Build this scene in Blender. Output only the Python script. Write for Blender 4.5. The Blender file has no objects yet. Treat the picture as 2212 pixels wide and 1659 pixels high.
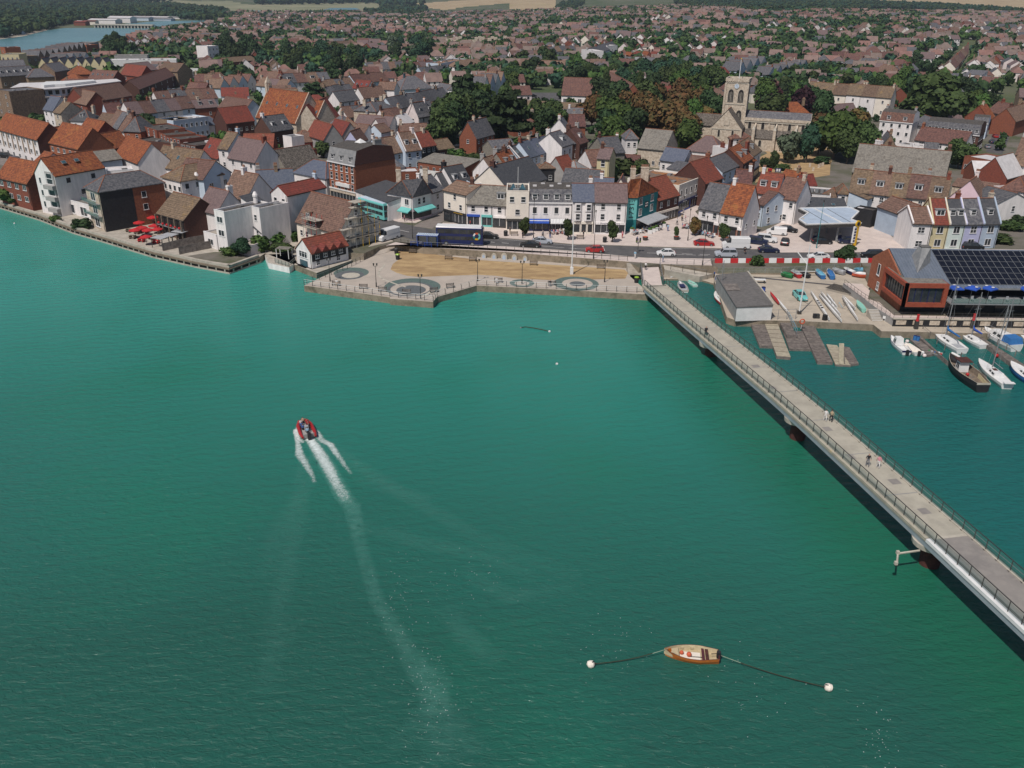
import bpy,bmesh,math,random
from mathutils import Vector,Matrix
random.seed(7)
RU,RC,AT2,PI_=random.uniform,random.choice,math.atan2,math.pi
S=bpy.context.scene
COL=S.collection
R_=math.radians
# ---------------------------------------------------------------- camera, sky, sun, exposure
F,PITCH,ROLL,CH=1850.,R_(24.7),R_(0.78),55.
cam=bpy.data.objects.new('camera',bpy.data.cameras.new('camera'))
COL.objects.link(cam)
cam.data.sensor_width=36;cam.data.lens=F/2212*36
cam.data.clip_start=0.5;cam.data.clip_end=20000
cam.matrix_world=Matrix.Translation((0,0,CH))@Matrix.Rotation(R_(90)-PITCH,4,'X')@Matrix.Rotation(ROLL,4,'Z')
S.camera=cam
SUN_EL,SUN_AZ=R_(55),R_(212)          # azimuth clockwise from +Y
world=bpy.data.worlds.new('World');S.world=world;world.use_nodes=True
wn=world.node_tree.nodes;wl=world.node_tree.links
bg=wn['Background'];sky=wn.new('ShaderNodeTexSky');sky.sky_type='NISHITA';sky.sun_disc=False
sky.sun_elevation=SUN_EL;sky.sun_rotation=SUN_AZ;sky.altitude=50;sky.air_density=1.0;sky.dust_density=1.2;sky.ozone_density=1.5
wl.new(sky.outputs[0],bg.inputs[0]);bg.inputs[1].default_value=0.068
sun=bpy.data.objects.new('sun',bpy.data.lights.new('sun','SUN'));COL.objects.link(sun)
sun.data.energy=4.1;sun.data.angle=R_(0.55);sun.data.color=(1.0,0.93,0.86)
sd=Vector((math.sin(SUN_AZ)*math.cos(SUN_EL),math.cos(SUN_AZ)*math.cos(SUN_EL),math.sin(SUN_EL)))
sun.rotation_euler=sd.to_track_quat('Z','Y').to_euler()
S.view_settings.view_transform='Standard';S.view_settings.look='None';S.view_settings.gamma=1
S.view_settings.use_curve_mapping=False;S.view_settings.exposure=-0.15
S.render.engine='CYCLES'
S.cycles.max_bounces=5;S.cycles.diffuse_bounces=2;S.cycles.glossy_bounces=2;S.cycles.transparent_max_bounces=8
S.cycles.volume_bounces=0
# ---------------------------------------------------------------- survey: sight lines from the camera to known heights
REG={'D':(0,0,.5533),'a':(0,450,3.16),'b':(600,450,3.16),'c':(1100,450,3.16),'d':(1700,450,3.16),'e':(2300,450,3.16),'f':(2800,450,3.16),'g':(3298,450,3.16),
'A':(0,0,2.212),'B':(1000,0,2.212),'C':(2000,0,2.212),'E':(3000,0,2.2164),'h':(1100,800,3.687),'i':(1650,800,3.687),'j':(2200,700,3.687),'k':(2600,800,3.687),
'l':(2600,1000,2.772),'m':(3300,900,3.169),'n':(3400,1200,3.699),'o':(600,750,3.687),'p':(3400,1900,2.765),'q':(2500,1000,2.37),'r':(2250,2400,2.107),'s':(1000,1600,4.148),'t':(0,300,4.148),
'u':(2450,1000,5.53),'v':(2800,150,3.318),'w':(1150,1050,3.687),'x':(3000,750,4.424)}
cp,sp,cr,sr=math.cos(PITCH),math.sin(PITCH),math.cos(ROLL),math.sin(ROLL)
G=2.7       # level of the town above the water
Q=1.25      # level of quays, promenade and boat yard
def W(r,X,Y,z=G):
 x0,y0,s=REG[r];u=(x0+X/s)*.5533;v=(y0+Y/s)*.5533
 a=u-1106;b=829.5-v
 a2=a*cr-b*sr;b2=a*sr+b*cr
 dz=-F*sp+b2*cp;t=(z-CH)/dz
 return Vector((a2*t,(F*cp+b2*sp)*t,z))
def PJ(x,y,z):
 z-=CH;dep=y*cp-z*sp;b2=(y*sp+z*cp)/dep*F;a2=x/dep*F
 return 1106+a2*cr+b2*sr,829.5-(-a2*sr+b2*cr)
def inpoly(x,y,P):
 r=False;j=len(P)-1
 for i in range(len(P)):
  if(P[i][1]>y)!=(P[j][1]>y)and x<(P[j][0]-P[i][0])*(y-P[i][1])/(P[j][1]-P[i][1])+P[i][0]:r=not r
  j=i
 return r
# ---------------------------------------------------------------- materials
MATS={}
def newmat(name):
 m=bpy.data.materials.new(name);m.use_nodes=True
 return m,m.node_tree.nodes,m.node_tree.links,m.node_tree.nodes['Principled BSDF']
def mat(name,c1,c2=None,scale=1.2,rough=.8,c3=None,s3=.25,f3=.5,bump=0,metal=0,spec=.3,rnd=0,stretch=None,det=4,course=0):
 """two-tone procedural surface: c1/c2 mixed by noise in world space, c3 in larger patches (lichen, dirt), small per-object tint"""
 if name in MATS:return MATS[name]
 m,N,L,B=newmat(name)
 if c2 is None:c2=tuple(x*.82 for x in c1)
 geo=N.new('ShaderNodeNewGeometry')
 pos=geo.outputs['Position']
 if stretch:
  mp=N.new('ShaderNodeVectorMath');mp.operation='MULTIPLY';mp.inputs[1].default_value=stretch;L.new(pos,mp.inputs[0]);pos=mp.outputs[0]
 n=N.new('ShaderNodeTexNoise');n.inputs['Scale'].default_value=scale;n.inputs['Detail'].default_value=det;n.inputs['Roughness'].default_value=.7
 L.new(pos,n.inputs['Vector'])
 r=N.new('ShaderNodeValToRGB');r.color_ramp.elements[0].position=.39;r.color_ramp.elements[1].position=.61
 r.color_ramp.elements[0].color=(*c1,1);r.color_ramp.elements[1].color=(*c2,1);L.new(n.outputs['Fac'],r.inputs[0])
 out=r.outputs[0]
 if c3:
  n3=N.new('ShaderNodeTexNoise');n3.inputs['Scale'].default_value=s3;n3.inputs['Detail'].default_value=5;n3.inputs['Roughness'].default_value=.75
  L.new(geo.outputs['Position'],n3.inputs['Vector'])
  r3=N.new('ShaderNodeValToRGB');r3.color_ramp.elements[0].position=1-f3-.08;r3.color_ramp.elements[1].position=1-f3+.12
  L.new(n3.outputs['Fac'],r3.inputs[0])
  mx=N.new('ShaderNodeMixRGB');L.new(r3.outputs[0],mx.inputs[0]);L.new(out,mx.inputs[1]);mx.inputs[2].default_value=(*c3,1);out=mx.outputs[0]
 if course:      # tile courses: a shallow dark line at every lap
  wv=N.new('ShaderNodeTexWave');wv.bands_direction='Z';wv.wave_profile='SAW';wv.inputs['Scale'].default_value=course;wv.inputs['Distortion'].default_value=.6;L.new(geo.outputs['Position'],wv.inputs['Vector'])
  rc_=N.new('ShaderNodeMapRange');rc_.inputs[3].default_value=.72;rc_.inputs[4].default_value=1.2;L.new(wv.outputs['Fac'],rc_.inputs[0])
  mc=N.new('ShaderNodeVectorMath');mc.operation='SCALE';L.new(out,mc.inputs[0]);L.new(rc_.outputs[0],mc.inputs['Scale']);out=mc.outputs[0]
 if rnd:
  oi=N.new('ShaderNodeObjectInfo');hs=N.new('ShaderNodeHueSaturation')
  mr=N.new('ShaderNodeMapRange');mr.inputs[3].default_value=1-rnd;mr.inputs[4].default_value=1+rnd;L.new(oi.outputs['Random'],mr.inputs[0])
  L.new(mr.outputs[0],hs.inputs['Value'])
  mh=N.new('ShaderNodeMapRange');mh.inputs[3].default_value=.5-rnd*.07;mh.inputs[4].default_value=.5+rnd*.07;L.new(oi.outputs['Random'],mh.inputs[0]);L.new(mh.outputs[0],hs.inputs['Hue'])
  L.new(out,hs.inputs['Color']);out=hs.outputs[0]
 L.new(out,B.inputs['Base Color'])
 B.inputs['Roughness'].default_value=rough;B.inputs['Metallic'].default_value=metal;B.inputs['Specular IOR Level'].default_value=spec
 if bump:
  b=N.new('ShaderNodeBump');b.inputs['Strength'].default_value=1;b.inputs['Distance'].default_value=bump
  L.new(n.outputs['Fac'],b.inputs['Height']);L.new(b.outputs[0],B.inputs['Normal'])
 MATS[name]=m;return m
M={}
M['white']=mat('white_render',(.82,.775,.76),(.69,.66,.65),1.1,.7,stretch=(1,1,.22),c3=(.55,.53,.51),s3=.35,f3=.28,rnd=.05)
M['cream']=mat('cream_render',(.80,.73,.64),(.72,.66,.58),.6,.7,c3=(.55,.5,.44),s3=.35,f3=.25)
M['yellow']=mat('yellow_render',(.62,.54,.33),(.56,.49,.31),.6)
M['pink']=mat('pink_render',(.75,.56,.62),(.70,.52,.58),.6)
M['pinkwhite']=mat('rosy_render',(.76,.66,.64),(.66,.58,.56),.6)
M['lilac']=mat('lilac_render',(.50,.50,.70),(.45,.46,.64),.6)
M['bluegrey']=mat('blue_grey_and_shade_render',(.42,.50,.60),(.36,.43,.52),.5,c3=(.3,.34,.4),s3=.3,f3=.35)  # blue grey walls; on the petrol yard wall it is painted shade
M['mint']=mat('mint_render',(.62,.70,.66),(.55,.63,.6),.6)
M['pb']=mat('pale_blue_and_shade_render',(.55,.63,.72),(.48,.56,.65),.5,c3=(.42,.47,.52),s3=.3,f3=.3,rnd=.06)  # pale blue walls; on the tall gable by the white block, painted shade
M['teal']=mat('teal_paint',(.02,.20,.21),(.02,.17,.18),1)
M['aqua']=mat('aqua_paint',(.16,.50,.47),(.14,.45,.43),1)
M['navy']=mat('navy_paint',(.015,.02,.08),(.02,.025,.09),1,.4)
M['blue']=mat('blue_paint',(.03,.09,.42),(.03,.08,.36),1,.5)
M['brick']=mat('red_brick',(.26,.085,.05),(.18,.06,.04),2.5,.9,c3=(.14,.06,.045),s3=.6,f3=.35,rnd=.1)
M['bo']=mat('orange_brick',(.36,.13,.07),(.25,.09,.05),2.5,.9,c3=(.2,.07,.04),s3=.5,f3=.3)
M['bd']=mat('dark_brick',(.11,.05,.038),(.075,.038,.03),2.5,.9,rnd=.1)
M['buff']=mat('buff_brick',(.30,.215,.14),(.17,.12,.09),1.8,.9,rnd=.1)
M['flint']=mat('flint_wall',(.30,.27,.23),(.15,.14,.12),3.5,.9)
M['stone']=mat('pale_stone',(.62,.54,.44),(.38,.31,.24),1.6,.9,c3=(.22,.18,.14),s3=1.3,f3=.30,det=8)
M['grey']=mat('grey_render',(.36,.35,.34),(.29,.28,.27),.8)
M['black']=mat('black_boards',(.02,.021,.024),(.03,.03,.033),2,.6)
M['redwall']=mat('red_paint_wall',(.36,.05,.045),(.28,.04,.04),1)
M['timber']=mat('weathered_timber',(.22,.17,.125),(.13,.105,.08),2,.85,stretch=(1,1,6))
M['greywood']=mat('grey_boards',(.24,.21,.19),(.13,.115,.105),1.3,.9,c3=(.09,.08,.07),s3=.8,f3=.35,bump=.01)
# roofs
M['slate']=mat('grey_slate',(.065,.068,.08),(.15,.145,.15),1.8,.75,c3=(.20,.18,.15),s3=.25,f3=.25,rnd=.22,course=1.2)
M['blueslate']=mat('blue_slate',(.075,.09,.13),(.115,.13,.165),2,.7,c3=(.15,.15,.15),s3=.3,f3=.25,rnd=.1)
M['ds']=mat('dark_slate',(.05,.054,.062),(.085,.085,.09),2,.7,c3=(.12,.11,.10),s3=.4,f3=.3)
M['greyroof']=mat('grey_cement_roof',(.24,.22,.19),(.15,.14,.125),2,.9,c3=(.11,.095,.08),s3=.5,f3=.4)
M['orange']=mat('orange_tiles',(.33,.105,.04),(.13,.042,.025),1.7,.85,c3=(.36,.16,.05),s3=.3,f3=.36,bump=.05,det=9,course=.9)
M['red']=mat('red_tiles',(.25,.06,.042),(.13,.04,.03),1.8,.85,c3=(.12,.05,.04),s3=.3,f3=.38,rnd=.12,det=8,course=.9)
M['brown']=mat('brown_tiles',(.23,.14,.105),(.11,.07,.055),1.8,.85,c3=(.24,.17,.11),s3=.28,f3=.35,rnd=.22,bump=.04,det=8,course=.9)
M['rb']=mat('red_brown_tiles',(.20,.10,.08),(.09,.05,.045),1.8,.85,c3=(.26,.15,.10),s3=.28,f3=.3,rnd=.15,course=.9)
M['lichen']=mat('lichened_tiles',(.21,.145,.10),(.10,.07,.05),1.8,.9,c3=(.27,.165,.07),s3=.3,f3=.36,rnd=.14,det=9,bump=.04,course=.9)
M['purple']=mat('mauve_slates',(.19,.13,.125),(.12,.085,.085),2,.8,c3=(.2,.16,.15),s3=.3,f3=.3)
M['mottle']=mat('mossy_stone_slates',(.07,.058,.05),(.21,.185,.16),2.6,.95,c3=(.045,.04,.035),s3=1.2,f3=.45,bump=.06)
M['lead']=mat('lead_sheet',(.27,.27,.27),(.20,.205,.21),1,.55)
M['whiteroof']=mat('pale_flat_roof',(.62,.60,.60),(.52,.50,.50),.8,.8)
M['felt']=mat('grey_felt_roof',(.16,.15,.145),(.115,.11,.105),1.5,.9,c3=(.22,.17,.12),s3=.3,f3=.3)
M['darkflat']=mat('dark_felt_roof',(.06,.055,.052),(.10,.09,.08),1.5,.9,c3=(.26,.12,.05),s3=.22,f3=.28)
M['lichenflat']=mat('lichened_flat_roof',(.17,.15,.13),(.13,.10,.08),1.5,.9,c3=(.38,.15,.045),s3=.3,f3=.48)
M['ridge']=mat('ridge_tiles',(.30,.12,.07),(.22,.09,.05),3)
M['pot']=mat('clay_pot',(.33,.18,.12),(.25,.14,.10),3)
M['frame']=mat('white_frame',(.78,.77,.77),(.72,.71,.71),1,.5)
M['glass']=mat('window_glass',(.018,.024,.03),(.05,.055,.06),.5,.15,spec=.5)
M['glassblue']=mat('blue_glass',(.05,.12,.15),(.03,.06,.08),.5,.1,spec=.7)
M['dark']=mat('dark_interior',(.02,.018,.018),(.03,.026,.024),1)
M['metal']=mat('dark_metal',(.045,.045,.045),(.06,.055,.05),2,.5)
M['steel']=mat('grey_steel',(.30,.31,.32),(.24,.25,.26),2,.45,metal=.2)
M['ow']=mat('white_plastic',(.74,.74,.73),(.66,.66,.65),1,.45)
M['rp']=mat('red_plastic',(.50,.03,.035),(.42,.03,.03),1,.45)
M['op']=mat('orange_plastic',(.60,.12,.05),(.5,.1,.05),1,.5)
M['yellowp']=mat('yellow_plastic',(.70,.42,.02),(.62,.37,.02),1,.5)
M['greenp']=mat('green_cover',(.02,.20,.06),(.02,.15,.05),2,.6)
M['bluep']=mat('blue_canvas',(.04,.17,.42),(.035,.13,.33),2,.6)
M['lbluep']=mat('light_blue_canvas',(.15,.40,.55),(.12,.33,.46),2,.6)
M['mintp']=mat('mint_green_paint',(.28,.60,.50),(.24,.52,.44),2,.5)
M['gc']=mat('grey_canvas',(.40,.41,.43),(.33,.34,.35),2,.7)
M['rubber']=mat('black_rubber',(.02,.02,.02),(.03,.03,.03),2,.7)
M['conc']=mat('concrete',(.45,.41,.35),(.35,.315,.265),.7,.9,c3=(.27,.24,.20),s3=.35,f3=.35)
M['wallc']=mat('stained_concrete',(.30,.25,.19),(.21,.175,.13),.9,.95,c3=(.11,.10,.07),s3=.4,f3=.42,det=7)
M['cap']=mat('pale_coping',(.50,.46,.39),(.40,.37,.31),1,.9,c3=(.52,.36,.14),s3=.8,f3=.25)
M['pave']=mat('pink_paving',(.62,.53,.48),(.54,.46,.42),.5,.85,c3=(.44,.38,.35),s3=.12,f3=.35)
M['asphalt']=mat('asphalt',(.085,.083,.085),(.115,.11,.11),.5,.9,c3=(.14,.13,.125),s3=.12,f3=.3)
M['paleasphalt']=mat('pale_asphalt',(.23,.20,.18),(.19,.165,.15),.5,.9)
M['yard']=mat('sandy_concrete',(.47,.41,.33),(.39,.34,.275),.35,.9,c3=(.28,.245,.20),s3=.12,f3=.36)
M['dry']=mat('dry_grass',(.46,.325,.17),(.30,.20,.105),.35,1,c3=(.27,.185,.09),s3=.3,f3=.35,stretch=(.5,1.6,1),det=8)
M['prom']=mat('promenade_concrete',(.46,.40,.34),(.40,.35,.30),.3,.9,c3=(.33,.29,.25),s3=.2,f3=.35,det=7)
M['tealmos']=mat('teal_mosaic',(.12,.165,.15),(.09,.13,.12),2,.85)
M['darkmos']=mat('dark_mosaic',(.13,.14,.145),(.10,.11,.115),2,.85)
M['linep']=mat('road_paint',(.62,.60,.58),(.5,.48,.46),1,.8)
M['skin']=mat('skin',(.50,.30,.22),(.45,.27,.2),1)
M['hair']=mat('hair',(.05,.03,.02),(.08,.05,.03),1)
for k,c in dict(c_white=(.7,.68,.66),c_black=(.025,.025,.03),c_blue=(.06,.12,.32),c_red=(.42,.05,.05),c_grey=(.22,.22,.24),c_pink=(.6,.26,.3),c_sky=(.3,.5,.65),c_tan=(.42,.33,.22)).items():
 M[k]=mat('cloth_'+k[2:],c,None,4)
for k,c in dict(v_red=(.36,.02,.02),v_white=(.72,.72,.72),v_black=(.015,.016,.018),v_grey=(.22,.24,.27),v_silver=(.42,.45,.5),v_navy=(.012,.018,.05),v_aqua=(.16,.50,.48),v_teal=(.03,.32,.32),v_green=(.25,.4,.03)).items():
 M[k]=mat('paint_'+k[2:],c,c,1,.3,spec=.6)
# ---------------------------------------------------------------- helpers
class MB:
 """collects shapes with material slots and links them as one mesh object"""
 def __init__(s):s.v=[];s.f=[];s.m=[];s.mats=[]
 def slot(s,m):
  if isinstance(m,str):m=M[m]
  if m not in s.mats:s.mats.append(m)
  return s.mats.index(m)
 def face(s,pts,m):
  k=len(s.v);s.v+=[tuple(p)for p in pts];s.f.append(tuple(range(k,k+len(pts))));s.m.append(s.slot(m))
 def add(s,vs,fs,m):
  k=len(s.v);s.v+=[tuple(p)for p in vs];mi=s.slot(m)
  for f in fs:s.f.append(tuple(i+k for i in f));s.m.append(mi)
 def box(s,x0,y0,z0,x1,y1,z1,m):
  s.add([(x0,y0,z0),(x1,y0,z0),(x1,y1,z0),(x0,y1,z0),(x0,y0,z1),(x1,y0,z1),(x1,y1,z1),(x0,y1,z1)],
   [(0,3,2,1),(4,5,6,7),(0,1,5,4),(1,2,6,5),(2,3,7,6),(3,0,4,7)],m)
 def obox(s,c,ax,hx,hy,z0,z1,m):
  """box centred c (x,y), local x axis direction ax"""
  ax=Vector((ax[0],ax[1])).normalized();ay=Vector((-ax.y,ax.x));c=Vector((c[0],c[1]))
  b=[c-ax*hx-ay*hy,c+ax*hx-ay*hy,c+ax*hx+ay*hy,c-ax*hx+ay*hy]
  s.add([(p.x,p.y,z0)for p in b]+[(p.x,p.y,z1)for p in b],[(0,3,2,1),(4,5,6,7),(0,1,5,4),(1,2,6,5),(2,3,7,6),(3,0,4,7)],m)
 def prism(s,poly,z0,z1,m,mt=None,bottom=False):
  n=len(poly)
  if area(poly)<0:poly=poly[::-1]
  zt=[z1]*n if not hasattr(z1,'__len__')else z1
  vs=[(p[0],p[1],z0)for p in poly]+[(p[0],p[1],zt[i])for i,p in enumerate(poly)]
  s.add(vs,[(i,(i+1)%n,n+(i+1)%n,n+i)for i in range(n)],m)
  s.add(vs[n:],[tuple(range(n))],mt or m)
  if bottom:s.add(vs[:n],[tuple(reversed(range(n)))],m)
 def tube(s,pts,r,m,n=6,r2=None,cap=True):
  pts=[Vector(p)for p in pts];rings=[];k0=len(s.v);mi=s.slot(m)
  for i,p in enumerate(pts):
   d=(pts[min(i+1,len(pts)-1)]-pts[max(i-1,0)]).normalized()
   a=d.orthogonal().normalized()if abs(d.z)<.999 else Vector((1,0,0));b=d.cross(a).normalized();a=b.cross(d)
   rr=r if r2 is None else r+(r2-r)*i/(len(pts)-1)
   if hasattr(r,'__len__'):rr=r[i]
   for j in range(n):
    t=2*PI_*j/n;q=p+a*math.cos(t)*rr+b*math.sin(t)*rr;s.v.append(tuple(q))
  for i in range(len(pts)-1):
   for j in range(n):
    s.f.append((k0+i*n+j,k0+i*n+(j+1)%n,k0+(i+1)*n+(j+1)%n,k0+(i+1)*n+j));s.m.append(mi)
  if cap:
   s.f.append(tuple(k0+j for j in reversed(range(n))));s.m.append(mi)
   s.f.append(tuple(k0+(len(pts)-1)*n+j for j in range(n)));s.m.append(mi)
 def ball(s,c,r,m,n=8,k=5,sz=(1,1,1)):
  vs=[];fs=[]
  for i in range(k+1):
   t=PI_*i/k
   for j in range(n):
    a=2*PI_*j/n;vs.append((c[0]+r*sz[0]*math.sin(t)*math.cos(a),c[1]+r*sz[1]*math.sin(t)*math.sin(a),c[2]+r*sz[2]*math.cos(t)))
  for i in range(k):
   for j in range(n):fs.append((i*n+j,(i+1)*n+j,(i+1)*n+(j+1)%n,i*n+(j+1)%n))
  s.add(vs,fs,m)
 def mesh(s,name,smooth=False):
  me=bpy.data.meshes.new(name);me.from_pydata(s.v,[],s.f)
  for m in s.mats:me.materials.append(m)
  me.polygons.foreach_set('material_index',s.m)
  if smooth:me.polygons.foreach_set('use_smooth',[True]*len(s.f))
  me.update();return me
 def obj(s,name,parent=None,loc=(0,0,0),rz=0,smooth=False):
  return link(name,s.mesh(name,smooth),parent,loc,rz)
def area(P):return .5*sum(P[i][0]*P[(i+1)%len(P)][1]-P[(i+1)%len(P)][0]*P[i][1]for i in range(len(P)))
def link(name,data,parent=None,loc=(0,0,0),rz=0,scale=None):
 o=bpy.data.objects.new(name,data);COL.objects.link(o);o.location=loc
 if rz:o.rotation_euler=(0,0,rz)
 if scale:o.scale=scale
 if parent:o.parent=parent
 return o
def tag(o,label,cat,group=None):
 o['label']=' '.join(label.split()[:16]);o['category']=cat
 if group:o['group']=group
 return o
def thing(name,label,cat,loc,rz=0,group=None):
 return tag(link(name,None,None,loc,rz),label,cat,group)
def struct(o):o['kind']='structure';return o
def dup(o,parent=None):
 c=o.copy();COL.objects.link(c)
 if parent:c.parent=parent
 for ch in o.children:dup(ch,c)
 return c
def ordi(i):return['first','second','third','fourth','fifth','sixth','seventh','eighth','ninth','tenth','eleventh','twelfth','thirteenth','fourteenth','fifteenth','sixteenth','seventeenth','eighteenth','nineteenth','twentieth'][i]if i<20 else '%dth'%(i+1)
TXT={}
def text(s,w,m,parent,loc,rx=R_(90),rz=0,depth=.03,name='lettering',h=None):
 key=(s,m)
 if key not in TXT:
  cu=bpy.data.curves.new('t','FONT');cu.body=s;cu.extrude=.5;cu.align_x='CENTER';cu.align_y='CENTER';cu.resolution_u=2
  ob=bpy.data.objects.new('t',cu);COL.objects.link(ob);dg=bpy.context.evaluated_depsgraph_get()
  me=bpy.data.meshes.new_from_object(ob.evaluated_get(dg));me.materials.clear();me.materials.append(M[m]);bpy.data.objects.remove(ob);TXT[key]=me
 me=TXT[key];xs=[v.co.x for v in me.vertices];ys=[v.co.y for v in me.vertices]
 k=w/(max(xs)-min(xs));ky=k if h is None else h/(max(ys)-min(ys))
 o=link(name,me,parent,loc);o.rotation_euler=(rx,0,rz);o.scale=(k,ky,depth);return o
# occupancy of the ground, 2 m cells
OCC=set()
def occ_rect(c,ax,hx,hy,pad=1.0):
 ay=Vector((-ax.y,ax.x));hx+=pad;hy+=pad;n=int(hx)+1;k=int(hy)+1
 for i in range(-n,n+1):
  for j in range(-k,k+1):
   p=c+ax*(hx*i/n)+ay*(hy*j/k);OCC.add((int(p.x//2),int(p.y//2)))
def occ_free(x,y,r):
 for i in range(int((x-r)//2),int((x+r)//2)+1):
  for j in range(int((y-r)//2),int((y+r)//2)+1):
   if(i,j)in OCC:return False
 return True
# ---------------------------------------------------------------- windows (shared unit meshes)
def win_mesh(kind,deep=True):
 b=MB();t=.05
 b.box(-.5,-.07,0,-.5+t,0,1,'frame');b.box(.5-t,-.07,0,.5,0,1,'frame')
 b.box(-.5+t,-.07,1-t*.7,.5-t,0,1,'frame');b.box(-.56,-.13,-.05,.56,0,.05,'frame')
 if kind in('sash','grid'):b.box(-.5+t,-.06,.47,.5-t,0,.53,'frame')
 if kind in('case','grid'):b.box(-.03,-.055,.05,.03,0,.95,'frame')
 if kind=='wide':
  for x in(-.18,.18):b.box(x-.02,-.055,.05,x+.02,0,.95,'frame')
  b.box(-.5+t,-.05,.66,.5-t,0,.7,'frame')
 if not deep:b.face([(-.45,-.03,.05),(.45,-.03,.05),(.45,-.03,.95),(-.45,-.03,.95)],'glass')
 return b.mesh('window')
_p=MB();_p.box(-.46,-.03,.04,.46,-.002,.96,'glass');PANE=_p.mesh('pane')
WIN={(k,d):win_mesh(k,d)for k in('sash','case','grid','plain','wide')for d in(True,False)}
def window(parent,x,y,z,w,h,rz=0,kind='sash',near=True):
 o=link('window',WIN[(kind,near)],parent,(x,y,z),rz,(w,1,h))
 if near:link('pane',PANE,o)
 return o
POT=MB();POT.tube([(0,0,0),(0,0,.55)],.16,'pot',6);POT=POT.mesh('chimney_pot')
# ---------------------------------------------------------------- the house builder
HOUSES=[]
def roof_g(b,w,d,he,rh,rc,ov=.3,th=.14):
 for s in(-1,1):
  # slope slab from eave y=s*(d/2+ov) to ridge y=0
  k=rh/(d/2);y0=s*(d/2+ov);z0=he-ov*k
  top=[(-w/2-ov*.6,y0,z0+th),(w/2+ov*.6,y0,z0+th),(w/2+ov*.6,0,he+rh+th),(-w/2-ov*.6,0,he+rh+th)]
  bot=[(x,y,z-th)for x,y,z in top]
  vs=top+bot
  f=[(0,1,2,3),(7,6,5,4),(0,4,5,1),(1,5,6,2),(3,7,4,0)]
  if s>0:f=[tuple(reversed(q))for q in f]
  b.add(vs,f,rc)
 for s in(-1,1):y0=s*(d/2+ov);z0=he-ov*rh/(d/2);b.box(-w/2,y0-.07,z0-.14,w/2,y0+.07,z0-.01,'metal')
 b.box(-w/2-ov*.6,-.12,he+rh+th-.03,w/2+ov*.6,.12,he+rh+th+.09,'ridge')
def wall_g(b,w,d,z0,he,rh,wc):
 b.add([(-w/2,-d/2,z0),(w/2,-d/2,z0),(w/2,d/2,z0),(-w/2,d/2,z0),(-w/2,-d/2,he),(w/2,-d/2,he),(w/2,d/2,he),(-w/2,d/2,he),(-w/2,0,he+rh),(w/2,0,he+rh)],
  [(0,1,5,4),(1,2,6,9,5),(2,3,7,6),(3,0,4,8,7),(4,5,9,8),(6,7,8,9)],wc)
def chimney(parent,x,y,z0,z1,wc='brick',near=True,w=.9,d=.7,pots=3):
 if wc=='brick':wc=RC(('brick','bd','stone','grey','buff'))
 b=MB();b.box(x-w/2,y-d/2,z0,x+w/2,y+d/2,z1,wc);b.box(x-w/2-.08,y-d/2-.08,z1-.3,x+w/2+.08,y+d/2+.08,z1-.12,wc)
 if not near:
  for i in range(pots):xx=x-w/2+w*(i+.5)/pots;b.box(xx-.13,y-.13,z1,xx+.13,y+.13,z1+.5,'pot')
 o=b.obj('chimney',parent)
 if near:
  for i in range(pots):link('chimney_pot',POT,o,(x-w/2+w*(i+.5)/pots,y,z1-.01))
def rot_part(o,parent):o.parent=parent;return o
def facade_rows(parent,rows,w,he,side,z0,near,kind,ww,wh,zoff=0,base=None):
 """rows of windows on one side; side = (ox, oy, rz, length)"""
 ox,oy,rz,L=side;n=len(rows)
 ca,sa=math.cos(rz),math.sin(rz);H=he-z0
 for r,k in enumerate(rows):
  if not k:continue
  fz=z0+H*(1-(r+.5)/n)-wh/2+zoff
  for i in range(k):
   xx=-L/2+L*(i+.5)/k
   window(parent,ox+ca*xx,oy+sa*xx,fz,min(ww,L/k*.75),wh,rz,kind,near)
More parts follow.
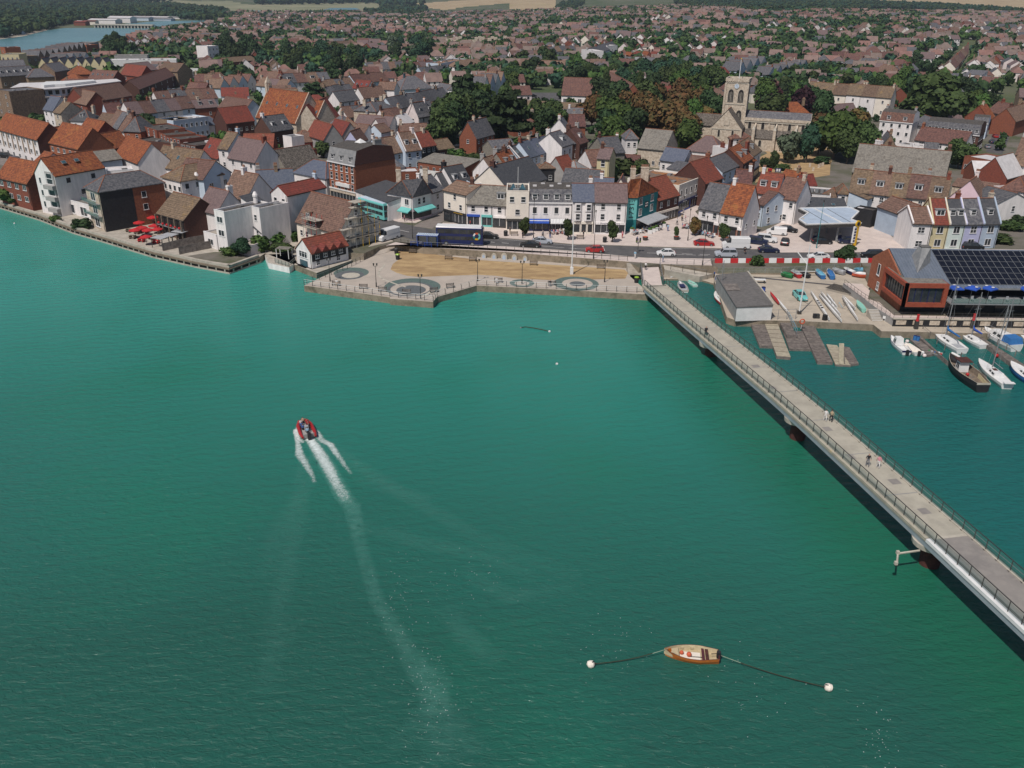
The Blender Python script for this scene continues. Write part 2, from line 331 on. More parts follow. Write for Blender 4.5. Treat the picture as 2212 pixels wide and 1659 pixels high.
def house(reg,x1,y1,x2,y2,he,dep,roof='g',rh=3,wc='white',rc='brown',rows=(2,2),label='',name='house',cat='house',group=None,
  L=(),Rr=(),ch=(.5,),dm=0,sk=0,g=None,near=None,kind='sash',ww=.95,wh=1.35,chc='brick',shop=None,wc2=None,z0=None,base=False,par=False,dmk=1.1,pts=None,gz=None):
 g=G if g is None else g
 if pts:A,B=pts
 else:
  z=g if base else g+he
  A=W(reg,x1,y1,z);B=W(reg,x2,y2,z)
 ax=Vector((B.x-A.x,B.y-A.y));w=ax.length;ax.normalize();ay=Vector((-ax.y,ax.x))
 c=Vector(((A.x+B.x)/2,(A.y+B.y)/2))+ay*dep/2;rz=AT2(ax.y,ax.x)
 dist=c.length
 if near is None:near=dist<265
 t=thing(name,label,cat,(c.x,c.y,g),rz,group);d=dep
 occ_rect(c,ax,w/2,d/2);HOUSES.append((c.x,c.y,label))
 zb=-1.6 if g>2 else-2.5
 z0=0 if z0 is None else z0
 bw=MB();br=MB()
 if roof=='x':      # gable towards the front: build rotated
  k=rh/(w/2)
  bw.add([(-w/2,-d/2,zb),(w/2,-d/2,zb),(w/2,d/2,zb),(-w/2,d/2,zb),(-w/2,-d/2,he),(w/2,-d/2,he),(w/2,d/2,he),(-w/2,d/2,he),(0,-d/2,he+rh),(0,d/2,he+rh)],
   [(0,1,5,8,4),(1,2,6,5),(2,3,7,9,6),(3,0,4,7),(4,8,9,7),(5,6,9,8)],wc)
  tmp=MB();roof_g(tmp,d,w,he,rh,rc)
  br.v=[(-y,x,z)for x,y,z in tmp.v];br.f=tmp.f;br.m=tmp.m;br.mats=tmp.mats
 elif roof=='g':
  wall_g(bw,w,d,zb,he,rh,wc);roof_g(br,w,d,he,rh,rc)
  if par:
   k=rh/(d/2)
   for s in(-1,1):
    for q in(-1,1):
     X=s*(w/2-.05);P=[(X-.16,q*(d/2+.3),he-.3*k+.1),(X+.16,q*(d/2+.3),he-.3*k+.1),(X+.16,0,he+rh+.1),(X-.16,0,he+rh+.1)]
     bw.add(P+[(a,b_,z+.35)for a,b_,z in P],[(4,5,6,7),(0,1,5,4),(1,2,6,5),(3,0,4,7)]if q<0 else[(7,6,5,4),(4,5,1,0),(5,6,2,1),(7,4,0,3)],'white' if wc in('white','pb','mint')else wc)
 elif roof in('h','p'):
  bw.box(-w/2,-d/2,zb,w/2,d/2,he,wc);o=.35;q=min(w,d)/2*(.999 if roof=='h' else 1)
  X,Y=w/2+o,d/2+o;rx,ry=max(w/2-q,.01),max(d/2-q,.01)
  if w>=d:rg=[(-rx,0),(rx,0)]
  else:rg=[(0,-ry),(0,ry)]
  zz=he+.02
  vs=[(-X,-Y,zz),(X,-Y,zz),(X,Y,zz),(-X,Y,zz),(*rg[0],he+rh),(*rg[1],he+rh),(-X,-Y,zz-.18),(X,-Y,zz-.18),(X,Y,zz-.18),(-X,Y,zz-.18)]
  fs=[(0,1,5,4),(1,2,5),(2,3,4,5),(3,0,4)]if w>=d else[(0,1,4),(1,2,5,4),(2,3,5),(3,0,4,5)]
  br.add(vs,fs+[(6,7,1,0),(7,8,2,1),(8,9,3,2),(9,6,0,3),(9,8,7,6)],rc)
  for a in((0,4),(1,5 if w>=d else 4),(2,5),(3,4 if w>=d else 5),(4,5)):br.tube([vs[a[0]],vs[a[1]]],.11,'ridge',4,cap=False)
 elif roof=='m':
  bw.box(-w/2,-d/2,zb,w/2,d/2,he,wc);i=.9;r2=rh*.85
  b0=[(-w/2-.15,-d/2-.2,he),(w/2+.15,-d/2-.2,he),(w/2+.15,d/2,he),(-w/2-.15,d/2,he)]
  b1=[(-w/2,-d/2+i,he+r2),(w/2,-d/2+i,he+r2),(w/2,d/2-i,he+r2),(-w/2,d/2-i,he+r2)]
  br.add(b0+b1,[(0,1,5,4),(2,3,7,6)],rc);br.add(b0+b1,[(1,2,6,5),(3,0,4,7)],wc2 or wc)
  b2=[(-w/2,-.3,he+rh+.35),(w/2,-.3,he+rh+.35)]
  br.add(b1+b2,[(0,1,5,4),(2,3,4,5)],'darkflat' if rc!='red' else 'slate');br.add(b1+b2,[(1,2,5),(3,0,4)],wc2 or wc)
  br.box(-w/2-.2,-d/2-.35,he-.25,w/2+.2,-d/2-.003,he-.003,'frame')
 elif roof=='l':
  bw.add([(-w/2,-d/2,zb),(w/2,-d/2,zb),(w/2,d/2,zb),(-w/2,d/2,zb),(-w/2,-d/2,he),(w/2,-d/2,he),(w/2,d/2,he+rh),(-w/2,d/2,he+rh)],
   [(0,1,5,4),(1,2,6,5),(2,3,7,6),(3,0,4,7),(4,5,6,7)],wc)
  k=rh/d;o=.25
  top=[(-w/2-o,-d/2-o,he-o*k+.16),(w/2+o,-d/2-o,he-o*k+.16),(w/2+o,d/2+o,he+rh+o*k+.16),(-w/2-o,d/2+o,he+rh+o*k+.16)]
  br.add(top+[(x,y,z-.15)for x,y,z in top],[(0,1,2,3),(7,6,5,4),(0,4,5,1),(1,5,6,2),(2,6,7,3),(3,7,4,0)],rc)
 elif roof=='f':
  bw.box(-w/2,-d/2,zb,w/2,d/2,he-.45,wc);e=.22
  for q in((-w/2,-d/2,w/2,-d/2+e),(-w/2,d/2-e,w/2,d/2),(-w/2,-d/2+e,-w/2+e,d/2-e),(w/2-e,-d/2+e,w/2,d/2-e)):bw.box(q[0],q[1],he-.45,q[2],q[3],he,wc)
  bw.box(-w/2-.04,-d/2-.04,he,w/2+.04,-d/2+e+.04,he+.08,'frame' if wc in('white','pb')else wc)
  br.box(-w/2+e,-d/2+e,he-.45,w/2-e,d/2-e,he-.38,rc)
  for q in range(max(1,int(w*d/60))):
   xx=RU(-w*.35,w*.35);yy=RU(-d*.3,d*.3);br.box(xx-.7,yy-.5,he-.38,xx+.7,yy+.5,he-.1+random.random()*.3,RC(['lead','whiteroof','felt']))
 wall=bw.obj('wall',t);rf=br.obj('roof',t)
 e=.004
 if near and roof in 'ghxm':b=MB();q=w/2-.25;b.box(q-.05,-d/2-.1,0,q+.05,-d/2-e,he-.2,'metal');b.obj('downpipe',t)
 hb=he if roof!='f' else he-.5
 zs=z0
 if shop:zs=z0+3.1
 facade_rows(t,rows,w,hb,(0,-d/2-e,0,w),zs,near,kind,ww,wh)
 if L:facade_rows(t,L,d,hb,(-w/2-e,0,-PI_/2,d),z0,near,kind,ww,wh)
 if Rr:facade_rows(t,Rr,d,hb,(w/2+e,0,PI_/2,d),z0,near,kind,ww,wh)
 topz=he+rh if roof not in('f',)else he
 if roof!='f' or ch!=(.5,):
  for f in ch:
   xx=(f-.5)*(w-1.0)
   if roof=='x':chimney(t,0,(f-.5)*(d-1.2),he+rh-.9,topz+1.3,chc,near)
   elif roof=='l':chimney(t,xx,d/2-.7,he+rh-1.2,topz+1.3,chc,near)
   else:chimney(t,xx,RC((0,.6))if roof=='g' else .2,(he-.3 if roof in 'fp' else he+rh*.6),topz+1.3,chc,near,w=.8,d=1.3 if w>6 else .9)
 # dormers / roof lights on the front slope
 if dm:
  for i in range(dm):
   xx=-w/2+w*(i+.5)/dm;b=MB();dw=dmk*.62;hh=1.35
   if roof=='m':yy,zz,bk=-d/2+.12,he+.55,-d/2+1.4
   else:yy,zz,bk=-d/2*.68,he+rh*.32-.02,-d/2*.68+1.35/(rh/(d/2))+.25
   b.box(xx-dw,yy,zz-.2,xx+dw,bk,zz+hh,'frame' if rc in('slate','red','rb','brown','ds')else 'lead')
   b.box(xx-dw-.12,yy-.18,zz+hh,xx+dw+.12,bk+.2,zz+hh+.12,'lead')
   o=b.obj('dormer',t);window(o,xx,yy-.01,zz+.12,dw*1.7,hh-.25,0,'case' if dmk>1.3 else 'sash',False)
 if sk:
  for i in range(sk):
   xx=-w/2+w*(i+.5)/sk;k=AT2(rh,d/2)if roof!='l' else AT2(rh,d)
   yy=-d/4;zz=he+rh*.5+.15
   b=MB();b.box(-.45,-.6,0,.45,.6,.10,'lead');b.box(-.36,-.5,.10,.36,.5,.12,'glassblue')
   o=b.obj('skylight',t,(xx,yy,zz));o.rotation_euler=(k,0,0)
 if shop:
  # list of (x0, x1, fascia material, glass?) along the front, fractions
  for(a,b2,fm,wmat,sign)in shop:
   xa,xb=-w/2+w*a+.05,-w/2+w*b2-.05;b=MB();y=-d/2
   b.box(xa,y-.22,2.45,xb,y-e,3.0,fm);b.box(xa,y-.14,0,xa+.16,y-e,2.45,wmat);b.box(xb-.16,y-.14,0,xb,y-e,2.45,wmat);b.box(xa+.16,y-.10,0,xb-.16,y-e,.5,wmat)
   o=b.obj('shopfront',t);g2=MB();g2.box(xa+.16,y-.05,.5,xb-.16,y-e,2.45,'glass');g2.obj('pane',o)
   m_=MB();nn=max(1,int((xb-xa)/1.3))
   for i in range(1,nn):xx=xa+.16+(xb-xa-.32)*i/nn;m_=MB();m_.box(xx-.03,y-.09,.5,xx+.03,y-.051,2.45,'frame');m_.obj('mullion',o)
   if sign:text(sign[0],(xb-xa)*sign[2],sign[1],o,((xa+xb)/2,y-.23,2.72),h=sign[3]if len(sign)>3 else .3)
 t['_w']=w;t['_d']=d
 return t
def row(reg,x1,y1,x2,y2,n,he,dep,rh,wcs,rcs,rows,desc,roof='g',**kw):
 z=G+he;A=W(reg,x1,y1,z);B=W(reg,x2,y2,z);out=[]
 for i in range(n):
  wc=wcs[i%len(wcs)];rc=rcs[i%len(rcs)]
  a=A.lerp(B,i/n);b=A.lerp(B,(i+1)/n)
  j=RU(-.2,.2);k=dict(kw)
  if i%2 and 'dm' in k and k['dm']and k.pop('dalt',True):k['dm']=0
  k.pop('dalt',None)
  k.setdefault('ch',(.0,)if i%2==0 else(.98,))
  ends='leftmost house' if i==0 else 'rightmost house' if i==n-1 else '%s house from the left'%ordi(i)
  out.append(house(None,0,0,0,0,he+j,dep,roof,rh,wc,rc,rows,' '.join(('%s in %s'%(ends,desc)).split()[:16]),name='terraced_house',cat='house',group=desc,pts=(a,b),**k))
 return out
# ---------------------------------------------------------------- water
def water_mat():
 m,N,L,B=newmat('estuary_water')
 geo=N.new('ShaderNodeNewGeometry');P=geo.outputs['Position']
 big=N.new('ShaderNodeTexNoise');big.inputs['Scale'].default_value=.013;big.inputs['Detail'].default_value=3;L.new(P,big.inputs['Vector'])
 sep=N.new('ShaderNodeSeparateXYZ');L.new(P,sep.inputs[0])
 # the bed: shallower, sandier water towards the town quay, deep channel towards the camera
 mr=N.new('ShaderNodeMapRange');mr.inputs[1].default_value=60;mr.inputs[2].default_value=175;L.new(sep.outputs['Y'],mr.inputs[0])
 ad=N.new('ShaderNodeMath');ad.operation='MULTIPLY_ADD';ad.inputs[1].default_value=.55;ad.inputs[2].default_value=-.27;L.new(big.outputs['Fac'],ad.inputs[0])
 su=N.new('ShaderNodeMath');su.operation='ADD';L.new(mr.outputs[0],su.inputs[0]);L.new(ad.outputs[0],su.inputs[1])
 r=N.new('ShaderNodeValToRGB');e=r.color_ramp.elements
 e[0].position=0;e[0].color=(.018,.098,.074,1);e[1].position=1;e[1].color=(.038,.275,.225,1)
 k=e.new(.5);k.color=(.022,.195,.15,1)
 L.new(su.outputs[0],r.inputs[0])
 # silt patches, greener
 n2=N.new('ShaderNodeTexNoise');n2.inputs['Scale'].default_value=.03;n2.inputs['Detail'].default_value=4;L.new(P,n2.inputs['Vector'])
 r2=N.new('ShaderNodeValToRGB');r2.color_ramp.elements[0].position=.5;r2.color_ramp.elements[1].position=.72;L.new(n2.outputs['Fac'],r2.inputs[0])
 mx=N.new('ShaderNodeMixRGB');mf=N.new('ShaderNodeMath');mf.operation='MULTIPLY';mf.inputs[1].default_value=.55;L.new(r2.outputs[0],mf.inputs[0]);L.new(mf.outputs[0],mx.inputs[0])
 L.new(r.outputs[0],mx.inputs[1]);mx.inputs[2].default_value=(.014,.165,.10,1)
 # green shelf along the bridge piers and the marina basin
 dx=N.new('ShaderNodeMath');dx.operation='MULTIPLY_ADD';dx.inputs[1].default_value=.2007;dx.inputs[2].default_value=-57.;L.new(sep.outputs['Y'],dx.inputs[0])
 ds=N.new('ShaderNodeMath');ds.operation='ADD';L.new(sep.outputs['X'],ds.inputs[0]);L.new(dx.outputs[0],ds.inputs[1])
 gr=N.new('ShaderNodeMapRange');gr.inputs[1].default_value=-13;gr.inputs[2].default_value=-3;L.new(ds.outputs[0],gr.inputs[0])
 gm=N.new('ShaderNodeMixRGB');gf=N.new('ShaderNodeMath');gf.operation='MULTIPLY';gf.inputs[1].default_value=.6;L.new(gr.outputs[0],gf.inputs[0]);L.new(gf.outputs[0],gm.inputs[0])
 L.new(mx.outputs[0],gm.inputs[1]);gm.inputs[2].default_value=(.010,.12,.062,1)
 g2=N.new('ShaderNodeMapRange');g2.inputs[1].default_value=3;g2.inputs[2].default_value=14;L.new(ds.outputs[0],g2.inputs[0])
 gm2=N.new('ShaderNodeMixRGB');L.new(g2.outputs[0],gm2.inputs[0]);L.new(gm.outputs[0],gm2.inputs[1]);gm2.inputs[2].default_value=(.012,.118,.108,1)
 L.new(gm2.outputs[0],B.inputs['Base Color'])
 B.inputs['Roughness'].default_value=.2;B.inputs['IOR'].default_value=1.33;B.inputs['Specular IOR Level'].default_value=.5
 # ripples: wind chop drawn out across the view plus finer noise
 mp=N.new('ShaderNodeVectorMath');mp.operation='MULTIPLY';mp.inputs[1].default_value=(.42,1.0,1);L.new(P,mp.inputs[0])
 w1=N.new('ShaderNodeTexNoise');w1.inputs['Scale'].default_value=2.1;w1.inputs['Detail'].default_value=5;w1.inputs['Roughness'].default_value=.62;w1.inputs['Distortion'].default_value=.6;L.new(mp.outputs[0],w1.inputs['Vector'])
 w2=N.new('ShaderNodeTexWave');w2.inputs['Scale'].default_value=.16;w2.inputs['Distortion'].default_value=7;w2.inputs['Detail'].default_value=3;w2.inputs['Detail Scale'].default_value=1.3
 rt=N.new('ShaderNodeVectorRotate');rt.inputs['Angle'].default_value=R_(72);L.new(P,rt.inputs[0]);L.new(rt.outputs[0],w2.inputs['Vector'])
 mm=N.new('ShaderNodeMath');mm.operation='MULTIPLY_ADD';mm.inputs[1].default_value=.25;L.new(w2.outputs['Fac'],mm.inputs[0]);L.new(w1.outputs['Fac'],mm.inputs[2])
 b=N.new('ShaderNodeBump');b.inputs['Strength'].default_value=1;b.inputs['Distance'].default_value=.22;L.new(mm.outputs[0],b.inputs['Height']);L.new(b.outputs[0],B.inputs['Normal'])
 return m
M['water']=water_mat()
b=MB();b.face([(-400,-60,0),(400,-60,0),(400,760,0),(-400,760,0)],'water');struct(b.obj('water'))
M['river']=mat('upper_river_water',(.13,.27,.30),(.10,.22,.25),.02,.25,stretch=(.3,1,1))
# ---------------------------------------------------------------- quay lines (sight points)
quayL=[W('a',-700,860,Q),W('a',0,1092,Q),W('a',480,1235,Q),W('a',900,1395,Q),W('a',1300,1510,Q),W('o',0,865,Q),W('o',600,1000,Q),W('o',1085,1092,Q)]
quayR=[W('o',1520,935,Q),W('o',1605,880,Q)]
prom=[W('h',320,1160,Q),W('h',1555,1330,Q),W('h',1560,1350,Q),W('h',2180,1395,Q),W('i',150,1395,Q),W('i',205,1325,Q),W('i',780,1160,Q),W('i',2212,1232,Q),W('q',70,355,Q),W('u',235,850,Q)]
wallt=[W('h',1610,545,G),W('i',0,612,G),W('i',1200,680,G),W('i',2212,760,G),W('j',920,1185,G)]      # top of the retaining wall
abut=[W('u',250,250,G),W('u',700,160,G)]
basin=[W('u',760,175,G),W('u',1250,200,G),W('u',1840,205,G),W('l',520,110,G)]
roadS=[W('k',700,860,G),W('x',0,1235,G),W('x',1830,1235,G)]
farx=330
# town slab outline
lb=[W('a',-700,700),W('a',0,930),W('a',500,990),W('a',1000,1060),W('a',1700,1130),W('b',350,1230),W('b',800,1300),W('b',1300,1290),W('b',1750,1300),W('h',330,560),W('h',1000,690),W('h',1180,700),W('h',1400,600)]
pubS=[W('m',250,590,G),W('m',310,640,G)]
outline=lb+wallt+abut+basin+[W('l',560,120,G),W('l',1240,130,G),W('l',1880,100,G),W('m',200,400,G),W('m',330,640,G),W('m',280,840,G),W('m',420,880,G),W('m',600,1040,G),W('m',2400,1075,G)]
P2=[(p.x,p.y)for p in outline]
poly=P2+[(300,P2[-1][1]+1),(300,430),(-300,430),(-300,250)]
b=MB();b.prism(poly,-2,G,'wallc',mat('town_ground',(.17,.15,.13),(.10,.10,.065),.12,.95,c3=(.06,.085,.03),s3=.06,f3=.4,det=7));M['ground']=MATS['town_ground']
struct(b.obj('ground'))
def ground_z(x,y):
 if y<640:return G-.01
 t=(y-640);a=AT2(x,y)
 k=max(0,min(1,(a+.12)/.35));k=k*k*(3-2*k)
 z=G-.01+k*(t*.021+8*math.sin(t/330.)*min(1,t/400))*(1 if t<1500 else 1)
 if t>1900:z+=(t-1900)*.035*(1-.5*k)*(1+.25*math.sin(x/420.)+.2*math.sin(x/190.+2))
 return z
# terrain: fan-shaped grid, fields and woods by place
FIELDS=[('tan_field',[('B',1370,32),('B',1800,0),('B',2260,-20),('B',2260,60),('B',2150,30),('B',1800,60),('B',1650,90),('B',1450,62)]),
  ('tan_field',[('C',-20,115),('C',90,75),('C',380,5),('C',470,-60),('C',-20,-60),('C',-20,20)]),
  ('tan_field',[('C',-20,115),('C',60,60),('C',385,0),('C',345,75),('C',235,112),('C',60,120)]),
  ('tan_field',[('E',740,-40),('E',2400,-40),('E',2400,130),('E',2000,78),('E',1400,18),('E',1000,5)]),
  ('marsh',[('B',-60,40),('B',1080,20),('B',1080,75),('B',760,112),('B',400,125),('B',-60,110)]),
  ('marsh',[('A',1100,0),('A',2000,10),('A',2240,70),('A',2200,120),('A',1990,110),('A',1930,80)])]
FP=[(k,[((REG[r][0]+X/REG[r][2])*.5533,(REG[r][1]+Y/REG[r][2])*.5533)for r,X,Y in P])for k,P in FIELDS]
M['tan_field']=mat('stubble_field',(.42,.33,.20),(.36,.27,.16),.02,1,c3=(.30,.26,.12),s3=.006,f3=.35)
M['marsh']=mat('salt_marsh',(.27,.26,.16),(.19,.20,.11),.012,1,c3=(.36,.31,.20),s3=.01,f3=.4,stretch=(.4,1.2,1))
M['suburb']=mat('suburb_ground',(.09,.11,.045),(.17,.15,.12),.03,1,c3=(.055,.085,.03),s3=.015,f3=.5,det=7)
b=MB();NA,NY=190,210;ys=[430*math.exp(math.log(7000/430)*i/NY)for i in range(NY+1)]
vs=[]
for y in ys:
 for j in range(NA+1):
  x=y*(-.78+1.56*j/NA);vs.append((x,y,ground_z(x,y)))
fs={k:[]for k in('suburb','tan_field','marsh')}
for i in range(NY):
 for j in range(NA):
  k=i*(NA+1)+j;cx=sum(vs[q][0]for q in(k,k+1,k+NA+1,k+NA+2))/4;cy=sum(vs[q][1]for q in(k,k+1,k+NA+1,k+NA+2))/4
  u,v=PJ(cx,cy,ground_z(cx,cy));m_='suburb'
  if v<75:
   for kk,P in FP:
    if inpoly(u,v,P):m_=kk;break
  fs[m_].append((k,k+1,k+NA+2,k+NA+1))
b.v=vs
for m_,ff in fs.items():
 mi=b.slot(m_)
 for f in ff:b.f.append(f);b.m.append(mi)
struct(b.obj('terrain',smooth=True))
def sheet(name,pts,m,z,kind=True,thick=0):
 P=[(p.x,p.y)for p in pts];b=MB()
 if thick:b.prism(P,z-thick,z,'wallc' if thick>1 else m,m)
 else:
  if area(P)<0:P=P[::-1]
  b.face([(x,y,z)for x,y in P],m)
 o=b.obj(name)
 return struct(o)if kind else o
sheet('river',[W('A',*p)for p in[(-300,400),(-300,360),(0,338),(200,312),(400,262),(560,242),(800,240),(1090,205),(1340,185),(1840,172),(1850,180),(1480,210),(1330,240),(1200,275),(1120,305),(900,322),(860,352),(640,402),(330,458),(230,462),(0,405)]],'river',G+.06)
sheet('river',[W('B',*p)for p in[(-60,120),(0,108),(300,112),(560,100),(900,88),(860,72),(640,75),(560,95),(300,104),(100,100),(-60,95)]],'river',ground_z(-100,1500)+.3)
sheet('mud_bank',[W('A',*p)for p in[(-200,350),(0,318),(250,262),(430,252),(400,264),(200,314),(0,340),(-200,365)]],'yard',G+.12)
# ---------------------------------------------------------------- quays, promenade, yard (set at their own level)
pl=quayL+quayR+[W('h',500,980,Q),W('h',1000,800,Q)]+[Vector((p.x,p.y+1.2,0))for p in reversed(lb[:11])]
sheet('left_quay',pl,'conc',Q,thick=3)
back=[Vector((p.x,p.y+.6,0))for p in reversed(wallt)]
sheet('promenade',prom[:-1]+[W('q',70,330,Q),W('j',960,1400,Q),W('j',930,1290,Q)]+back+[W('h',1290,640,Q),W('h',1180,770,Q),W('h',1000,840,Q),W('h',700,980,Q)],'prom',Q,thick=3)
b=MB();rp=[W('h',1180,765,Q),W('h',1500,690,Q),W('h',1640,640,Q),W('h',1605,520,G),W('h',1440,440,G+.02),W('h',1250,600,G+.02)]
b.face([(p.x,p.y,p.z+.03)for p in rp[:3]]+[(p.x,p.y,p.z+.03)for p in rp[3:]],'prom');struct(b.obj('ramp'))
sheet('lawn',[W('h',1565,930,Q),W('h',1600,850,Q),W('h',1700,775,Q),W('h',1640,660,Q),W('i',0,690,Q),W('i',840,795,Q),W('i',1500,840,Q),W('i',2212,885,Q),W('j',460,1272,Q),W('j',880,1300,Q),W('j',930,1350,Q),W('j',890,1430,Q),W('j',500,1440,Q),W('i',2212,1075,Q),W('i',1800,1080,Q),W('i',1350,1060,Q),W('i',1050,1020,Q),W('i',800,1005,Q),W('i',0,1035,Q),W('h',1950,1035,Q),W('h',1800,1020,Q),W('h',1650,975,Q)],'dry',Q+.008)
# retaining wall top trim + arched niches
def ring(name,c,r0,r1,m,z,a0=0,a1=360,squash=1,n=40,off=0):
 b=MB();vs=[];
 for i in range(n+1):
  a=R_(a0+(a1-a0)*i/n);q=1-abs(2*i/n-1)**1.5 if a1-a0<350 else 1
  ri=r1-(r1-r0)*q if a1-a0<350 else r0
  for r in(ri,r1):vs.append((c.x+r*math.cos(a),c.y+r*math.sin(a)*squash,z))
 b.add(vs,[(2*i,2*i+1,2*i+3,2*i+2)for i in range(n)],m)
 return struct(b.obj(name))
def disc(name,c,r,m,z,n=36):
 b=MB();b.face([(c.x+r*math.cos(2*PI_*i/n),c.y+r*math.sin(2*PI_*i/n),z)for i in range(n)],m);return struct(b.obj(name))
c1=W('h',985,990,Q);k=1
disc('mosaic_circle',W('h',1000,975,Q),(W('h',1270,980,Q)-W('h',720,1010,Q)).length/2*.93,'tealmos',Q+.006);disc('mosaic_ring',W('h',975,1010,Q),3.0,'darkmos',Q+.011);disc('mosaic_centre',W('h',995,1015,Q),1.85,'cap',Q+.016)
c2=W('h',1850,1210,Q)
disc('mosaic_circle',W('h',1880,1180,Q),5.6,'tealmos',Q+.006);disc('mosaic_ring',c2,4.5,'darkmos',Q+.010);disc('mosaic_ring',c2,3.9,'prom',Q+.014);disc('mosaic_centre',W('h',1862,1225,Q),2.9,'darkmos',Q+.018)
disc('mosaic_circle',W('i',1430,1125,Q),2.5,'tealmos',Q+.006);disc('mosaic_centre',W('i',1430,1128,Q),1.5,'prom',Q+.011)
disc('mosaic_circle',W('j',180,1500,Q),4.6,'tealmos',Q+.012);disc('mosaic_ring',W('j',200,1500,Q),3.1,'prom',Q+.017);disc('mosaic_centre',W('j',200,1505,Q),1.6,'darkmos',Q+.021)
b=MB()
pth=[W('h',*p,Q)for p in[(1480,860),(1400,960),(1390,1000),(1440,1060),(1560,1110),(1700,1160),(1780,1180)]]
for p,q in zip(pth,pth[1:]):d=(q-p);b.obox(((p.x+q.x)/2,(p.y+q.y)/2),d,d.length/2+.1,.22,Q+.002,Q+.024,'cap')
struct(b.obj('path_edging'))
b=MB();b.face([(p.x,p.y,Q+.022)for p in[W('h',2140,1240,Q),W('h',2212,1225,Q),W('i',180,1240,Q),W('i',60,1310,Q),W('h',2020,1310,Q)]][::-1],'cap');struct(b.obj('mosaic_fan'))
# roads
sheet('road',[W('c',900,1050),W('c',1180,1120),W('c',1340,1250),W('c',1480,1330),W('c',1700,1380),W('c',1900,1420),W('i',870,462),W('i',1600,520),W('i',2212,578),W('j',500,948),W('j',1300,978),W('j',2212,1000),W('k',1350,645),W('k',2212,690),W('x',1950,1040),W('m',1300,215),W('m',2300,240),W('m',2300,330),W('x',1900,1160),W('x',900,1168),W('k',2212,800),W('k',670,772),W('j',2212,1140),W('j',1200,1125),W('j',880,1100),W('i',2212,660),W('i',1200,590),W('i',0,545),W('c',1500,1500),W('c',1180,1450),W('c',900,1250)],'asphalt',G+.004)
b=MB()
def dash(r,x1,y1,x2,y2,n,w=.1,fill=.6):
 A,B_=W(r,x1,y1),W(r,x2,y2)
 for i in range(n):
  p=A.lerp(B_,i/n);q=A.lerp(B_,(i+fill)/n);b.obox(((p.x+q.x)/2,(p.y+q.y)/2),q-p,(q-p).length/2,w,G+.005,G+.009,'linep')
dash('i',860,525,1040,540,1,fill=1);dash('i',1140,545,1240,553,1,fill=1);dash('c',1450,1415,1570,1440,1,fill=1);dash('i',1700,590,2212,630,2,fill=1,w=.06);dash('j',0,985,330,1005,2,w=.06,fill=.9)
dash('j',1200,1060,2212,1085,4,w=.08);dash('k',1230,752,2050,772,3,w=.08);dash('k',120,710,640,730,3,w=.06,fill=.8);dash('x',560,1135,1960,1140,4,w=.07);dash('j',560,960,585,1030,1,w=.2,fill=1)
dash('i',880,466,2212,590,1,w=.05,fill=1);dash('j',1280,985,2212,1008,1,w=.05,fill=1)
struct(b.obj('road_markings'))
sheet('pavement',[W('c',1380,1300),W('c',1450,1320),W('c',1660,1330),W('c',1900,1230),W('c',1990,1180),W('c',1700,1150),W('c',1340,1200)],'pave',G+.11,thick=.2)
sheet('side_street',[W('c',1620,1370),W('c',1690,1330),W('c',2010,1180),W('c',2150,1200),W('c',1850,1400)],'paleasphalt',G+.008)
sheet('pavement',[W('i',210,390),W('i',870,455),W('i',1600,512),W('i',2212,570),W('j',500,940),W('j',1300,972),W('j',2212,993),W('k',1350,638),W('k',1400,560),W('k',1150,450),W('k',700,440),W('k',420,100),W('e',1640,960),W('e',1860,880),W('e',2080,720),W('e',1900,850),W('e',1440,1060),W('e',840,1290),W('e',450,1420),W('d',1740,1370),W('d',880,1360),W('d',300,1330),W('d',90,1330)],'pave',G+.10,thick=.25)
sheet('pavement',[W('c',1290,1610),W('i',0,560),W('i',1200,600),W('i',2212,672),W('j',880,1112),W('j',1200,1135),W('j',2212,1150),W('k',640,782),W('k',650,850),W('u',1840,205),W('u',760,170),W('j',920,1185),W('i',2212,758),W('i',1200,678),W('i',0,610),W('h',1640,540)],'pave',G+.09,thick=.2)
sheet('forecourt',[W('k',1350,640),W('x',0,965),W('x',2100,968),W('m',740,215),W('m',560,60),W('x',1850,600),W('x',1480,560),W('x',300,480),W('k',1400,380),W('k',1100,450),W('k',1220,560)],'pave',G+.012)
sheet('service_road',[W('x',0,968),W('x',2110,968),W('m',760,218),W('m',2300,240),W('m',2300,262),W('m',700,232),W('x',1950,1036),W('x',0,1046)],'pave',G+.07,thick=.2)
# high street up to the church, car park, streets
sheet('street',[W('E',2140,940),W('E',2212,940),W('g',2080,120),W('g',1990,380),W('g',1940,480),W('g',1740,450),W('g',1790,330),W('g',1830,200),W('g',1960,80)],'asphalt',G+.03)
sheet('street',[W('t',350,600),W('t',700,660),W('t',730,760),W('t',640,840),W('t',520,810),W('t',380,750),W('t',150,680)],'asphalt',G+.03)
sheet('street',[W('A',1560,590),W('A',1700,590),W('A',1680,740),W('A',1560,860),W('A',1480,820),W('A',1560,720)],'asphalt',G+.03)
sheet('street',[W('a',-50,520),W('a',130,540),W('a',420,620),W('a',330,680),W('a',-50,600)],'paleasphalt',G+.03)
sheet('car_park',[W('B',2030,830),W('B',2212,800),W('C',430,800),W('C',420,870),W('C',0,880),W('B',2100,880)],'asphalt',G+.03)
sheet('churchyard',[W('f',520,520),W('f',620,470),W('f',1200,560),W('f',1400,560),W('f',1390,740),W('f',1180,770),W('f',1000,720),W('f',700,700),W('f',560,780),W('f',470,840)],'dry',G+.03)
sheet('churchyard',[W('f',380,300),W('f',1250,330),W('f',1450,470),W('f',1400,600),W('f',620,470),W('f',520,400)],'dry',G+.036)
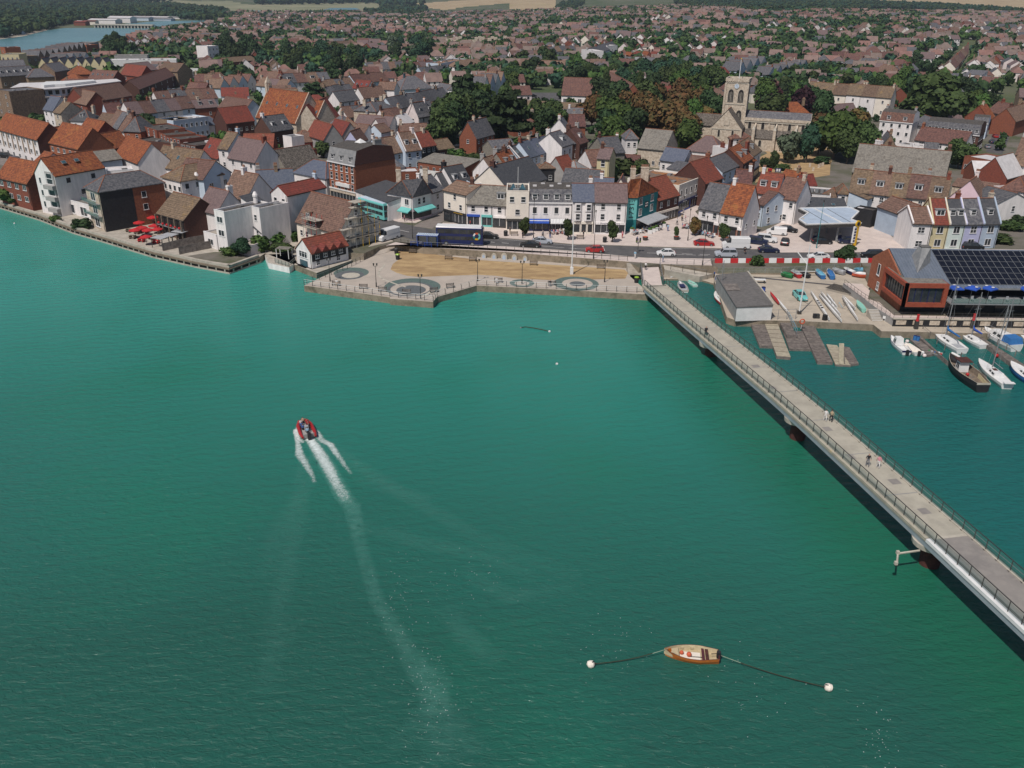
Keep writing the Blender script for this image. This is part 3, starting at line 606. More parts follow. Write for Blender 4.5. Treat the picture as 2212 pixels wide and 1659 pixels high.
# boat yard
yard=[W('l',660,660,Q),W('l',745,690,Q),W('l',1410,700,Q),W('l',2212,738,Q),W('m',350,1165,Q),W('m',450,1245,Q),W('m',2400,1285,Q),W('m',2400,1100,Q),W('m',600,1060,Q),W('m',200,380,Q),W('l',1240,135,Q),W('l',540,110,Q),W('l',520,260,Q)]
sheet('boat_yard',yard,'yard',Q,thick=3)
sheet('slipway',[W('u',780,480,.5),W('u',1500,470,.5),W('u',1740,540,.5),W('l',560,300,.5),W('l',540,110,.5),W('u',780,200,.5)],'yard',.35,thick=2)
b=MB()
A1,A2,B1,B2=W('u',770,190,G),W('u',1850,380,Q),W('u',800,290,G-.6),W('u',1560,440,Q)
b.add([tuple(p)for p in(A1,A2,B2,B1)]+[(p.x,p.y,-1)for p in(A1,A2,B2,B1)],[(3,2,1,0),(3,7,6,2),(2,6,5,1)],'conc');struct(b.obj('slip_ramp'))
# ---------------------------------------------------------------- the houses, read from the sight points
H=house
# waterfront shops facing the road, left to right
H('d',100,920,382,985,7.6,9,'g',1.6,'cream','brown',(1,2),'cream corner shop with a black shopfront beside the side street',cat='shop',ch=(),shop=[(0,.32,'black','black',None),(.32,1,'black','black',('VANESSA WEST','yellowp',.6,.22))],z0=0)
H('d',385,1085,706,1100,5.6,8,'g',3.6,'white','greyroof',(2,),'white shop with mottled stone slate roof and blue and aqua shop signs',cat='shop',ch=(0,),shop=[(0,.52,'blue','white',None),(.56,1,'aqua','aqua',('APPLE & GREEN','darkm',.7)if 0 else None)])
H('d',710,1103,874,1112,5.6,8,'g',3.6,'white','greyroof',(1,),'narrow white shop with one dormer beside the tall cream house',cat='shop',ch=(),dm=1,dmk=1.6,shop=[(0,1,'white','metal',None)])
H('d',876,932,1157,936,9.6,9,'f',0,'cream','darkflat',(2,1),'tall plain cream shop with flat parapet and green fascia',cat='shop',ch=(),ww=1.1,shop=[(0,1,'metal','cream',('HARRIS & SON','frame',.5)if 0 else None)])
H('d',1160,1070,1697,1076,7.0,10,'m',3.4,'white','slate',(4,),'wide white shop with slate mansard, four dormers and blue and white awnings',cat='shop',ch=(),dm=4,kind='plain',ww=1.0,wh=1.6,shop=[(0,.47,'navy','navy',None),(.47,1,'navy','dark',None)])
H('d',1700,1060,1962,1062,7.8,8,'g',3.2,'white','blueslate',(2,2),'white house with stacked bay windows and small panes below',ch=(.97,),chc='white',shop=[(0,.4,'cream','cream',None),(.4,.7,'cream','cream',None),(.7,1,'cream','cream',None)])
H('e',78,1065,470,1072,7.8,8,'g',3.4,'white','purple',(2,2),'white shop whose sign reads FIREPLACE CENTRE',cat='shop',ch=(),shop=[(0,1,'white','white',('Fireplace Centre','navy',.62,.42))])
H('e',852,1046,1112,975,6.0,9,'g',4.2,'bd','red',(3,),'low shop under a steep red tile roof beside the teal pub',cat='shop',ch=(.05,),kind='wide',shop=[(0,1,'cream','timber',None)])
H('e',1115,864,1416,750,7.4,15,'f',0,'cream','lichenflat',(5,),'cream flat-roofed shop with blue front and lichened roof',cat='shop',ch=(),kind='plain',wh=1.8,shop=[(0,.5,'navy','blue',('Boots','frame',.3)),(.5,1,'navy','navy',('Boots','frame',.3))])
H('e',1435,836,1646,766,6.4,10,'g',4.8,'bd','red',(2,),'gabled shop with big dark red tile roof past the flat-roofed shop',cat='shop',ch=(),kind='case',ww=2,shop=[(0,1,'cream','cream',None)])
H('e',1648,702,1902,595,6.8,9,'g',3.2,'pb','slate',(4,),'pale shop with slate roof halfway up the shopping street',cat='shop',ch=(.02,),wh=1.8,shop=[(0,.5,'grey','white',None),(.5,1,'white','white',None)])
H('e',1902,590,2020,520,7.6,9,'g',3.6,'bd','orange',(2,),'timbered shop with dormers in a rusty tile roof near the church',cat='shop',ch=(),dm=2,wh=2,shop=[(0,1,'black','timber',None)])
H('e',2024,500,2122,430,7.8,9,'g',3.6,'white','lichen',(2,),'narrow white gabled shop nearest the churchyard',cat='shop',ch=(),dm=1,wh=2,shop=[(0,1,'black','timber',None)])
H('e',1590,555,1880,600,6.2,8,'h',4.6,'brick','orange',(0,),'orange hipped roof house behind the pale shop',ch=(.1,.9))
H('e',1690,415,1985,395,7.6,7,'f',0,'white','whiteroof',(0,),'flat white roofed block between the orange roof and the church',ch=(.1,.9))
H('e',1190,432,1640,474,4.6,10,'h',4.6,'white','purple',(5,),'low white hall with long hipped mauve roof below the church trees',ch=())
H('e',878,546,1165,584,4.2,7,'g',3.4,'white','blueslate',(3,),'small white house with bright blue slate roof behind the shops',ch=())
H('e',1215,618,1440,642,3.6,6,'g',2.6,'white','brown',(2,),'low brown roofed cottage beside the blue slate roof',ch=(.95,))
H('e',960,660,1270,705,3.4,6,'l',1.4,'white','slate',(0,),'lean-to with grey roof below the blue slate house',ch=())
H('e',600,396,930,428,6,13,'g',5.2,'stone','greyroof',(0,4),'big stone hall with pale mottled roof against the dark trees',ch=(),Rr=(0,),kind='case')
H('e',455,292,602,292,7.4,7,'h',2.6,'white','slate',(2,2),'white house with hipped slate roof left of the stone hall',ch=())
H('e',0,400,195,470,6.5,7,'x',4,'flint','slate',(1,0),'tall flint gable with white arched window and chimney',ch=(0,))
H('e',195,420,355,425,6.5,7,'h',3,'pb','slate',(0,1),'pale blue walled house with slate top beside the white chimney stack',ch=(1,),chc='white')
H('e',375,590,605,606,3,5,'g',2.3,'brick','rb',(0,),'small outbuilding with red brown roof in the garden trees',ch=())
H('e',1630,1190,1905,1236,6.0,9,'g',6.0,'white','orange',(2,),'white corner restaurant with rusty orange roof on the square',cat='restaurant',ch=(.02,),chc='white',kind='sash',Rr=(2,),shop=[(0,.12,'white','brick',None),(.12,.8,'black','brick',None),(.8,1,'white','brick',None)])
H('e',1358,1135,1626,1182,5.9,9,'g',5.2,'white','slate',(2,),'white restaurant wing with grey roof turned to the shopping street',cat='restaurant',ch=(),shop=[(0,.75,'black','black',None),(.75,1,'white','brick',None)])
H('f',470,1085,580,1110,5.4,10,'g',2.5,'pb','brown',(1,),'dark tiled rear wing behind the white restaurant',ch=(),Rr=(3,2))
H('f',740,1005,982,1046,6.2,8,'g',4.4,'white','rb',(2,1),'white house with plain red brown roof left of the petrol station',ch=(.98,),Rr=(0,),kind='sash')
H('f',470,945,740,978,6.0,8,'g',4.4,'pinkwhite','red',(0,1),'rosy house with two tall dormers in a red roof',ch=(0,),chc='white',dm=2,dmk=1.3)
H('f',225,890,420,900,6.0,7,'g',4,'white','rb',(0,),'red roofed house tucked behind the corner restaurant',ch=(.98,),chc='white')
H('f',745,810,930,852,3.2,6,'g',3,'bd','orange',(0,),'low rusty roofed store beside the churchyard wall',ch=(.9,))
H('f',925,835,1050,872,3.2,5,'x',2.6,'pb','red',(1,),'tiny red roofed outhouse behind the rosy house',ch=())
H('f',1060,812,1165,800,3.2,4,'h',2,'brick','orange',(0,),'tiny hipped outhouse near the churchyard path',ch=())
H('f',1090,975,1400,1000,4.6,11,'f',0,'white','darkflat',(3,),'white flat-roofed garage with round topped windows and roof plant',ch=(),kind='plain',ww=2.6,wh=1.5)
H('f',1270,1000,1500,1030,3.6,6,'h',2.2,'brick','lichen',(1,),'brown hipped brick annex behind the petrol canopy',ch=(),kind='wide',ww=2.6)
H('f',1500,966,1622,972,5.2,5,'h',2,'white','lichen',(1,1),'narrow white house with small hipped roof above the canopy',ch=())
H('f',960,1135,1600,1165,3.4,6,'l',1.3,'black','ds',(0,),'black petrol station kiosk under the canopy',cat='shop',ch=(),sk=2)
row('g',62,926,1252,1050,5,6.2,8,4.8,['white','white','white','cream','white'],['lichen','brown','lichen','brown','lichen'],(2,2),'the white terrace with dormers in brown roofs behind the petrol station',dm=1,dmk=1.5,dalt=False,ch=(.96,),kind='grid')
H('g',95,690,1230,800,7.2,13,'g',6.6,'buff','greyroof',(0,5),'old brick school hall with long grey roof and tall grid windows',cat='hall',ch=(.32,.995),chc='brick',kind='grid',ww=3.4,wh=3.4,near=True)
H('g',438,62,838,98,8.6,9,'m',3.8,'white','rb',(4,4,2),'white georgian house with red mansard and black framed sashes',ch=(.02,.98),dm=2,kind='plain')
H('g',842,95,1000,150,7,8,'g',3,'white','slate',(2,1),'white house with slate roof between the georgian house and the long mansard',ch=())
H('g',1000,190,1660,250,6.4,12,'m',4.2,'bd','slate',(6,6),'long dark shop block with slate mansard and eight white dormers',cat='shop',ch=(),dm=8,Rr=(4,4))
H('g',865,300,1475,372,5.2,9,'g',4,'white','rb',(3,2),'long white house with mossy red brown roof in front of the mansard block',ch=(.0,),kind='wide',ww=2.4)
H('g',650,345,832,372,5.4,6,'f',0,'white','darkflat',(0,),'plain white cube house beside the olive gable',ch=())
H('g',842,372,975,382,5.6,5,'f',0,'white','darkflat',(1,1),'white cube house with one wide window',ch=(),kind='wide',ww=2.4)
H('g',968,490,1130,502,3.4,5,'g',4,'white','slate',(0,1),'small white house with steep grey slate slope',ch=())
H('g',440,395,640,405,4.6,9,'x',4.4,'buff','slate',(1,),'olive gabled house with dark slates behind the school hall',ch=(0,),chc='buff')
H('g',240,470,440,520,5.8,7,'g',3,'white','slate',(0,),'grey roofed house with great white chimney stack',ch=(.1,.3),chc='white')
H('g',1480,500,2050,602,5.8,11,'f',0,'brick','whiteroof',(6,),'flat roofed brick shop with white windows behind the double gable',cat='shop',ch=(),kind='case',ww=1.4)
H('g',1480,648,1612,718,3.6,9,'x',3,'brick','whiteroof',(0,),'smaller of two brick gables with white metal roofs',ch=())
H('g',1614,716,2002,776,3.6,12,'x',5.4,'brick','whiteroof',(0,),'larger of two brick gables with white metal roofs',ch=())
H('g',2050,590,2300,640,5.8,9,'g',4,'white','brown',(0,),'pale house with brown roof right of the white metal gables',ch=())
H('g',1264,1030,1722,1092,5.2,8,'x',5.2,'pink','brown',(1,2),'pink gabled house above the row of coloured cottages',ch=(1,),chc='pinkwhite')
H('g',1890,1090,2300,1062,6.2,9,'x',2.2,'white','slate',(1,1),'bright white house at the right edge above the hedge',ch=())
H('g',1930,905,2230,950,6.6,8,'h',3.2,'white','rb',(2,),'white house with dark bay roof at the right edge',ch=())
H('g',1330,868,1832,940,3.0,4,'l',1.4,'stone','brown',(0,),'long low store with brown roof below the brick gables',ch=())
H('g',1838,870,1960,900,5.2,5,'f',0,'pinkwhite','greyroof',(1,),'small blocky rosy house beside the long low store',ch=())
H('g',838,1330,1086,1336,6.2,9,'g',2.6,'white','brown',(1,1),'white end house where the long wall in painted shade meets the street',name='terraced_house',ch=(),kind='grid',ww=1.5,par=True)
H('g',1090,1335,1296,1336,5.9,8,'g',4.6,'yellow','red',(1,1),'yellow cottage with red roof and wide dormer in the coloured row',name='terraced_house',ch=(),dm=1,dmk=1.7,kind='case',ww=1.5,wh=1.6,par=True)
H('g',1298,1336,1498,1335,5.9,8,'g',4.6,'mint','ds',(1,1),'pale mint cottage with black roof and twin dormers in the coloured row',name='terraced_house',ch=(.98,),dm=2,kind='case',ww=1.5,wh=1.6,par=True)
H('g',1500,1335,1716,1330,5.9,8,'g',4.6,'lilac','slate',(1,1),'lilac cottage with small dormer in the coloured row',name='terraced_house',ch=(),dm=1,kind='grid',ww=1.5,wh=1.6,par=True)
H('g',1718,1330,1922,1326,5.9,8,'g',4.6,'bluegrey','ds',(1,1),'blue grey cottage at the right end of the coloured row',name='terraced_house',ch=(.98,),dm=1,kind='case',ww=1.5,wh=1.6,par=True)
H('g',412,1120,740,1238,5.6,7,'g',2.2,'bluegrey','brown',(0,),'blank walled building painted in blue grey shade right of the petrol station',ch=())  # bluish shade of this wall put into its colour
H('g',742,1240,838,1326,5.6,7,'f',0,'bluegrey','brown',(0,),'stepped wall painted in blue grey shade joining the white end house',ch=())  # carries on the same painted shade
H('g',285,1040,440,975,5.0,5,'l',1.2,'pb','lichen',(0,),'pale blue rear extension with lean-to roof above the petrol yard',ch=())
H('g',115,1140,350,1180,4.2,4,'f',0,'black','darkflat',(0,),'black flat-roofed store at the back of the petrol yard',ch=())
# behind the waterfront shops
H('d',905,922,1372,778,5.6,12,'g',5.2,'cream','ds',(0,),'great dark gabled roof with yellow verges behind the cream shop',ch=(.05,))
H('d',236,880,456,836,5.4,8,'g',4.4,'white','ds',(0,),'slate roofed house with two white dormers and big left chimney',ch=(.02,),chc='black',dm=2)
H('d',462,850,788,826,6.2,6,'f',0,'pb','felt',(0,),'low blue grey flat-roofed block behind the mottled roof shop',ch=(.3,))
H('d',722,716,882,664,5.4,7,'g',3.8,'white','brown',(2,),'white gabled cottage with lichened roof and flint front',ch=(.02,),dm=1)
H('d',884,660,1042,604,6,7,'g',4,'flint','orange',(2,),'rust tiled house wrapped in scaffold poles',ch=(.02,.6),dm=2)
H('d',1045,545,1170,510,5.8,8,'g',3.4,'pb','ds',(1,1),'pale blue fronted house with curved parapet in the little terrace',name='terraced_house',ch=(0,),sk=2,par=True)
row('d',1166,510,1476,424,3,6.4,8,4,['pb','pb','white'],['blueslate'],(2,1),'the pale blue terrace climbing away behind the shops',sk=1,wh=1.5,ch=(.02,))
H('d',1562,388,1692,346,8.6,9,'g',3.6,'white','slate',(2,2),'tall white house with blank gable beside the cedar',ch=(0,),chc='white',dm=1,wh=1.6)
H('d',1694,350,1778,338,5.4,8,'g',3,'bd','slate',(1,1),'dark brick house with tall white sash beside the tall white house',ch=())
H('d',1780,350,1880,314,5.4,8,'g',4.6,'bd','rb',(2,),'brick house under a steep weathered red roof with one dormer',ch=(.0,.98),dm=1)
H('d',1282,262,1462,300,6.6,7,'f',0,'white','slate',(0,),'white flat fronted house at the end of the lane',ch=(.6,),chc='white')
H('d',1400,190,1640,200,7.5,8,'x',4,'white','slate',(0,),'broad white gable at the top of the lane',ch=(0,),chc='white')
H('d',1660,130,1850,130,6.4,7,'g',3.6,'brick','rb',(0,),'red brown house half hidden by the woods above the lane',ch=(.3,.9))
H('d',296,262,505,282,5.6,13,'x',5.2,'brick','slate',(1,0),'red brick gable with white ground floor beside the black car',ch=(.3,),chc='stone',Rr=(4,3))
H('d',597,225,678,205,5.6,8,'g',3.6,'pb','lichen',(1,1),'little pale house attached behind the red brick gable',ch=(.98,))
H('c',1916,425,2124,396,3.1,7,'g',2.6,'bd','lichen',(2,),'tiled garage with clerestory window strip',name='garage',cat='garage',ch=(),kind='wide',ww=2.6,wh=.7)
H('c',1680,572,2250,655,3.6,8,'l',1.4,'brick','greyroof',(7,),'long low workshop with blue grey roof',name='workshop',cat='workshop',ch=(),kind='case')
H('d',580,380,716,420,3.2,9,'x',2.4,'flint','slate',(0,),'flint barn with grey slates beside the drive',name='barn',cat='barn',ch=())
H('d',1600,722,1746,684,4.2,7,'g',4.2,'grey','red',(1,),'pantiled outbuilding with coping behind the mansard shop',ch=())
H('d',1285,655,1465,652,5.4,5,'h',1.4,'black','lichen',(2,),'dark boarded box with pyramid roof and white windows',ch=(.2,))
H('d',1755,560,1932,628,5.2,7,'x',3.8,'white','rb',(1,),'white gabled cottage with red brown roof left of the tall cream house',ch=(1,),chc='grey',dm=0)
H('d',1995,528,2146,540,8.4,7,'g',2.4,'yellow','purple',(1,1,1),'narrow three storey cream stone house with brown quoins',ch=(.0,),ww=1.2,wh=1.8)
H('d',1560,820,1988,850,3.8,9,'g',3,'white','slate',(0,3),'long low white building with grey roof behind the mansard shop',ch=(),kind='case')
H('d',1752,700,1880,662,4.4,6,'h',2.6,'grey','lead',(1,),'grey rendered outhouse with lead roof',ch=())
H('e',60,920,290,930,6.5,7,'g',2.4,'white','blueslate',(0,),'blue slated rear roof behind the fireplace shop',ch=(.3,),chc='white')
H('e',290,925,470,935,6.6,6,'x',3,'cream','purple',(0,),'cream gable end tucked left of the teal pub',ch=())
# round the bus stops
H('c',572,556,898,622,10.4,14,'m',4.2,'bo','lead',(5,5,4),'tall orange brick bank building with grey mansard and white balcony',cat='bank',ch=(),dm=3,wc2='bd',wh=1.9,shop=[(0,1,'stone','stone',None)],near=True)
H('c',912,935,1306,1076,4.6,9,'l',1.6,'white','ds',(0,),'low shop with grey fascia behind the pale green bus',cat='shop',ch=(),shop=[(0,1,'gc','white',None)])
H('c',150,706,546,784,5.4,8,'h',3.6,'white','blueslate',(4,),'long white building with hipped blue slate roof below the brick bank',ch=(),wh=1.6)
H('c',1230,490,1372,466,5.8,8,'g',4.2,'pb','brown',(1,1),'left pale blue cottage with tan tiles behind the bank',name='terraced_house',ch=(0,),chc='white')
H('c',1374,466,1522,440,5.8,8,'g',4.2,'pb','brown',(1,1),'middle pale blue cottage with dark tiles behind the bank',name='terraced_house',ch=(.98,),chc='stone')
H('c',1524,440,1722,415,6.2,8,'g',5,'pb','brown',(2,2),'pale blue cottage with twin dormers and white coping',name='terraced_house',ch=(.98,),chc='pinkwhite',dm=2,par=True)
H('c',1724,390,1902,362,5.2,8,'g',4,'black','red',(3,0),'black fronted pub with curved red roof and hanging sign',cat='pub',ch=(.7,),chc='stone')
H('c',1232,700,1520,640,4,6,'l',2.4,'grey','slate',(0,),'grey tiled slope below the pale blue cottages',ch=())
H('c',1388,704,1700,692,3.8,7,'f',0,'brick','whiteroof',(1,1),'small red brick flat-roofed block with tall brick stack',ch=(.02,),kind='grid')
H('c',765,322,940,332,4.4,8,'x',3.4,'lilac','brown',(1,1),'lilac gabled cottage right of the twin stone gables',ch=())
H('c',305,236,518,302,6,7,'g',4.6,'grey','red',(0,),'front one of twin stone gables with bright red roof',ch=(),Rr=(1,1))
H('c',560,216,738,264,6,7,'g',4.4,'grey','red',(0,),'rear one of twin stone gables with bright red roof',ch=(),Rr=(1,1))
H('c',890,202,1022,216,4.6,6,'g',2.4,'white','brown',(1,1),'leftmost little white cottage behind the garden',ch=())
H('c',1062,196,1226,214,4.6,6,'x',2.4,'pb','brown',(1,),'pale blue gabled cottage in the cluster behind the garden',ch=())
H('c',1222,150,1332,140,5,7,'g',2.6,'white','purple',(1,1),'white cottage with mauve roof in the cluster behind the garden',ch=())
H('c',556,128,756,152,5,8,'h',4,'white','slate',(2,),'white house with pyramid slate roof in front of the scaffolded chapel',ch=(.5,),chc='stone')
H('c',760,150,940,140,5,7,'h',3,'white','brown',(2,1),'white house with low brown hipped roof beside the pyramid roof',ch=())
H('b',1780,342,2075,312,4.2,8,'h',3.4,'redwall','brown',(0,1),'red walled building with grey brown hipped roof',ch=())
H('b',1592,250,1700,268,8.4,5,'f',0,'white','felt',(0,),'blank white lift tower on the flat roofs',ch=())
H('b',1440,506,2012,416,4.2,10,'f',0,'brick','lichenflat',(0,),'low red brick flat-roofed block with lichen and roof lights',ch=())
H('b',1095,395,1470,395,4.4,9,'g',3.6,'brick','red',(0,),'plain red roofs behind the white shop with mauve slates',ch=())
H('b',918,516,1252,576,8.2,9,'g',5,'white','purple',(3,1),'large white shop with mauve slate roof on the high street',cat='shop',ch=(.97,),shop=[(0,.35,'black','white',None),(.35,.65,'black','black',None),(.65,1,'black','white',None)],kind='case')
H('b',792,402,914,418,9.2,9,'g',4,'white','lichen',(1,1),'narrow white shop with lichened roof and high blue gable',cat='shop',ch=(.98,),chc='pb',shop=[(0,1,'black','black',None)])
H('b',580,482,798,530,5.8,8,'g',4.4,'white','red',(2,),'white shop with red tile roof, two roof lights and a magenta sign',cat='shop',ch=(),sk=2,shop=[(.3,1,'rp','white',None)])
H('b',1258,622,1476,656,5.2,7,'g',4.4,'pinkwhite','red',(2,),'rosy shop with bright red roof joined to the flint museum',cat='shop',ch=(),shop=[(0,1,'white','grey',None)])
H('b',1658,704,2080,628,4.6,10,'g',5.6,'flint','mottle',(0,),'medieval flint museum with heavy mossy stone roof',name='flint_museum',cat='museum',ch=(),L=(1,),kind='case')
H('b',1300,908,1742,884,6,8,'g',3.8,'white','blueslate',(0,),'blue slate roofs with orange ridge tiles behind the tall white house',ch=(.0,.55),chc='brick')
H('b',848,976,1142,1036,5.4,9,'g',5.2,'white','brown',(3,),'white rear wing under a broad brown roof with a white flue',ch=(.4,),chc='white')
H('b',0,618,492,692,5.4,9,'g',5,'white','lichen',(3,),'long tawny pantiled house with three roof lights',ch=(.25,),chc='stone',sk=3)
H('b',105,760,335,816,8.4,12,'h',3,'white','lichen',(4,3),'white faced block with hipped pantile roof and blue shaded side',ch=(),Rr=(4,3,2),kind='plain',ww=1.1)
H('b',612,790,950,700,8.4,9,'x',3.6,'pb','brown',(2,2),'tall gable wall with pale blue shade painted on, joined to the white faced block',ch=(),kind='case',ww=1.5)  # pale blue stands for the shade on this wall
H('b',540,1150,775,1212,4.6,8,'g',4.4,'white','purple',(0,),'mauve slated house behind the restaurant barn',ch=(.98,),chc='white')
H('b',45,1200,372,1290,4.8,10,'g',4.0,'bd','lichen',(0,),'dark brick restaurant barn with open timber front',name='restaurant_barn',cat='restaurant',ch=(),Rr=(0,0),g=Q+.2)
H('b',1448,952,1642,990,10.3,12,'x',1.8,'white','red',(2,2,2),'tallest white riverside house with tiled roof and blue shaded flank',ch=(1,),chc='pb',ww=1,wh=1.6,g=Q+.3)
H('b',740,1162,864,1192,9.4,12,'f',0,'white','darkflat',(1,1,0),'narrow white riverside tower house with dark flat roof',ch=(),Rr=(0,),kind='case',ww=2,g=Q)
H('b',612,1432,772,1480,3.4,6,'f',0,'white','conc',(1,),'white ground floor terrace block in front of the tower house',ch=(),kind='case',ww=2,g=Q)
H('b',1188,1122,1300,1150,7.8,8,'f',0,'white','darkflat',(1,1),'white middle house with tarred flat roof',ch=())
H('b',1425,1256,1572,1212,6.2,8,'l',3.6,'white','ds',(0,2),'white lean-to house with dark slates beside the tallest white house',ch=(),L=(1,),g=Q+.3)
H('b',1325,1456,1512,1408,3.0,8,'l',3.6,'white','ds',(2,),'small white riverside house with black lean-to roof',ch=(),L=(2,),kind='case',ww=1.3,g=Q+.6)
H('o',1215,735,1390,770,2.4,5,'f',0,'pinkwhite','conc',(0,),'tiny flat-roofed garden room in the riverside shrubs',ch=(),g=Q)
H('c',1840,956,2000,906,5.6,8,'g',3.2,'white','slate',(1,1),'white side wing of the aqua awning shop',cat='shop',ch=(.0,),chc='white',Rr=(0,))
H('c',2000,900,2130,878,5,6,'g',3.4,'white','ds',(0,),'dark slated end roof beyond the aqua awning shop',ch=())
# left riverside
H('a',-60,158,456,298,8.4,9,'g',4.4,'white','orange',(8,8,7),'long three storey white and brown housing block with orange roof',cat='flats',ch=(),kind='case',ww=1.4,wc2='bd')
H('a',602,332,966,414,7.2,11,'g',5.4,'bo','orange',(5,5),'orange brick flats with broad orange hipped looking roof',cat='flats',ch=(),kind='case',ww=1.4)
H('a',515,282,608,300,7.2,6,'x',3.2,'bo','orange',(1,1),'gabled balcony bay of the orange brick flats',cat='flats',ch=(),kind='case',ww=1.8)
H('a',1060,470,1610,366,4.8,8,'g',4.2,'brick','orange',(4,),'low flats with long orange pantiled roof',cat='flats',ch=(),kind='case')
H('a',960,200,1180,250,7,8,'g',4,'brick','orange',(0,),'orange roof peeping over the broad orange roof',ch=())
H('a',988,602,1500,534,7.4,8,'g',2.2,'bluegrey','greyroof',(0,),'big blank blue grey warehouse wall with round vent',name='warehouse',cat='warehouse',ch=())
H('a',1420,480,1700,590,7.4,9,'g',4.8,'white','orange',(0,1),'tall gabled warehouse with orange lichened roof',name='warehouse',cat='warehouse',ch=())
H('a',425,702,668,746,10.2,14,'x',3.8,'white','orange',(0,),'tall white riverside flats with balconies and orange roof',cat='flats',ch=(),Rr=(2,1,1),kind='plain',ww=1.3,g=Q+.1)
H('a',330,655,430,680,9.6,11,'g',3.6,'white','orange',(1,1,1),'left wing of the riverside flats with projecting balconies',cat='flats',ch=(),kind='case',ww=1.8,g=Q+.1)
H('a',-40,756,336,838,5.8,9,'g',4.4,'brick','orange',(4,4),'red brick riverside terrace with white panels at the left edge',cat='flats',ch=(),kind='case',ww=1.6)
H('a',1050,892,1216,950,9.4,16,'h',3,'stone','slate',(1,1,1),'modern black and brick riverside house with slate roof',ch=(),Rr=(0,),kind='case',ww=2.4,wh=2,g=Q+.1)
H('a',792,1030,1092,1110,3.6,9,'f',0,'white','greyroof',(2,),'low modern riverside room with white piers and big glass doors',ch=(),kind='case',ww=3,wh=2.3,g=Q)
H('a',1730,1050,2032,1012,3.8,9,'f',0,'brick','greyroof',(2,),'low brick flat-roofed annex with terrace chairs',ch=(),kind='case',ww=1.6)
H('a',1312,690,1640,668,7.2,6,'f',0,'white','whiteroof',(0,2),'white flat-roofed box below the scaffolded warehouse',ch=())
H('a',1186,82,1372,102,6.4,7,'g',2.8,'white','lichen',(3,3),'white shop with lichened roof at the street bend',cat='shop',ch=(),shop=[(0,.5,'rp','black',None),(.5,1,'black','white',None)])
row('a',1322,132,1524,192,3,5.6,9,5,['white','cream','white'],['brown','slate','brown'],(1,1),'the little shop terrace left of the brick parade',kind='case')
H('a',1526,196,1732,206,6.4,9,'h',4.6,'bo','slate',(2,1),'orange brick corner shop with hipped slate roof',cat='shop',ch=(.2,))
H('a',1728,126,1930,188,7.6,10,'f',0,'brick','darkflat',(3,3,0),'tallest part of the red brick shop parade',cat='shop',ch=(),wh=1.8,shop=[(0,.5,'yellowp','cream',None),(.5,1,'blue','white',None)])
H('a',1932,206,2046,250,6.8,10,'f',0,'brick','darkflat',(3,0),'middle part of the red brick shop parade',cat='shop',ch=(),wh=1.8,shop=[(0,1,'white','white',None)])
H('b',150,265,322,300,6.4,10,'f',0,'brick','darkflat',(4,0),'end of the red brick parade with white pediment',cat='shop',ch=(),wh=1.8,shop=[(0,1,'white','white',None)])
H('b',326,346,516,378,5.8,12,'f',0,'bd','darkflat',(3,0),'dark brick flat-roofed corner shop',cat='shop',ch=(),kind='case',ww=1.8,shop=[(0,1,'black','white',None)])
H('b',518,372,860,300,5.4,26,'f',0,'bd','darkflat',(4,0),'sprawling dark flat-roofed store behind the parade',cat='shop',ch=(),kind='case')
H('a',866,66,1112,76,6.2,8,'h',3.8,'white','ds',(2,1),'white house with black hipped roof and small pediment',ch=(.97,),chc='stone',dm=1)
H('a',774,56,862,70,5.6,8,'g',3.4,'white','rb',(2,),'small white shop left of the black hipped roof',cat='shop',ch=())
H('t',865,570,985,590,9,9,'g',3.4,'stone','lichen',(1,1,1),'tall grey gabled shop with bay windows',cat='shop',ch=(.3,),chc='stone')
H('t',700,520,860,545,9,8,'g',4.4,'white','blueslate',(2,2,2),'white turreted shop with steep blue slate roof',cat='shop',ch=())
H('t',1760,640,2020,620,4,8,'g',4.6,'pb','rb',(2,),'cottage with red brown roof and stepped chimney behind the white shops',ch=(0,),chc='brick')
# behind, towards the railway
H('A',752,886,1138,822,7.4,11,'g',5.2,'brick','brown',(9,9),'long red brick flats with two rows of white windows',cat='flats',ch=(),kind='case',ww=1.2,chc='brick')
H('A',560,862,748,905,7.4,9,'g',4.6,'brick','brown',(2,2),'left gabled end of the long red brick flats',cat='flats',ch=(),kind='case',ww=1.2)
H('A',1200,770,1510,650,6,9,'g',4,'bd','rb',(6,6),'brown roofed terrace block with white gable near the station bridge',cat='flats',ch=(),kind='case')
H('A',1040,640,1215,660,7,9,'g',5,'brick','red',(2,2),'red roofed brick block with pale gable edge',ch=())
H('A',1170,620,1360,600,8,12,'g',4,'buff','purple',(3,),'grey brown gabled flats left of the sheeted scaffold',cat='flats',ch=())
H('A',1360,610,1530,620,8,12,'g',4,'buff','lichen',(3,3),'tan gabled flats below the sheeted scaffold',cat='flats',ch=())
H('A',940,520,1520,515,9,12,'f',0,'ow','whiteroof',(0,),'large block wrapped in white scaffold sheeting',cat='flats',ch=())
H('A',985,480,1270,478,10,12,'f',0,'grey','greyroof',(6,0),'grey flat-roofed block behind the sheeted one',cat='flats',ch=())
H('A',585,645,800,640,7,12,'h',4.4,'brick','orange',(0,4),'orange pyramid roof with small white lantern',cat='flats',ch=(.5,),chc='frame')
H('A',760,680,970,690,7,10,'g',4,'brick','rb',(0,),'red brown roofed flats with roof lights',cat='flats',ch=(),sk=5)
H('A',530,695,690,698,6,8,'h',3,'brick','orange',(0,),'low orange hipped roof behind the white modern flats',cat='flats',ch=())
H('A',240,670,470,660,7,10,'h',4,'buff','slate',(0,),'grey hipped roof block left of the orange pyramid',cat='flats',ch=())
H('A',0,660,310,640,8,10,'g',4,'buff','slate',(5,),'long slate roof with white dormers at the left edge',cat='flats',ch=(),dm=5)
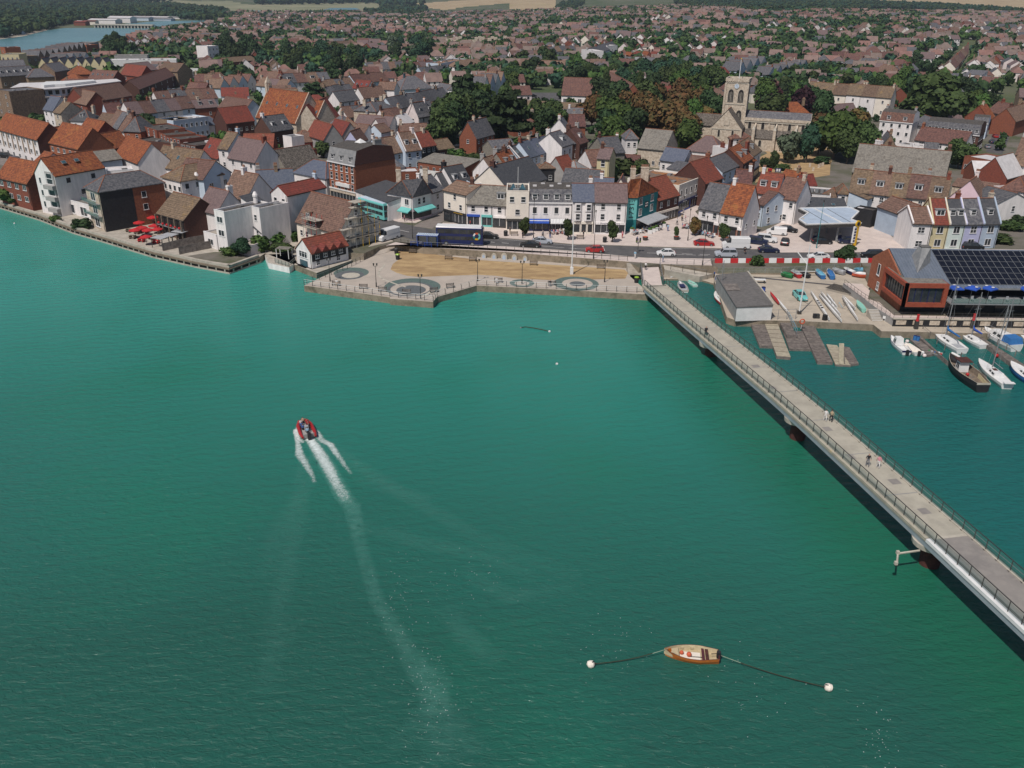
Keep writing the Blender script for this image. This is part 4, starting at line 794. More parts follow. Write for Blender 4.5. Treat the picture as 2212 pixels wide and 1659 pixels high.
H('A',-40,600,230,590,8,10,'g',4.4,'buff','slate',(0,),'far slate roofs at the left edge',cat='flats',ch=())
H('A',470,620,600,600,8,10,'g',4,'buff','slate',(0,),'pale coped slate roof left of the orange pyramid',cat='flats',ch=(),par=True)
row('A',330,560,930,560,8,9,13,3.6,['yellow'],['slate'],(1,1),'the yellow saw-tooth gables by the river',roof='x',ch=(),near=False)
row('A',330,500,540,475,4,9,12,4,['buff'],['slate'],(1,),'the front dark saw-tooth houses on the river bank',roof='x',ch=(),near=False)
row('A',540,455,745,415,5,9,12,4,['buff'],['slate'],(1,),'the rear dark saw-tooth houses on the river bank',roof='x',ch=(),near=False)
row('A',555,520,780,500,4,9,12,3.6,['bluegrey'],['slate'],(1,),'the blue grey saw-tooth houses behind the yellow ones',roof='x',ch=(),near=False)
H('A',620,380,745,388,11,10,'f',0,'bo','felt',(4,4,4),'orange brick riverside block of flats',cat='flats',ch=(),near=False)
H('A',745,380,850,360,11,12,'f',0,'grey','felt',(3,3,3,3),'grey stepped riverside block of flats beside the trees',cat='flats',ch=(),near=False)
H('A',0,470,160,470,15,14,'f',0,'yellow','felt',(4,4,4,4),'yellow brick flats at the left edge above the river',cat='flats',ch=(),near=False)
H('A',160,490,330,480,11,14,'f',0,'buff','felt',(3,3,3),'lower yellow brick flats with roof terrace by the river',cat='flats',ch=(),near=False)
H('A',0,405,40,410,13,10,'f',0,'bo','felt',(1,1,1),'rust coloured corner flats on the river bank',cat='flats',ch=(),near=False)
H('A',-60,770,75,790,13,14,'f',0,'buff','slate',(2,2,2,2),'dark balconied flats at the left edge of the square',cat='flats',ch=(),near=False)
H('A',1955,540,2212,520,7,9,'g',2.6,'brick','lichen',(7,7),'long brick flats below the big dark trees',cat='flats',ch=(),near=False)
H('A',1790,400,1885,395,14,12,'f',0,'white','whiteroof',(3,3,3,3),'white four storey block right of the level crossing',cat='flats',ch=(),near=False)
H('A',1740,520,1835,520,6,8,'h',3,'pb','rb',(2,2),'station house with brown hipped roof',ch=())
H('A',1680,530,1735,535,4,6,'x',2.4,'white','purple',(1,),'small gabled kiosk left of the station house',ch=())
H('A',1750,670,1860,690,5,7,'x',3,'white','brown',(0,),'white gabled shed below the railway trees',ch=())
H('b',240,68,668,14,7.4,9,'f',0,'pb','whiteroof',(7,7),'pale blue flat-roofed office with white roof',cat='office',ch=(),kind='case')
H('b',15,40,238,66,7.4,9,'f',0,'buff','whiteroof',(1,0),'tan brick end of the flat-roofed office',cat='office',ch=(),kind='case',ww=1.6)
H('b',895,98,1240,60,5.4,9,'g',5,'bd','red',(5,),'long dark red roof with ragged edge below the orange chapel',ch=())
H('b',1450,200,1720,160,6,9,'g',4.6,'bd','slate',(2,),'slate roofed house with two white dormers and white stack',ch=(.0,),chc='white',dm=2)
H('b',600,130,830,110,4,6,'h',3,'white','blueslate',(0,),'round ended slate roof between the office and the red roof',ch=())
row('A',1680,700,1910,700,3,5,7,3.4,['white','pb'],['rb','brown'],(1,1),'the gabled cottages right of the railway bridge')
row('A',1600,790,1760,800,2,5,8,4,['brick'],['rb'],(1,1),'the brick pair near the railway bridge')
row('A',1900,760,2212,700,4,5,8,4,['pb','white'],['brown','rb'],(1,1),'the white gabled cottages at the foot of the dark wood',roof='x')
row('A',1370,880,1880,840,4,5.2,8,4,['white','cream','white'],['brown','slate','brown','rb'],(2,),'the low brown roofs behind the white modern flats',sk=1)
row('A',1130,990,1680,930,5,5.2,8,4.2,['white','pb','white'],['purple','brown','slate'],(1,1),'the mixed rooftops behind the brick parade')
H('A',1885,925,2110,960,6,9,'g',4,'pb','brown',(0,2),'broad brown roofed house with blue grey walls near the orange chapel',ch=())
H('A',1600,940,1880,920,5,7,'g',3,'brick','purple',(2,),'house with a row of small dormers behind the office',ch=(.5,),dm=3)
# centre, behind the chapel
H('B',0,1006,345,1062,6.4,14,'g',10,'stone','orange',(0,4),'chapel nave with glowing orange lichened roof and roof lights',name='chapel',cat='chapel',ch=(0,),chc='stone',sk=4,par=True)
H('B',352,1052,502,1078,5.6,11,'g',8,'stone','orange',(0,2),'lower chapel wing with rusty red roof',name='chapel',cat='chapel',ch=(),sk=3,par=True)
H('B',560,1080,720,1000,5.6,10,'g',7,'stone','red',(0,),'scaffolded chapel transept with plain red roof',name='chapel',cat='chapel',ch=())
H('B',85,850,350,850,6,10,'g',3.6,'black','lichen',(6,),'black boarded building with tawny roof behind the chapel',ch=(),kind='case')
row('B',0,735,250,760,3,5.4,8,3.6,['pb','white'],['brown','purple'],(1,1),'the gabled cottages left of the black boarded building')
row('B',250,715,645,690,4,5.6,8,4.2,['pb','white'],['slate','rb','brown'],(2,1),'the brown roofed terrace below the great wood',dm=1,dmk=2)
row('B',0,680,240,700,3,5.4,8,4,['brick','white'],['rb','brown'],(2,1),'the upper terrace left of the great wood')
row('B',860,725,1146,690,4,6,8,4.2,['pb','white'],['rb'],(2,2),'the terrace with long red brown roof in the middle')
row('B',640,770,860,745,3,5.4,8,4,['white','pinkwhite'],['brown','slate'],(2,1),'the terrace left of the long red brown roof')
H('B',830,760,955,770,6,8,'g',3.6,'white','red',(0,),'white house with red roof and three roof lights in the middle',ch=(),sk=3)
row('B',640,830,860,800,3,5.4,8,4,['bd','pb'],['slate'],(1,),'the slate roofs right of the black boarded building')
row('B',930,850,1130,830,3,5.6,8,4.2,['white','pb'],['brown'],(2,1),'the brown roofed terrace behind the pale stone villa')
H('B',1048,770,1192,775,8.4,8,'g',3,'white','brown',(1,1,1),'tall white gabled house above the long slate terrace',ch=(.0,.98))
H('B',720,880,890,860,5.6,8,'g',4,'white','slate',(3,2),'house with black gable end and white front near the conifer',ch=())
H('B',500,780,650,770,6,8,'g',3.4,'white','lichen',(3,),'white fronted house with tawny roof left of the conifer',ch=(.3,.6))
row('B',1190,945,1675,845,7,5.6,8,4.4,['pb','white'],['slate'],(2,2),'the long slate terrace running towards the hipped white house')
H('B',1655,775,1845,782,6.4,10,'h',5,'white','slate',(3,3),'white corner house with tall hipped slate roof',ch=(.9,))
row('B',1848,790,1965,770,2,6.4,9,5,['white'],['slate'],(2,2),'the pair right of the hipped white corner house')
row('B',1965,760,2156,690,4,9,9,4.6,['mint','pb'],['slate','brown'],(1,1,1),'the tall pastel gabled row above the car park',roof='x')
H('B',1035,965,1188,925,7.4,10,'h',3,'stone','slate',(4,4),'three storey stone villa with white chimneys',ch=(.0,.5,.98),chc='stone')
H('B',890,960,1035,990,6,8,'x',4,'white','slate',(0,),'pale gable left of the stone villa',ch=())
row('B',790,1010,1010,985,3,5,8,3.6,['white','pb'],['brown','slate'],(1,1),'the cottages in front of the stone villa')
row('B',1445,645,1680,620,5,5,8,3.8,['pb'],['slate'],(1,1),'the blue fronted terrace with a white gable end')
row('B',1380,590,1560,575,3,5.4,8,3.6,['white'],['rb','purple'],(2,1),'the white pair behind the blue fronted terrace')
H('B',1590,548,1822,508,9,10,'f',0,'pb','lichenflat',(7,7,7),'three storey blue grey block with flat lichened roof',cat='flats',ch=(),near=False)
H('B',1750,580,1990,560,6.4,10,'h',4,'white','brown',(4,2),'white villas with brown hipped roofs and round chimneys',ch=(.2,.7))
H('B',1250,775,1530,760,4.4,14,'h',6,'pb','slate',(3,),'school with broad slate roof and glass lantern',cat='school',ch=(.3,),chc='glassblue')
H('B',1530,770,1680,800,4,9,'g',3,'grey','slate',(0,),'low grey wing of the school',cat='school',ch=())
row('B',960,600,1340,590,6,5.4,8,4,['pb','brick','white'],['slate','brown'],(1,),'the brown and slate roofs under the middle wood')
row('B',840,555,960,550,2,5,7,4,['white'],['slate'],(1,),'the pair of slate gables at the wood edge')
H('B',1340,530,1520,520,5,12,'g',3,'grey','purple',(0,),'low grey hall behind the slate terraces',ch=())
H('B',540,400,850,385,7,9,'g',3,'buff','lichen',(6,),'long tawny roofed flats behind the great wood',cat='flats',ch=(),near=False)
H('B',1005,440,1132,440,6,9,'g',4,'brick','purple',(3,2),'brick house with dormer windows beside the wood',ch=(),near=False)
H('B',920,400,1000,420,6,8,'x',3.6,'brick','purple',(1,),'brick gable beside the dormered brick house',ch=(),near=False)
H('B',1310,1000,1400,1010,6,8,'x',5,'pinkwhite','slate',(1,1),'left pink gothic gable',ch=(1,),chc='pinkwhite')
H('B',1405,1010,1560,985,6,8,'g',5,'pinkwhite','slate',(2,1),'right wing of the pink gothic house with steep gablets',ch=(.0,),chc='brick',dm=2)
H('B',1560,970,1720,930,4.6,8,'g',3.6,'brick','brown',(2,),'brown roofed house beside the dark pines',ch=())
H('B',1150,1060,1290,1070,5.4,7,'x',3,'white','whiteroof',(1,1),'white house with pale flat gables left of the gothic house',ch=(.5,))
H('B',850,1070,1150,1090,5,8,'g',3,'white','purple',(3,),'long white cottages with mauve roof left of the gothic house',ch=(.2,.7))
row('B',1120,1035,1290,1015,2,5.6,7,3.6,['white','pinkwhite'],['rb','brown'],(1,1),'the red and white pair left of the pink gothic house')
H('d',60,20,240,20,4,6,'g',2,'cream','rb',(0,),'small red brown roof by the garden left of the drive',ch=())
# around and behind the church
row('C',0,490,300,480,6,5.6,8,4,['white','pb'],['brown','purple'],(1,1),'the front rooftops left of the tall white terrace')
row('C',0,425,290,415,6,6,8,4,['white','cream'],['brown','rb'],(2,),'the back row of brown roofs left of the tall white terrace')
row('C',300,450,600,430,7,8,8,3.6,['white'],['brown','slate'],(1,1),'the tall white terrace with many white chimneys',chc='white')
H('C',598,425,690,440,13,9,'f',0,'white','whiteroof',(0,),'blank white end wall of the sea green terrace',ch=())
row('C',692,478,905,405,6,9,9,4.4,['mint','pb'],['slate'],(1,1,1),'the sea green terrace in the trees')
H('C',820,395,910,390,12,9,'f',0,'white','whiteroof',(1,1),'white tower block end above the sea green terrace',ch=())
H('C',50,565,250,575,6,9,'g',3.6,'white','brown',(5,5),'brown roofed flats with white balconies, left half',cat='flats',ch=(),near=False)
H('C',250,575,452,580,6,9,'g',3.6,'white','brown',(5,5),'brown roofed flats with white balconies, right half',cat='flats',ch=(),near=False)
H('C',425,818,745,830,5.4,14,'g',7.6,'white','rb',(5,),'library with steep plain red brown roof and white bays',name='library',cat='library',ch=(),kind='case',ww=1.8,wh=2)
H('C',745,740,930,860,5.4,12,'g',7,'brick','rb',(0,),'right wing of the library with red brown roof',name='library',cat='library',ch=())
H('C',0,915,650,950,4,9,'l',1.6,'white','lichen',(0,),'long low tawny roofed annexe in front of the library',ch=(),near=False)
H('C',470,1005,600,1010,6,8,'g',3,'brick','slate',(1,1),'small brick house with slate roof below the library',ch=(.0,),chc='white')
row('C',970,540,1230,545,3,6,10,3.6,['white','pb'],['slate','lead'],(2,1),'the slate roofs in front of the red gables',near=False)
row('C',1000,505,1290,500,4,6.4,9,4.4,['brick','pinkwhite'],['orange','red'],(1,1),'the red roofed villas in the trees',roof='x',near=False)
row('C',1110,430,1330,420,3,6,9,4.4,['pinkwhite','brick'],['red'],(1,1),'the pink gabled villas above the red ones',roof='x',near=False)
H('C',1665,455,1810,460,5.4,9,'g',5,'white','red',(3,),'white house with long bright red roof left of the church tower',ch=(),near=False)
H('C',1640,530,1775,530,3,7,'h',3,'cream','brown',(0,),'low brown bungalow behind the church trees',ch=(),near=False)
H('C',1640,290,1728,290,6,9,'f',0,'white','whiteroof',(3,3,3),'white boxy flats among red roofs on the far slope',cat='flats',ch=(),near=False)
H('C',1710,640,1840,650,5.4,8,'x',4,'bd','red',(1,1),'red gabled cottages just left of the church tower',ch=(),near=False)
H('C',1800,610,1910,612,6,9,'g',2,'white','orange',(0,),'white house with flat orange roof behind the church tower',ch=(),near=False)
H('C',1812,590,1950,600,6.4,9,'m',2.8,'white','slate',(3,1),'white house with silver mansard behind the tower mast',ch=(.1,.8),chc='white',near=False)
row('C',1950,610,2200,545,4,7,11,5,['pb','white'],['slate'],(1,1),'the steep white gables behind the church tower',roof='x',near=False)
row('E',0,650,345,570,6,6.4,9,4.2,['pb','bluegrey'],['slate'],(1,1),'the blue grey gabled cottages behind the church',roof='x',near=False)
H('E',332,520,600,560,8,11,'f',0,'buff','darkflat',(5,5),'brick and white modern flats with dark flat roof',cat='flats',ch=(),kind='wide',ww=2,near=False)
H('E',530,560,690,565,7,9,'f',0,'buff','darkflat',(2,2),'lower brick wing of the modern flats',cat='flats',ch=(),kind='wide',ww=2,near=False)
row('E',522,505,715,500,2,6,9,4.6,['white'],['rb'],(1,1),'the two steep gables above the modern flats',near=False)
row('E',310,790,1062,848,6,9,8,4.4,['white','white','cream'],['lichen'],(1,1),'the long white terrace with lichened roof behind the churchyard',chc='stone',near=True)
H('E',345,870,480,830,5,7,'g',3.6,'white','rb',(0,),'red brown roofed wing in front of the long white terrace',ch=())
row('E',480,890,750,870,2,4.4,6,2.6,['stone'],['greyroof','brown'],(0,),'the low grey roofed backs of the long white terrace',sk=1)
H('E',125,975,345,975,6,8,'h',4,'brick','orange',(0,),'rusty hipped roof rising behind the church nave',ch=(.95,),chc='brick')
H('E',560,1000,780,985,5,8,'g',4,'brick','purple',(0,),'plain mauve roofed hall right of the church',ch=(0,))
H('E',900,620,1060,640,6,9,'h',5,'white','brown',(2,1),'brown hipped villa in the trees behind the churchyard',ch=(.5,),near=False)
H('E',1030,560,1200,570,6,9,'h',4,'white','rb',(0,),'red brown hipped villa in the trees',ch=(),near=False)
row('E',1125,635,1300,600,5,5,9,3.4,['pb'],['slate','brown'],(1,),'the row of slate gables in the gardens',near=False)
row('E',780,550,915,560,2,6,9,4,['white','pb'],['slate'],(1,1),'the grey gabled pair in the gardens',near=False)
row('E',920,500,1140,490,3,6,9,4,['white'],['brown','rb'],(1,1),'the tan roofed villas above the gardens',near=False)
row('E',1030,415,1230,410,3,6,9,4,['cream','brick'],['brown','orange'],(1,1),'the orange and brown villas higher up the slope',near=False)
H('E',845,345,935,345,6,9,'f',0,'white','lichen',(3,3),'small white flats with tawny roof on the slope',cat='flats',ch=(),near=False)
H('E',1420,630,1570,640,4.4,9,'x',3,'buff','brown',(1,),'tan gabled chalet in the gardens at right',ch=(),near=False)
H('E',1705,640,1850,650,8,9,'l',2,'white','slate',(2,2),'tall white slant roofed house near the right hand street',ch=(),near=False)
row('E',1620,590,1780,400,7,6,9,4,['cream','brick'],['rb','brown'],(1,1),'the brown roofs stepping up the right hand street',near=False)
H('E',1710,885,1900,890,6,9,'h',3.6,'cream','rb',(3,1),'cream villa with hipped roof at the street corner',ch=(.7,))
H('E',1700,1010,1905,1030,5,9,'x',5,'brick','orange',(0,),'pair of rusty orange gables by the right hand street',ch=(.5,))
H('E',1890,960,2005,985,6.4,9,'g',4,'white','rb',(2,2),'dark roofed shops lining the right hand street',cat='shop',ch=(.3,))
H('E',1770,1060,1900,1070,6,8,'m',2.6,'pb','slate',(1,1),'small slate mansard shop at the bend of the right hand street',cat='shop',ch=())
H('E',2140,1050,2300,1000,6,9,'g',4.6,'brick','brown',(0,),'brown roofed houses at the far side of the right hand street',ch=(.3,))
H('g',2110,480,2300,500,6,9,'g',4.6,'brick','brown',(0,),'big brown roof at the right edge beside the street',ch=())
# the teal corner pub: five-sided plan under one hipped roof
def polyhouse(name,label,cat,eaves,backs,he,ridge,wc,rc,g=G,ridge_z=None):
 E=[W(r,X,Y,g+he)for r,X,Y in eaves];
 c=sum(((Vector((p.x,p.y)))for p in E),Vector((0,0)))/len(E)
 ft=[Vector((p.x,p.y))for p in E]+[Vector((p[0],p[1]))for p in backs(E)]
 R1=[W(r,X,Y,g+ridge_z)for r,X,Y in ridge]
 t=thing(name,label,cat,(c.x,c.y,g));b=MB();loc=[(p.x-c.x,p.y-c.y)for p in ft]
 b.prism(loc,-1.6,he,wc);b.obj('wall',t)
 b=MB();n=len(ft);rl=[(p.x-c.x,p.y-c.y,ridge_z)for p in R1];cen=Vector((sum(p[0]for p in loc)/n,sum(p[1]for p in loc)/n))
 if area(loc)<0:loc=loc[::-1]
 ov=[]
 for p in loc:
  d=(Vector(p)-cen).normalized()*.4;ov.append((p[0]+d.x,p[1]+d.y,he))
 near_=lambda p:min(range(len(rl)),key=lambda i:(Vector(rl[i][:2])-Vector(p[:2])).length)
 for i in range(n):
  a,q=ov[i],ov[(i+1)%n];m1,m2=near_(a),near_(q)
  F_=[a,q,rl[m2]]if m1==m2 else[a,q,rl[m2],rl[m1]]
  b.face(F_,rc);b.tube([a,rl[m1]],.1,'ridge',4,cap=False)
 b.face([(x,y,z-.02)for x,y,z in reversed(ov)],rc)
 b.obj('roof',t)
 for p in ft:OCC.add((int(p.x//2),int(p.y//2)))
 occ_rect(c,Vector((1,0)),5,4)
 return t,E,c
t,E_,c=polyhouse('corner_pub','teal corner pub with 1731 painted on its end wall','pub',[('e',472,1018),('e',600,1015),('e',852,932)],
 lambda E:[(E[2].x-2.5,E[2].y+7),(E[0].x,E[0].y+8)],8.2,[('e',515,790),('e',640,775)],'teal','orange',ridge_z=12.6)
HOUSES.append((c.x,c.y,'teal corner pub'))
def on_wall(parent,c,A,B_,f,z,w,h,kind='sash',fn=None):
 d=(B_-A);rz=AT2(d.y,d.x);p=A.lerp(B_,f);nrm=Vector((math.sin(rz),-math.cos(rz)))
 return window(parent,p.x-c.x+nrm.x*.01,p.y-c.y+nrm.y*.01,z,w,h,rz,kind,True),rz,p,nrm
for f,z in((.17,6.2),(.72,6.2),(.17,3.6),(.72,3.8)):on_wall(t,c,E_[1],E_[2],f,z,1.3,1.7,'case')
d=E_[1]-E_[0];rz=AT2(d.y,d.x);p=E_[0].lerp(E_[1],.5);nr=Vector((math.sin(rz),-math.cos(rz)))
b=MB();b.box(-d.length/2+.1,-.05,2.9,d.length/2-.05,-.005,7.9,'aqua');o=b.obj('painted_panel',t,(p.x-c.x,p.y-c.y,0),rz)
tx=text('1731',3.3,'black',o,(0,-.06,5.1),rz=0,h=1.15);tx.rotation_euler=Matrix(((0,-1,0),(0,0,-1),(1,0,0))).to_euler()
text('EST',1.5,'black',o,(0,-.06,7.35),h=.45)
d2=E_[2]-E_[1];rz2=AT2(d2.y,d2.x);p2=E_[1].lerp(E_[2],.45);nr2=Vector((math.sin(rz2),-math.cos(rz2)))
b=MB();b.box(-.8,-.08,5.1,.8,-.005,6.5,'black');o=b.obj('sign',t,(p2.x-c.x,p2.y-c.y,0),rz2);text('CROWN',1.2,'frame',o,(0,-.09,6.1),h=.35);text('ANCHOR',1.2,'frame',o,(0,-.09,5.5),h=.35)
b=MB();L2=d2.length;b.box(-L2/2+.1,-.06,.1,L2/2-.1,-.005,2.7,'glass');b.obj('pane',t,((E_[1].x+E_[2].x)/2-c.x,(E_[1].y+E_[2].y)/2-c.y,0),rz2)
chimney(t,1.0,4.0,9,14.2,'stone',True,1.8,1.0,5);chimney(t,-1.6,5.5,9,13.6,'stone',True,1.2,1.0,3)
b=MB();aw=[(E_[1].x-c.x,E_[1].y-c.y),(E_[2].x-c.x,E_[2].y-c.y)];n2=nr2*3.4
for i in range(2):
 a0=Vector(aw[0]).lerp(Vector(aw[1]),i/2+.01);a1=Vector(aw[0]).lerp(Vector(aw[1]),(i+1)/2-.01)
 b.add([(a0.x,a0.y,3.0),(a1.x,a1.y,3.0),(a1.x+n2.x,a1.y+n2.y,2.35),(a0.x+n2.x,a0.y+n2.y,2.35),(a0.x,a0.y,2.94),(a1.x,a1.y,2.94),(a1.x+n2.x,a1.y+n2.y,2.1),(a0.x+n2.x,a0.y+n2.y,2.1)],[(0,3,2,1),(4,5,6,7),(2,3,7,6),(0,4,7,3),(1,2,6,5)],'gc')
b.obj('awning',t)
# aqua awning corner shop
t,E_,c=polyhouse('corner_shop','white corner shop with slate roof, pink front and aqua awnings','shop',[('c',1302,956),('c',1610,1016),('c',1842,955)],
 lambda E:[(E[2].x-1.5,E[2].y+7),(E[0].x+1,E[0].y+8)],5.9,[('c',1480,800),('c',1740,780)],'white','slate',ridge_z=10.0)
HOUSES.append((c.x,c.y,'aqua awning shop'))
for f,z in((.3,3.8),(.78,3.8)):on_wall(t,c,E_[0],E_[1],f,z,1.3,1.5,'case')
for f,z in((.35,3.8),(.6,3.8)):on_wall(t,c,E_[1],E_[2],f,z,1.0,1.5,'sash')
for A_,B_,m_ in((E_[0],E_[0].lerp(E_[1],.52),'pink'),(E_[0].lerp(E_[1],.55),E_[1],'aqua'),(E_[1],E_[2],'aqua')):
 d=B_-A_;rz=AT2(d.y,d.x);p=A_.lerp(B_,.5);Lh=d.length/2-.1
 b=MB();b.box(-Lh,-.07,.5,Lh,-.005,2.4,'glass');b.box(-Lh,-.12,0,Lh,-.072,.5,'pink');b.box(-Lh,-.14,2.4,Lh,-.072,2.9,'pink');b.obj('shopfront',t,(p.x-c.x,p.y-c.y,0),rz)
 if m_=='aqua':
  b=MB();b.add([(-Lh,-.15,3.2),(Lh,-.15,3.2),(Lh,-1.7,2.5),(-Lh,-1.7,2.5),(-Lh,-1.7,2.25),(Lh,-1.7,2.25),(-Lh,-.15,3.1),(Lh,-.15,3.1)],[(0,3,2,1),(3,4,5,2),(6,7,5,4),(0,6,4,3),(1,2,5,7)],'aqua');b.obj('awning',t,(p.x-c.x,p.y-c.y,0),rz)
for x,y in((-3,2.5),(3.5,4)):chimney(t,x,y,7.5,11.6,'stone',True,1.2,.9,4)
for x,y,r in((-3.2,.9,-.1),(-.9,-.4,-.1),(3.6,1.2,.5)):
 b=MB();b.box(-.6,-.1,7.0,.6,1.6,8.3,'lead');b.box(-.75,-.25,8.3,.75,1.8,8.42,'slate');o=b.obj('dormer',t,(x,y,0),r);window(o,0,-.11,7.15,1,1,0,'sash',False)
# ---------------------------------------------------------------- trees
import numpy as np
rng=np.random.default_rng(5)
def leafmat(name,c1,c2,rnd=.25):
 m=mat(name,c1,c2,.55,.75,rnd=rnd,spec=.2,det=5);return m
M['leaf']=leafmat('green_foliage',(.064,.095,.028),(.026,.045,.014))
M['leafd']=leafmat('dark_foliage',(.040,.068,.024),(.016,.034,.012))
M['leafl']=leafmat('light_foliage',(.070,.115,.026),(.034,.068,.016))
M['leafa']=leafmat('rusty_foliage',(.15,.075,.03),(.06,.06,.02))
M['leafp']=leafmat('purple_foliage',(.05,.018,.022),(.028,.012,.016))
M['leafg']=leafmat('silver_foliage',(.10,.13,.08),(.055,.075,.045))
M['leafb']=leafmat('blue_green_foliage',(.035,.085,.045),(.02,.05,.028))
M['bark']=mat('bark',(.12,.09,.065),(.07,.055,.04),4)
def crown_arrays(kind,n,seed,lobes=9,leaf=.06,core=True):
 r=np.random.default_rng(seed);C=[]
 if kind=='broad':
  for i in range(lobes):
   a=r.uniform(0,6.28);q=r.uniform(.0,.26)**1;z=r.uniform(.32,.80);q*=1.15-.9*abs(z-.5)
   C.append((q*math.cos(a),q*math.sin(a),z,r.uniform(.17,.27),r.uniform(.15,.23)))
  C.append((0,0,.55,.30,.34))
 elif kind=='poplar':
  for i in range(lobes):z=.12+.8*(i+.5)/lobes;k=.42*math.sin(PI_*min(1,z*1.02))**.6;C.append((r.uniform(-.08,.08),r.uniform(-.08,.08),z,k*.9,.12))
 elif kind=='cedar':
  for i in range(lobes+5):
   z=.28+.66*(i+.5)/(lobes+5);R=.42*(1-.62*((z-.28)/.7)**1.6);a=i*2.4
   C.append((R*.55*math.cos(a),R*.55*math.sin(a),z,R*.62,.035))
 elif kind=='bush':
  for i in range(lobes):a=r.uniform(0,6.28);q=r.uniform(0,.25);C.append((q*math.cos(a),q*math.sin(a),r.uniform(.2,.55),r.uniform(.2,.3),r.uniform(.2,.38)))
 C=np.array(C);w=C[:,3]**2*1.0;w/=w.sum()
 idx=r.choice(len(C),n,p=w);d=r.normal(size=(n,3));d/=np.linalg.norm(d,axis=1)[:,None]
 c=C[idx];rad=r.uniform(.82,1.08,n)[:,None]
 P=c[:,:3]+d*np.stack([c[:,3],c[:,3],c[:,4]],1)*rad
 nrm=d+r.normal(size=(n,3))*.55;nrm[:,2]+=.25;nrm/=np.linalg.norm(nrm,axis=1)[:,None]
 t=np.cross(nrm,r.normal(size=(n,3)));t/=np.linalg.norm(t,axis=1)[:,None];b=np.cross(nrm,t)
 s=r.uniform(.6,1.3,n)[:,None]*leaf;asp=r.uniform(.6,1,n)[:,None]
 V=np.stack([P-t*s-b*s*asp,P+t*s-b*s*asp*.8,P+t*s*.8+b*s*asp,P-t*s*1.1+b*s*asp],1).reshape(-1,3)
 Fc=np.arange(n*4).reshape(n,4)
 if core:
  vs=[];fs=[];k=len(V)
  for c in C:
   n1,n2=7,4;base=k+len(vs)
   for i in range(n2+1):
    t_=PI_*i/n2
    for j in range(n1):
     a=6.283*j/n1;q=.84+.08*math.sin(5*a+i+c[0]*40);vs.append((c[0]+c[3]*q*math.sin(t_)*math.cos(a),c[1]+c[3]*q*math.sin(t_)*math.sin(a),c[2]+c[4]*q*math.cos(t_)))
   for i in range(n2):
    for j in range(n1):fs.append((base+i*n1+j,base+(i+1)*n1+j,base+(i+1)*n1+(j+1)%n1,base+i*n1+(j+1)%n1))
  V=np.concatenate([V,np.array(vs)]);Fc=np.concatenate([Fc,np.array(fs)])
 return V,Fc
def np_mesh(name,V,Fc,mats,mi=None):
 me=bpy.data.meshes.new(name);nv,nf=len(V),len(Fc)
 me.vertices.add(nv);me.vertices.foreach_set('co',V.astype(np.float32).ravel())
 me.loops.add(nf*4);me.loops.foreach_set('vertex_index',Fc.astype(np.int32).ravel())
 me.polygons.add(nf);me.polygons.foreach_set('loop_start',np.arange(nf,dtype=np.int32)*4)
 try:me.polygons.foreach_set('loop_total',np.full(nf,4,dtype=np.int32))
 except Exception:pass
 for m in mats:me.materials.append(M[m])
 if mi is not None:me.polygons.foreach_set('material_index',mi.astype(np.int32))
 me.update(calc_edges=True);me.validate();return me
CR={}
for kind,n,var,lf in(('broad',1500,5,.040),('poplar',900,2,.045),('cedar',1500,2,.045),('bush',500,2,.07)):
 for s in range(var):
  V,Fc=crown_arrays(kind,n,11*s+len(kind),leaf=lf)
  for mt in('leaf','leafd','leafl','leafa','leafp','leafg','leafb'):CR[(kind,s,mt)]=(V,Fc)
_cm={}
def crown_mesh(kind,s,mt):
 k=(kind,s,mt)
 if k not in _cm:V,Fc=CR[k];_cm[k]=np_mesh('crown',V,Fc,[mt])
 return _cm[k]
def trunk_mesh(kind):
 b=MB();h=.5 if kind!='poplar' else .3
 b.tube([(0,0,-.05),(.005,.0,.15),(-.01,.01,.3),(0,0,h)],[.028,.022,.018,.010],'bark',6)
 for a in(0.3,2.3,4.4):b.tube([(0,0,.22),(.08*math.cos(a),.08*math.sin(a),.36),(.17*math.cos(a),.17*math.sin(a),.52)],[.013,.009,.004],'bark',5)
 return b.mesh('trunk')
TR={k:trunk_mesh(k)for k in('broad','poplar','cedar','bush')}
def tree(x,y,h,w,kind,mt,label,g=None,name='tree',cat='tree',group=None,z=None,tz=None):
 z=G if z is None else z
 t=thing(name,label,cat,(x,y,z),RU(0,6.28),group)
 nv={'broad':5,'poplar':2,'cedar':2,'bush':2}[kind]
 link('crown',crown_mesh(kind,random.randrange(nv),mt),t,(0,0,0 if tz is None else tz),0,(w,w,h))
 link('trunk',TR[kind],t,scale=(h*.8,h*.8,h))
 for i in range(-1,2):
  for j in range(-1,2):OCC.add((int((x+i*2)//2),int((y+j*2)//2)))
 return t
KW={'leaf':'mid green','leafd':'dark green','leafl':'bright green','leafa':'rust brown','leafp':'dark purple','leafg':'silvery','leafb':'blue green'}
NT=0
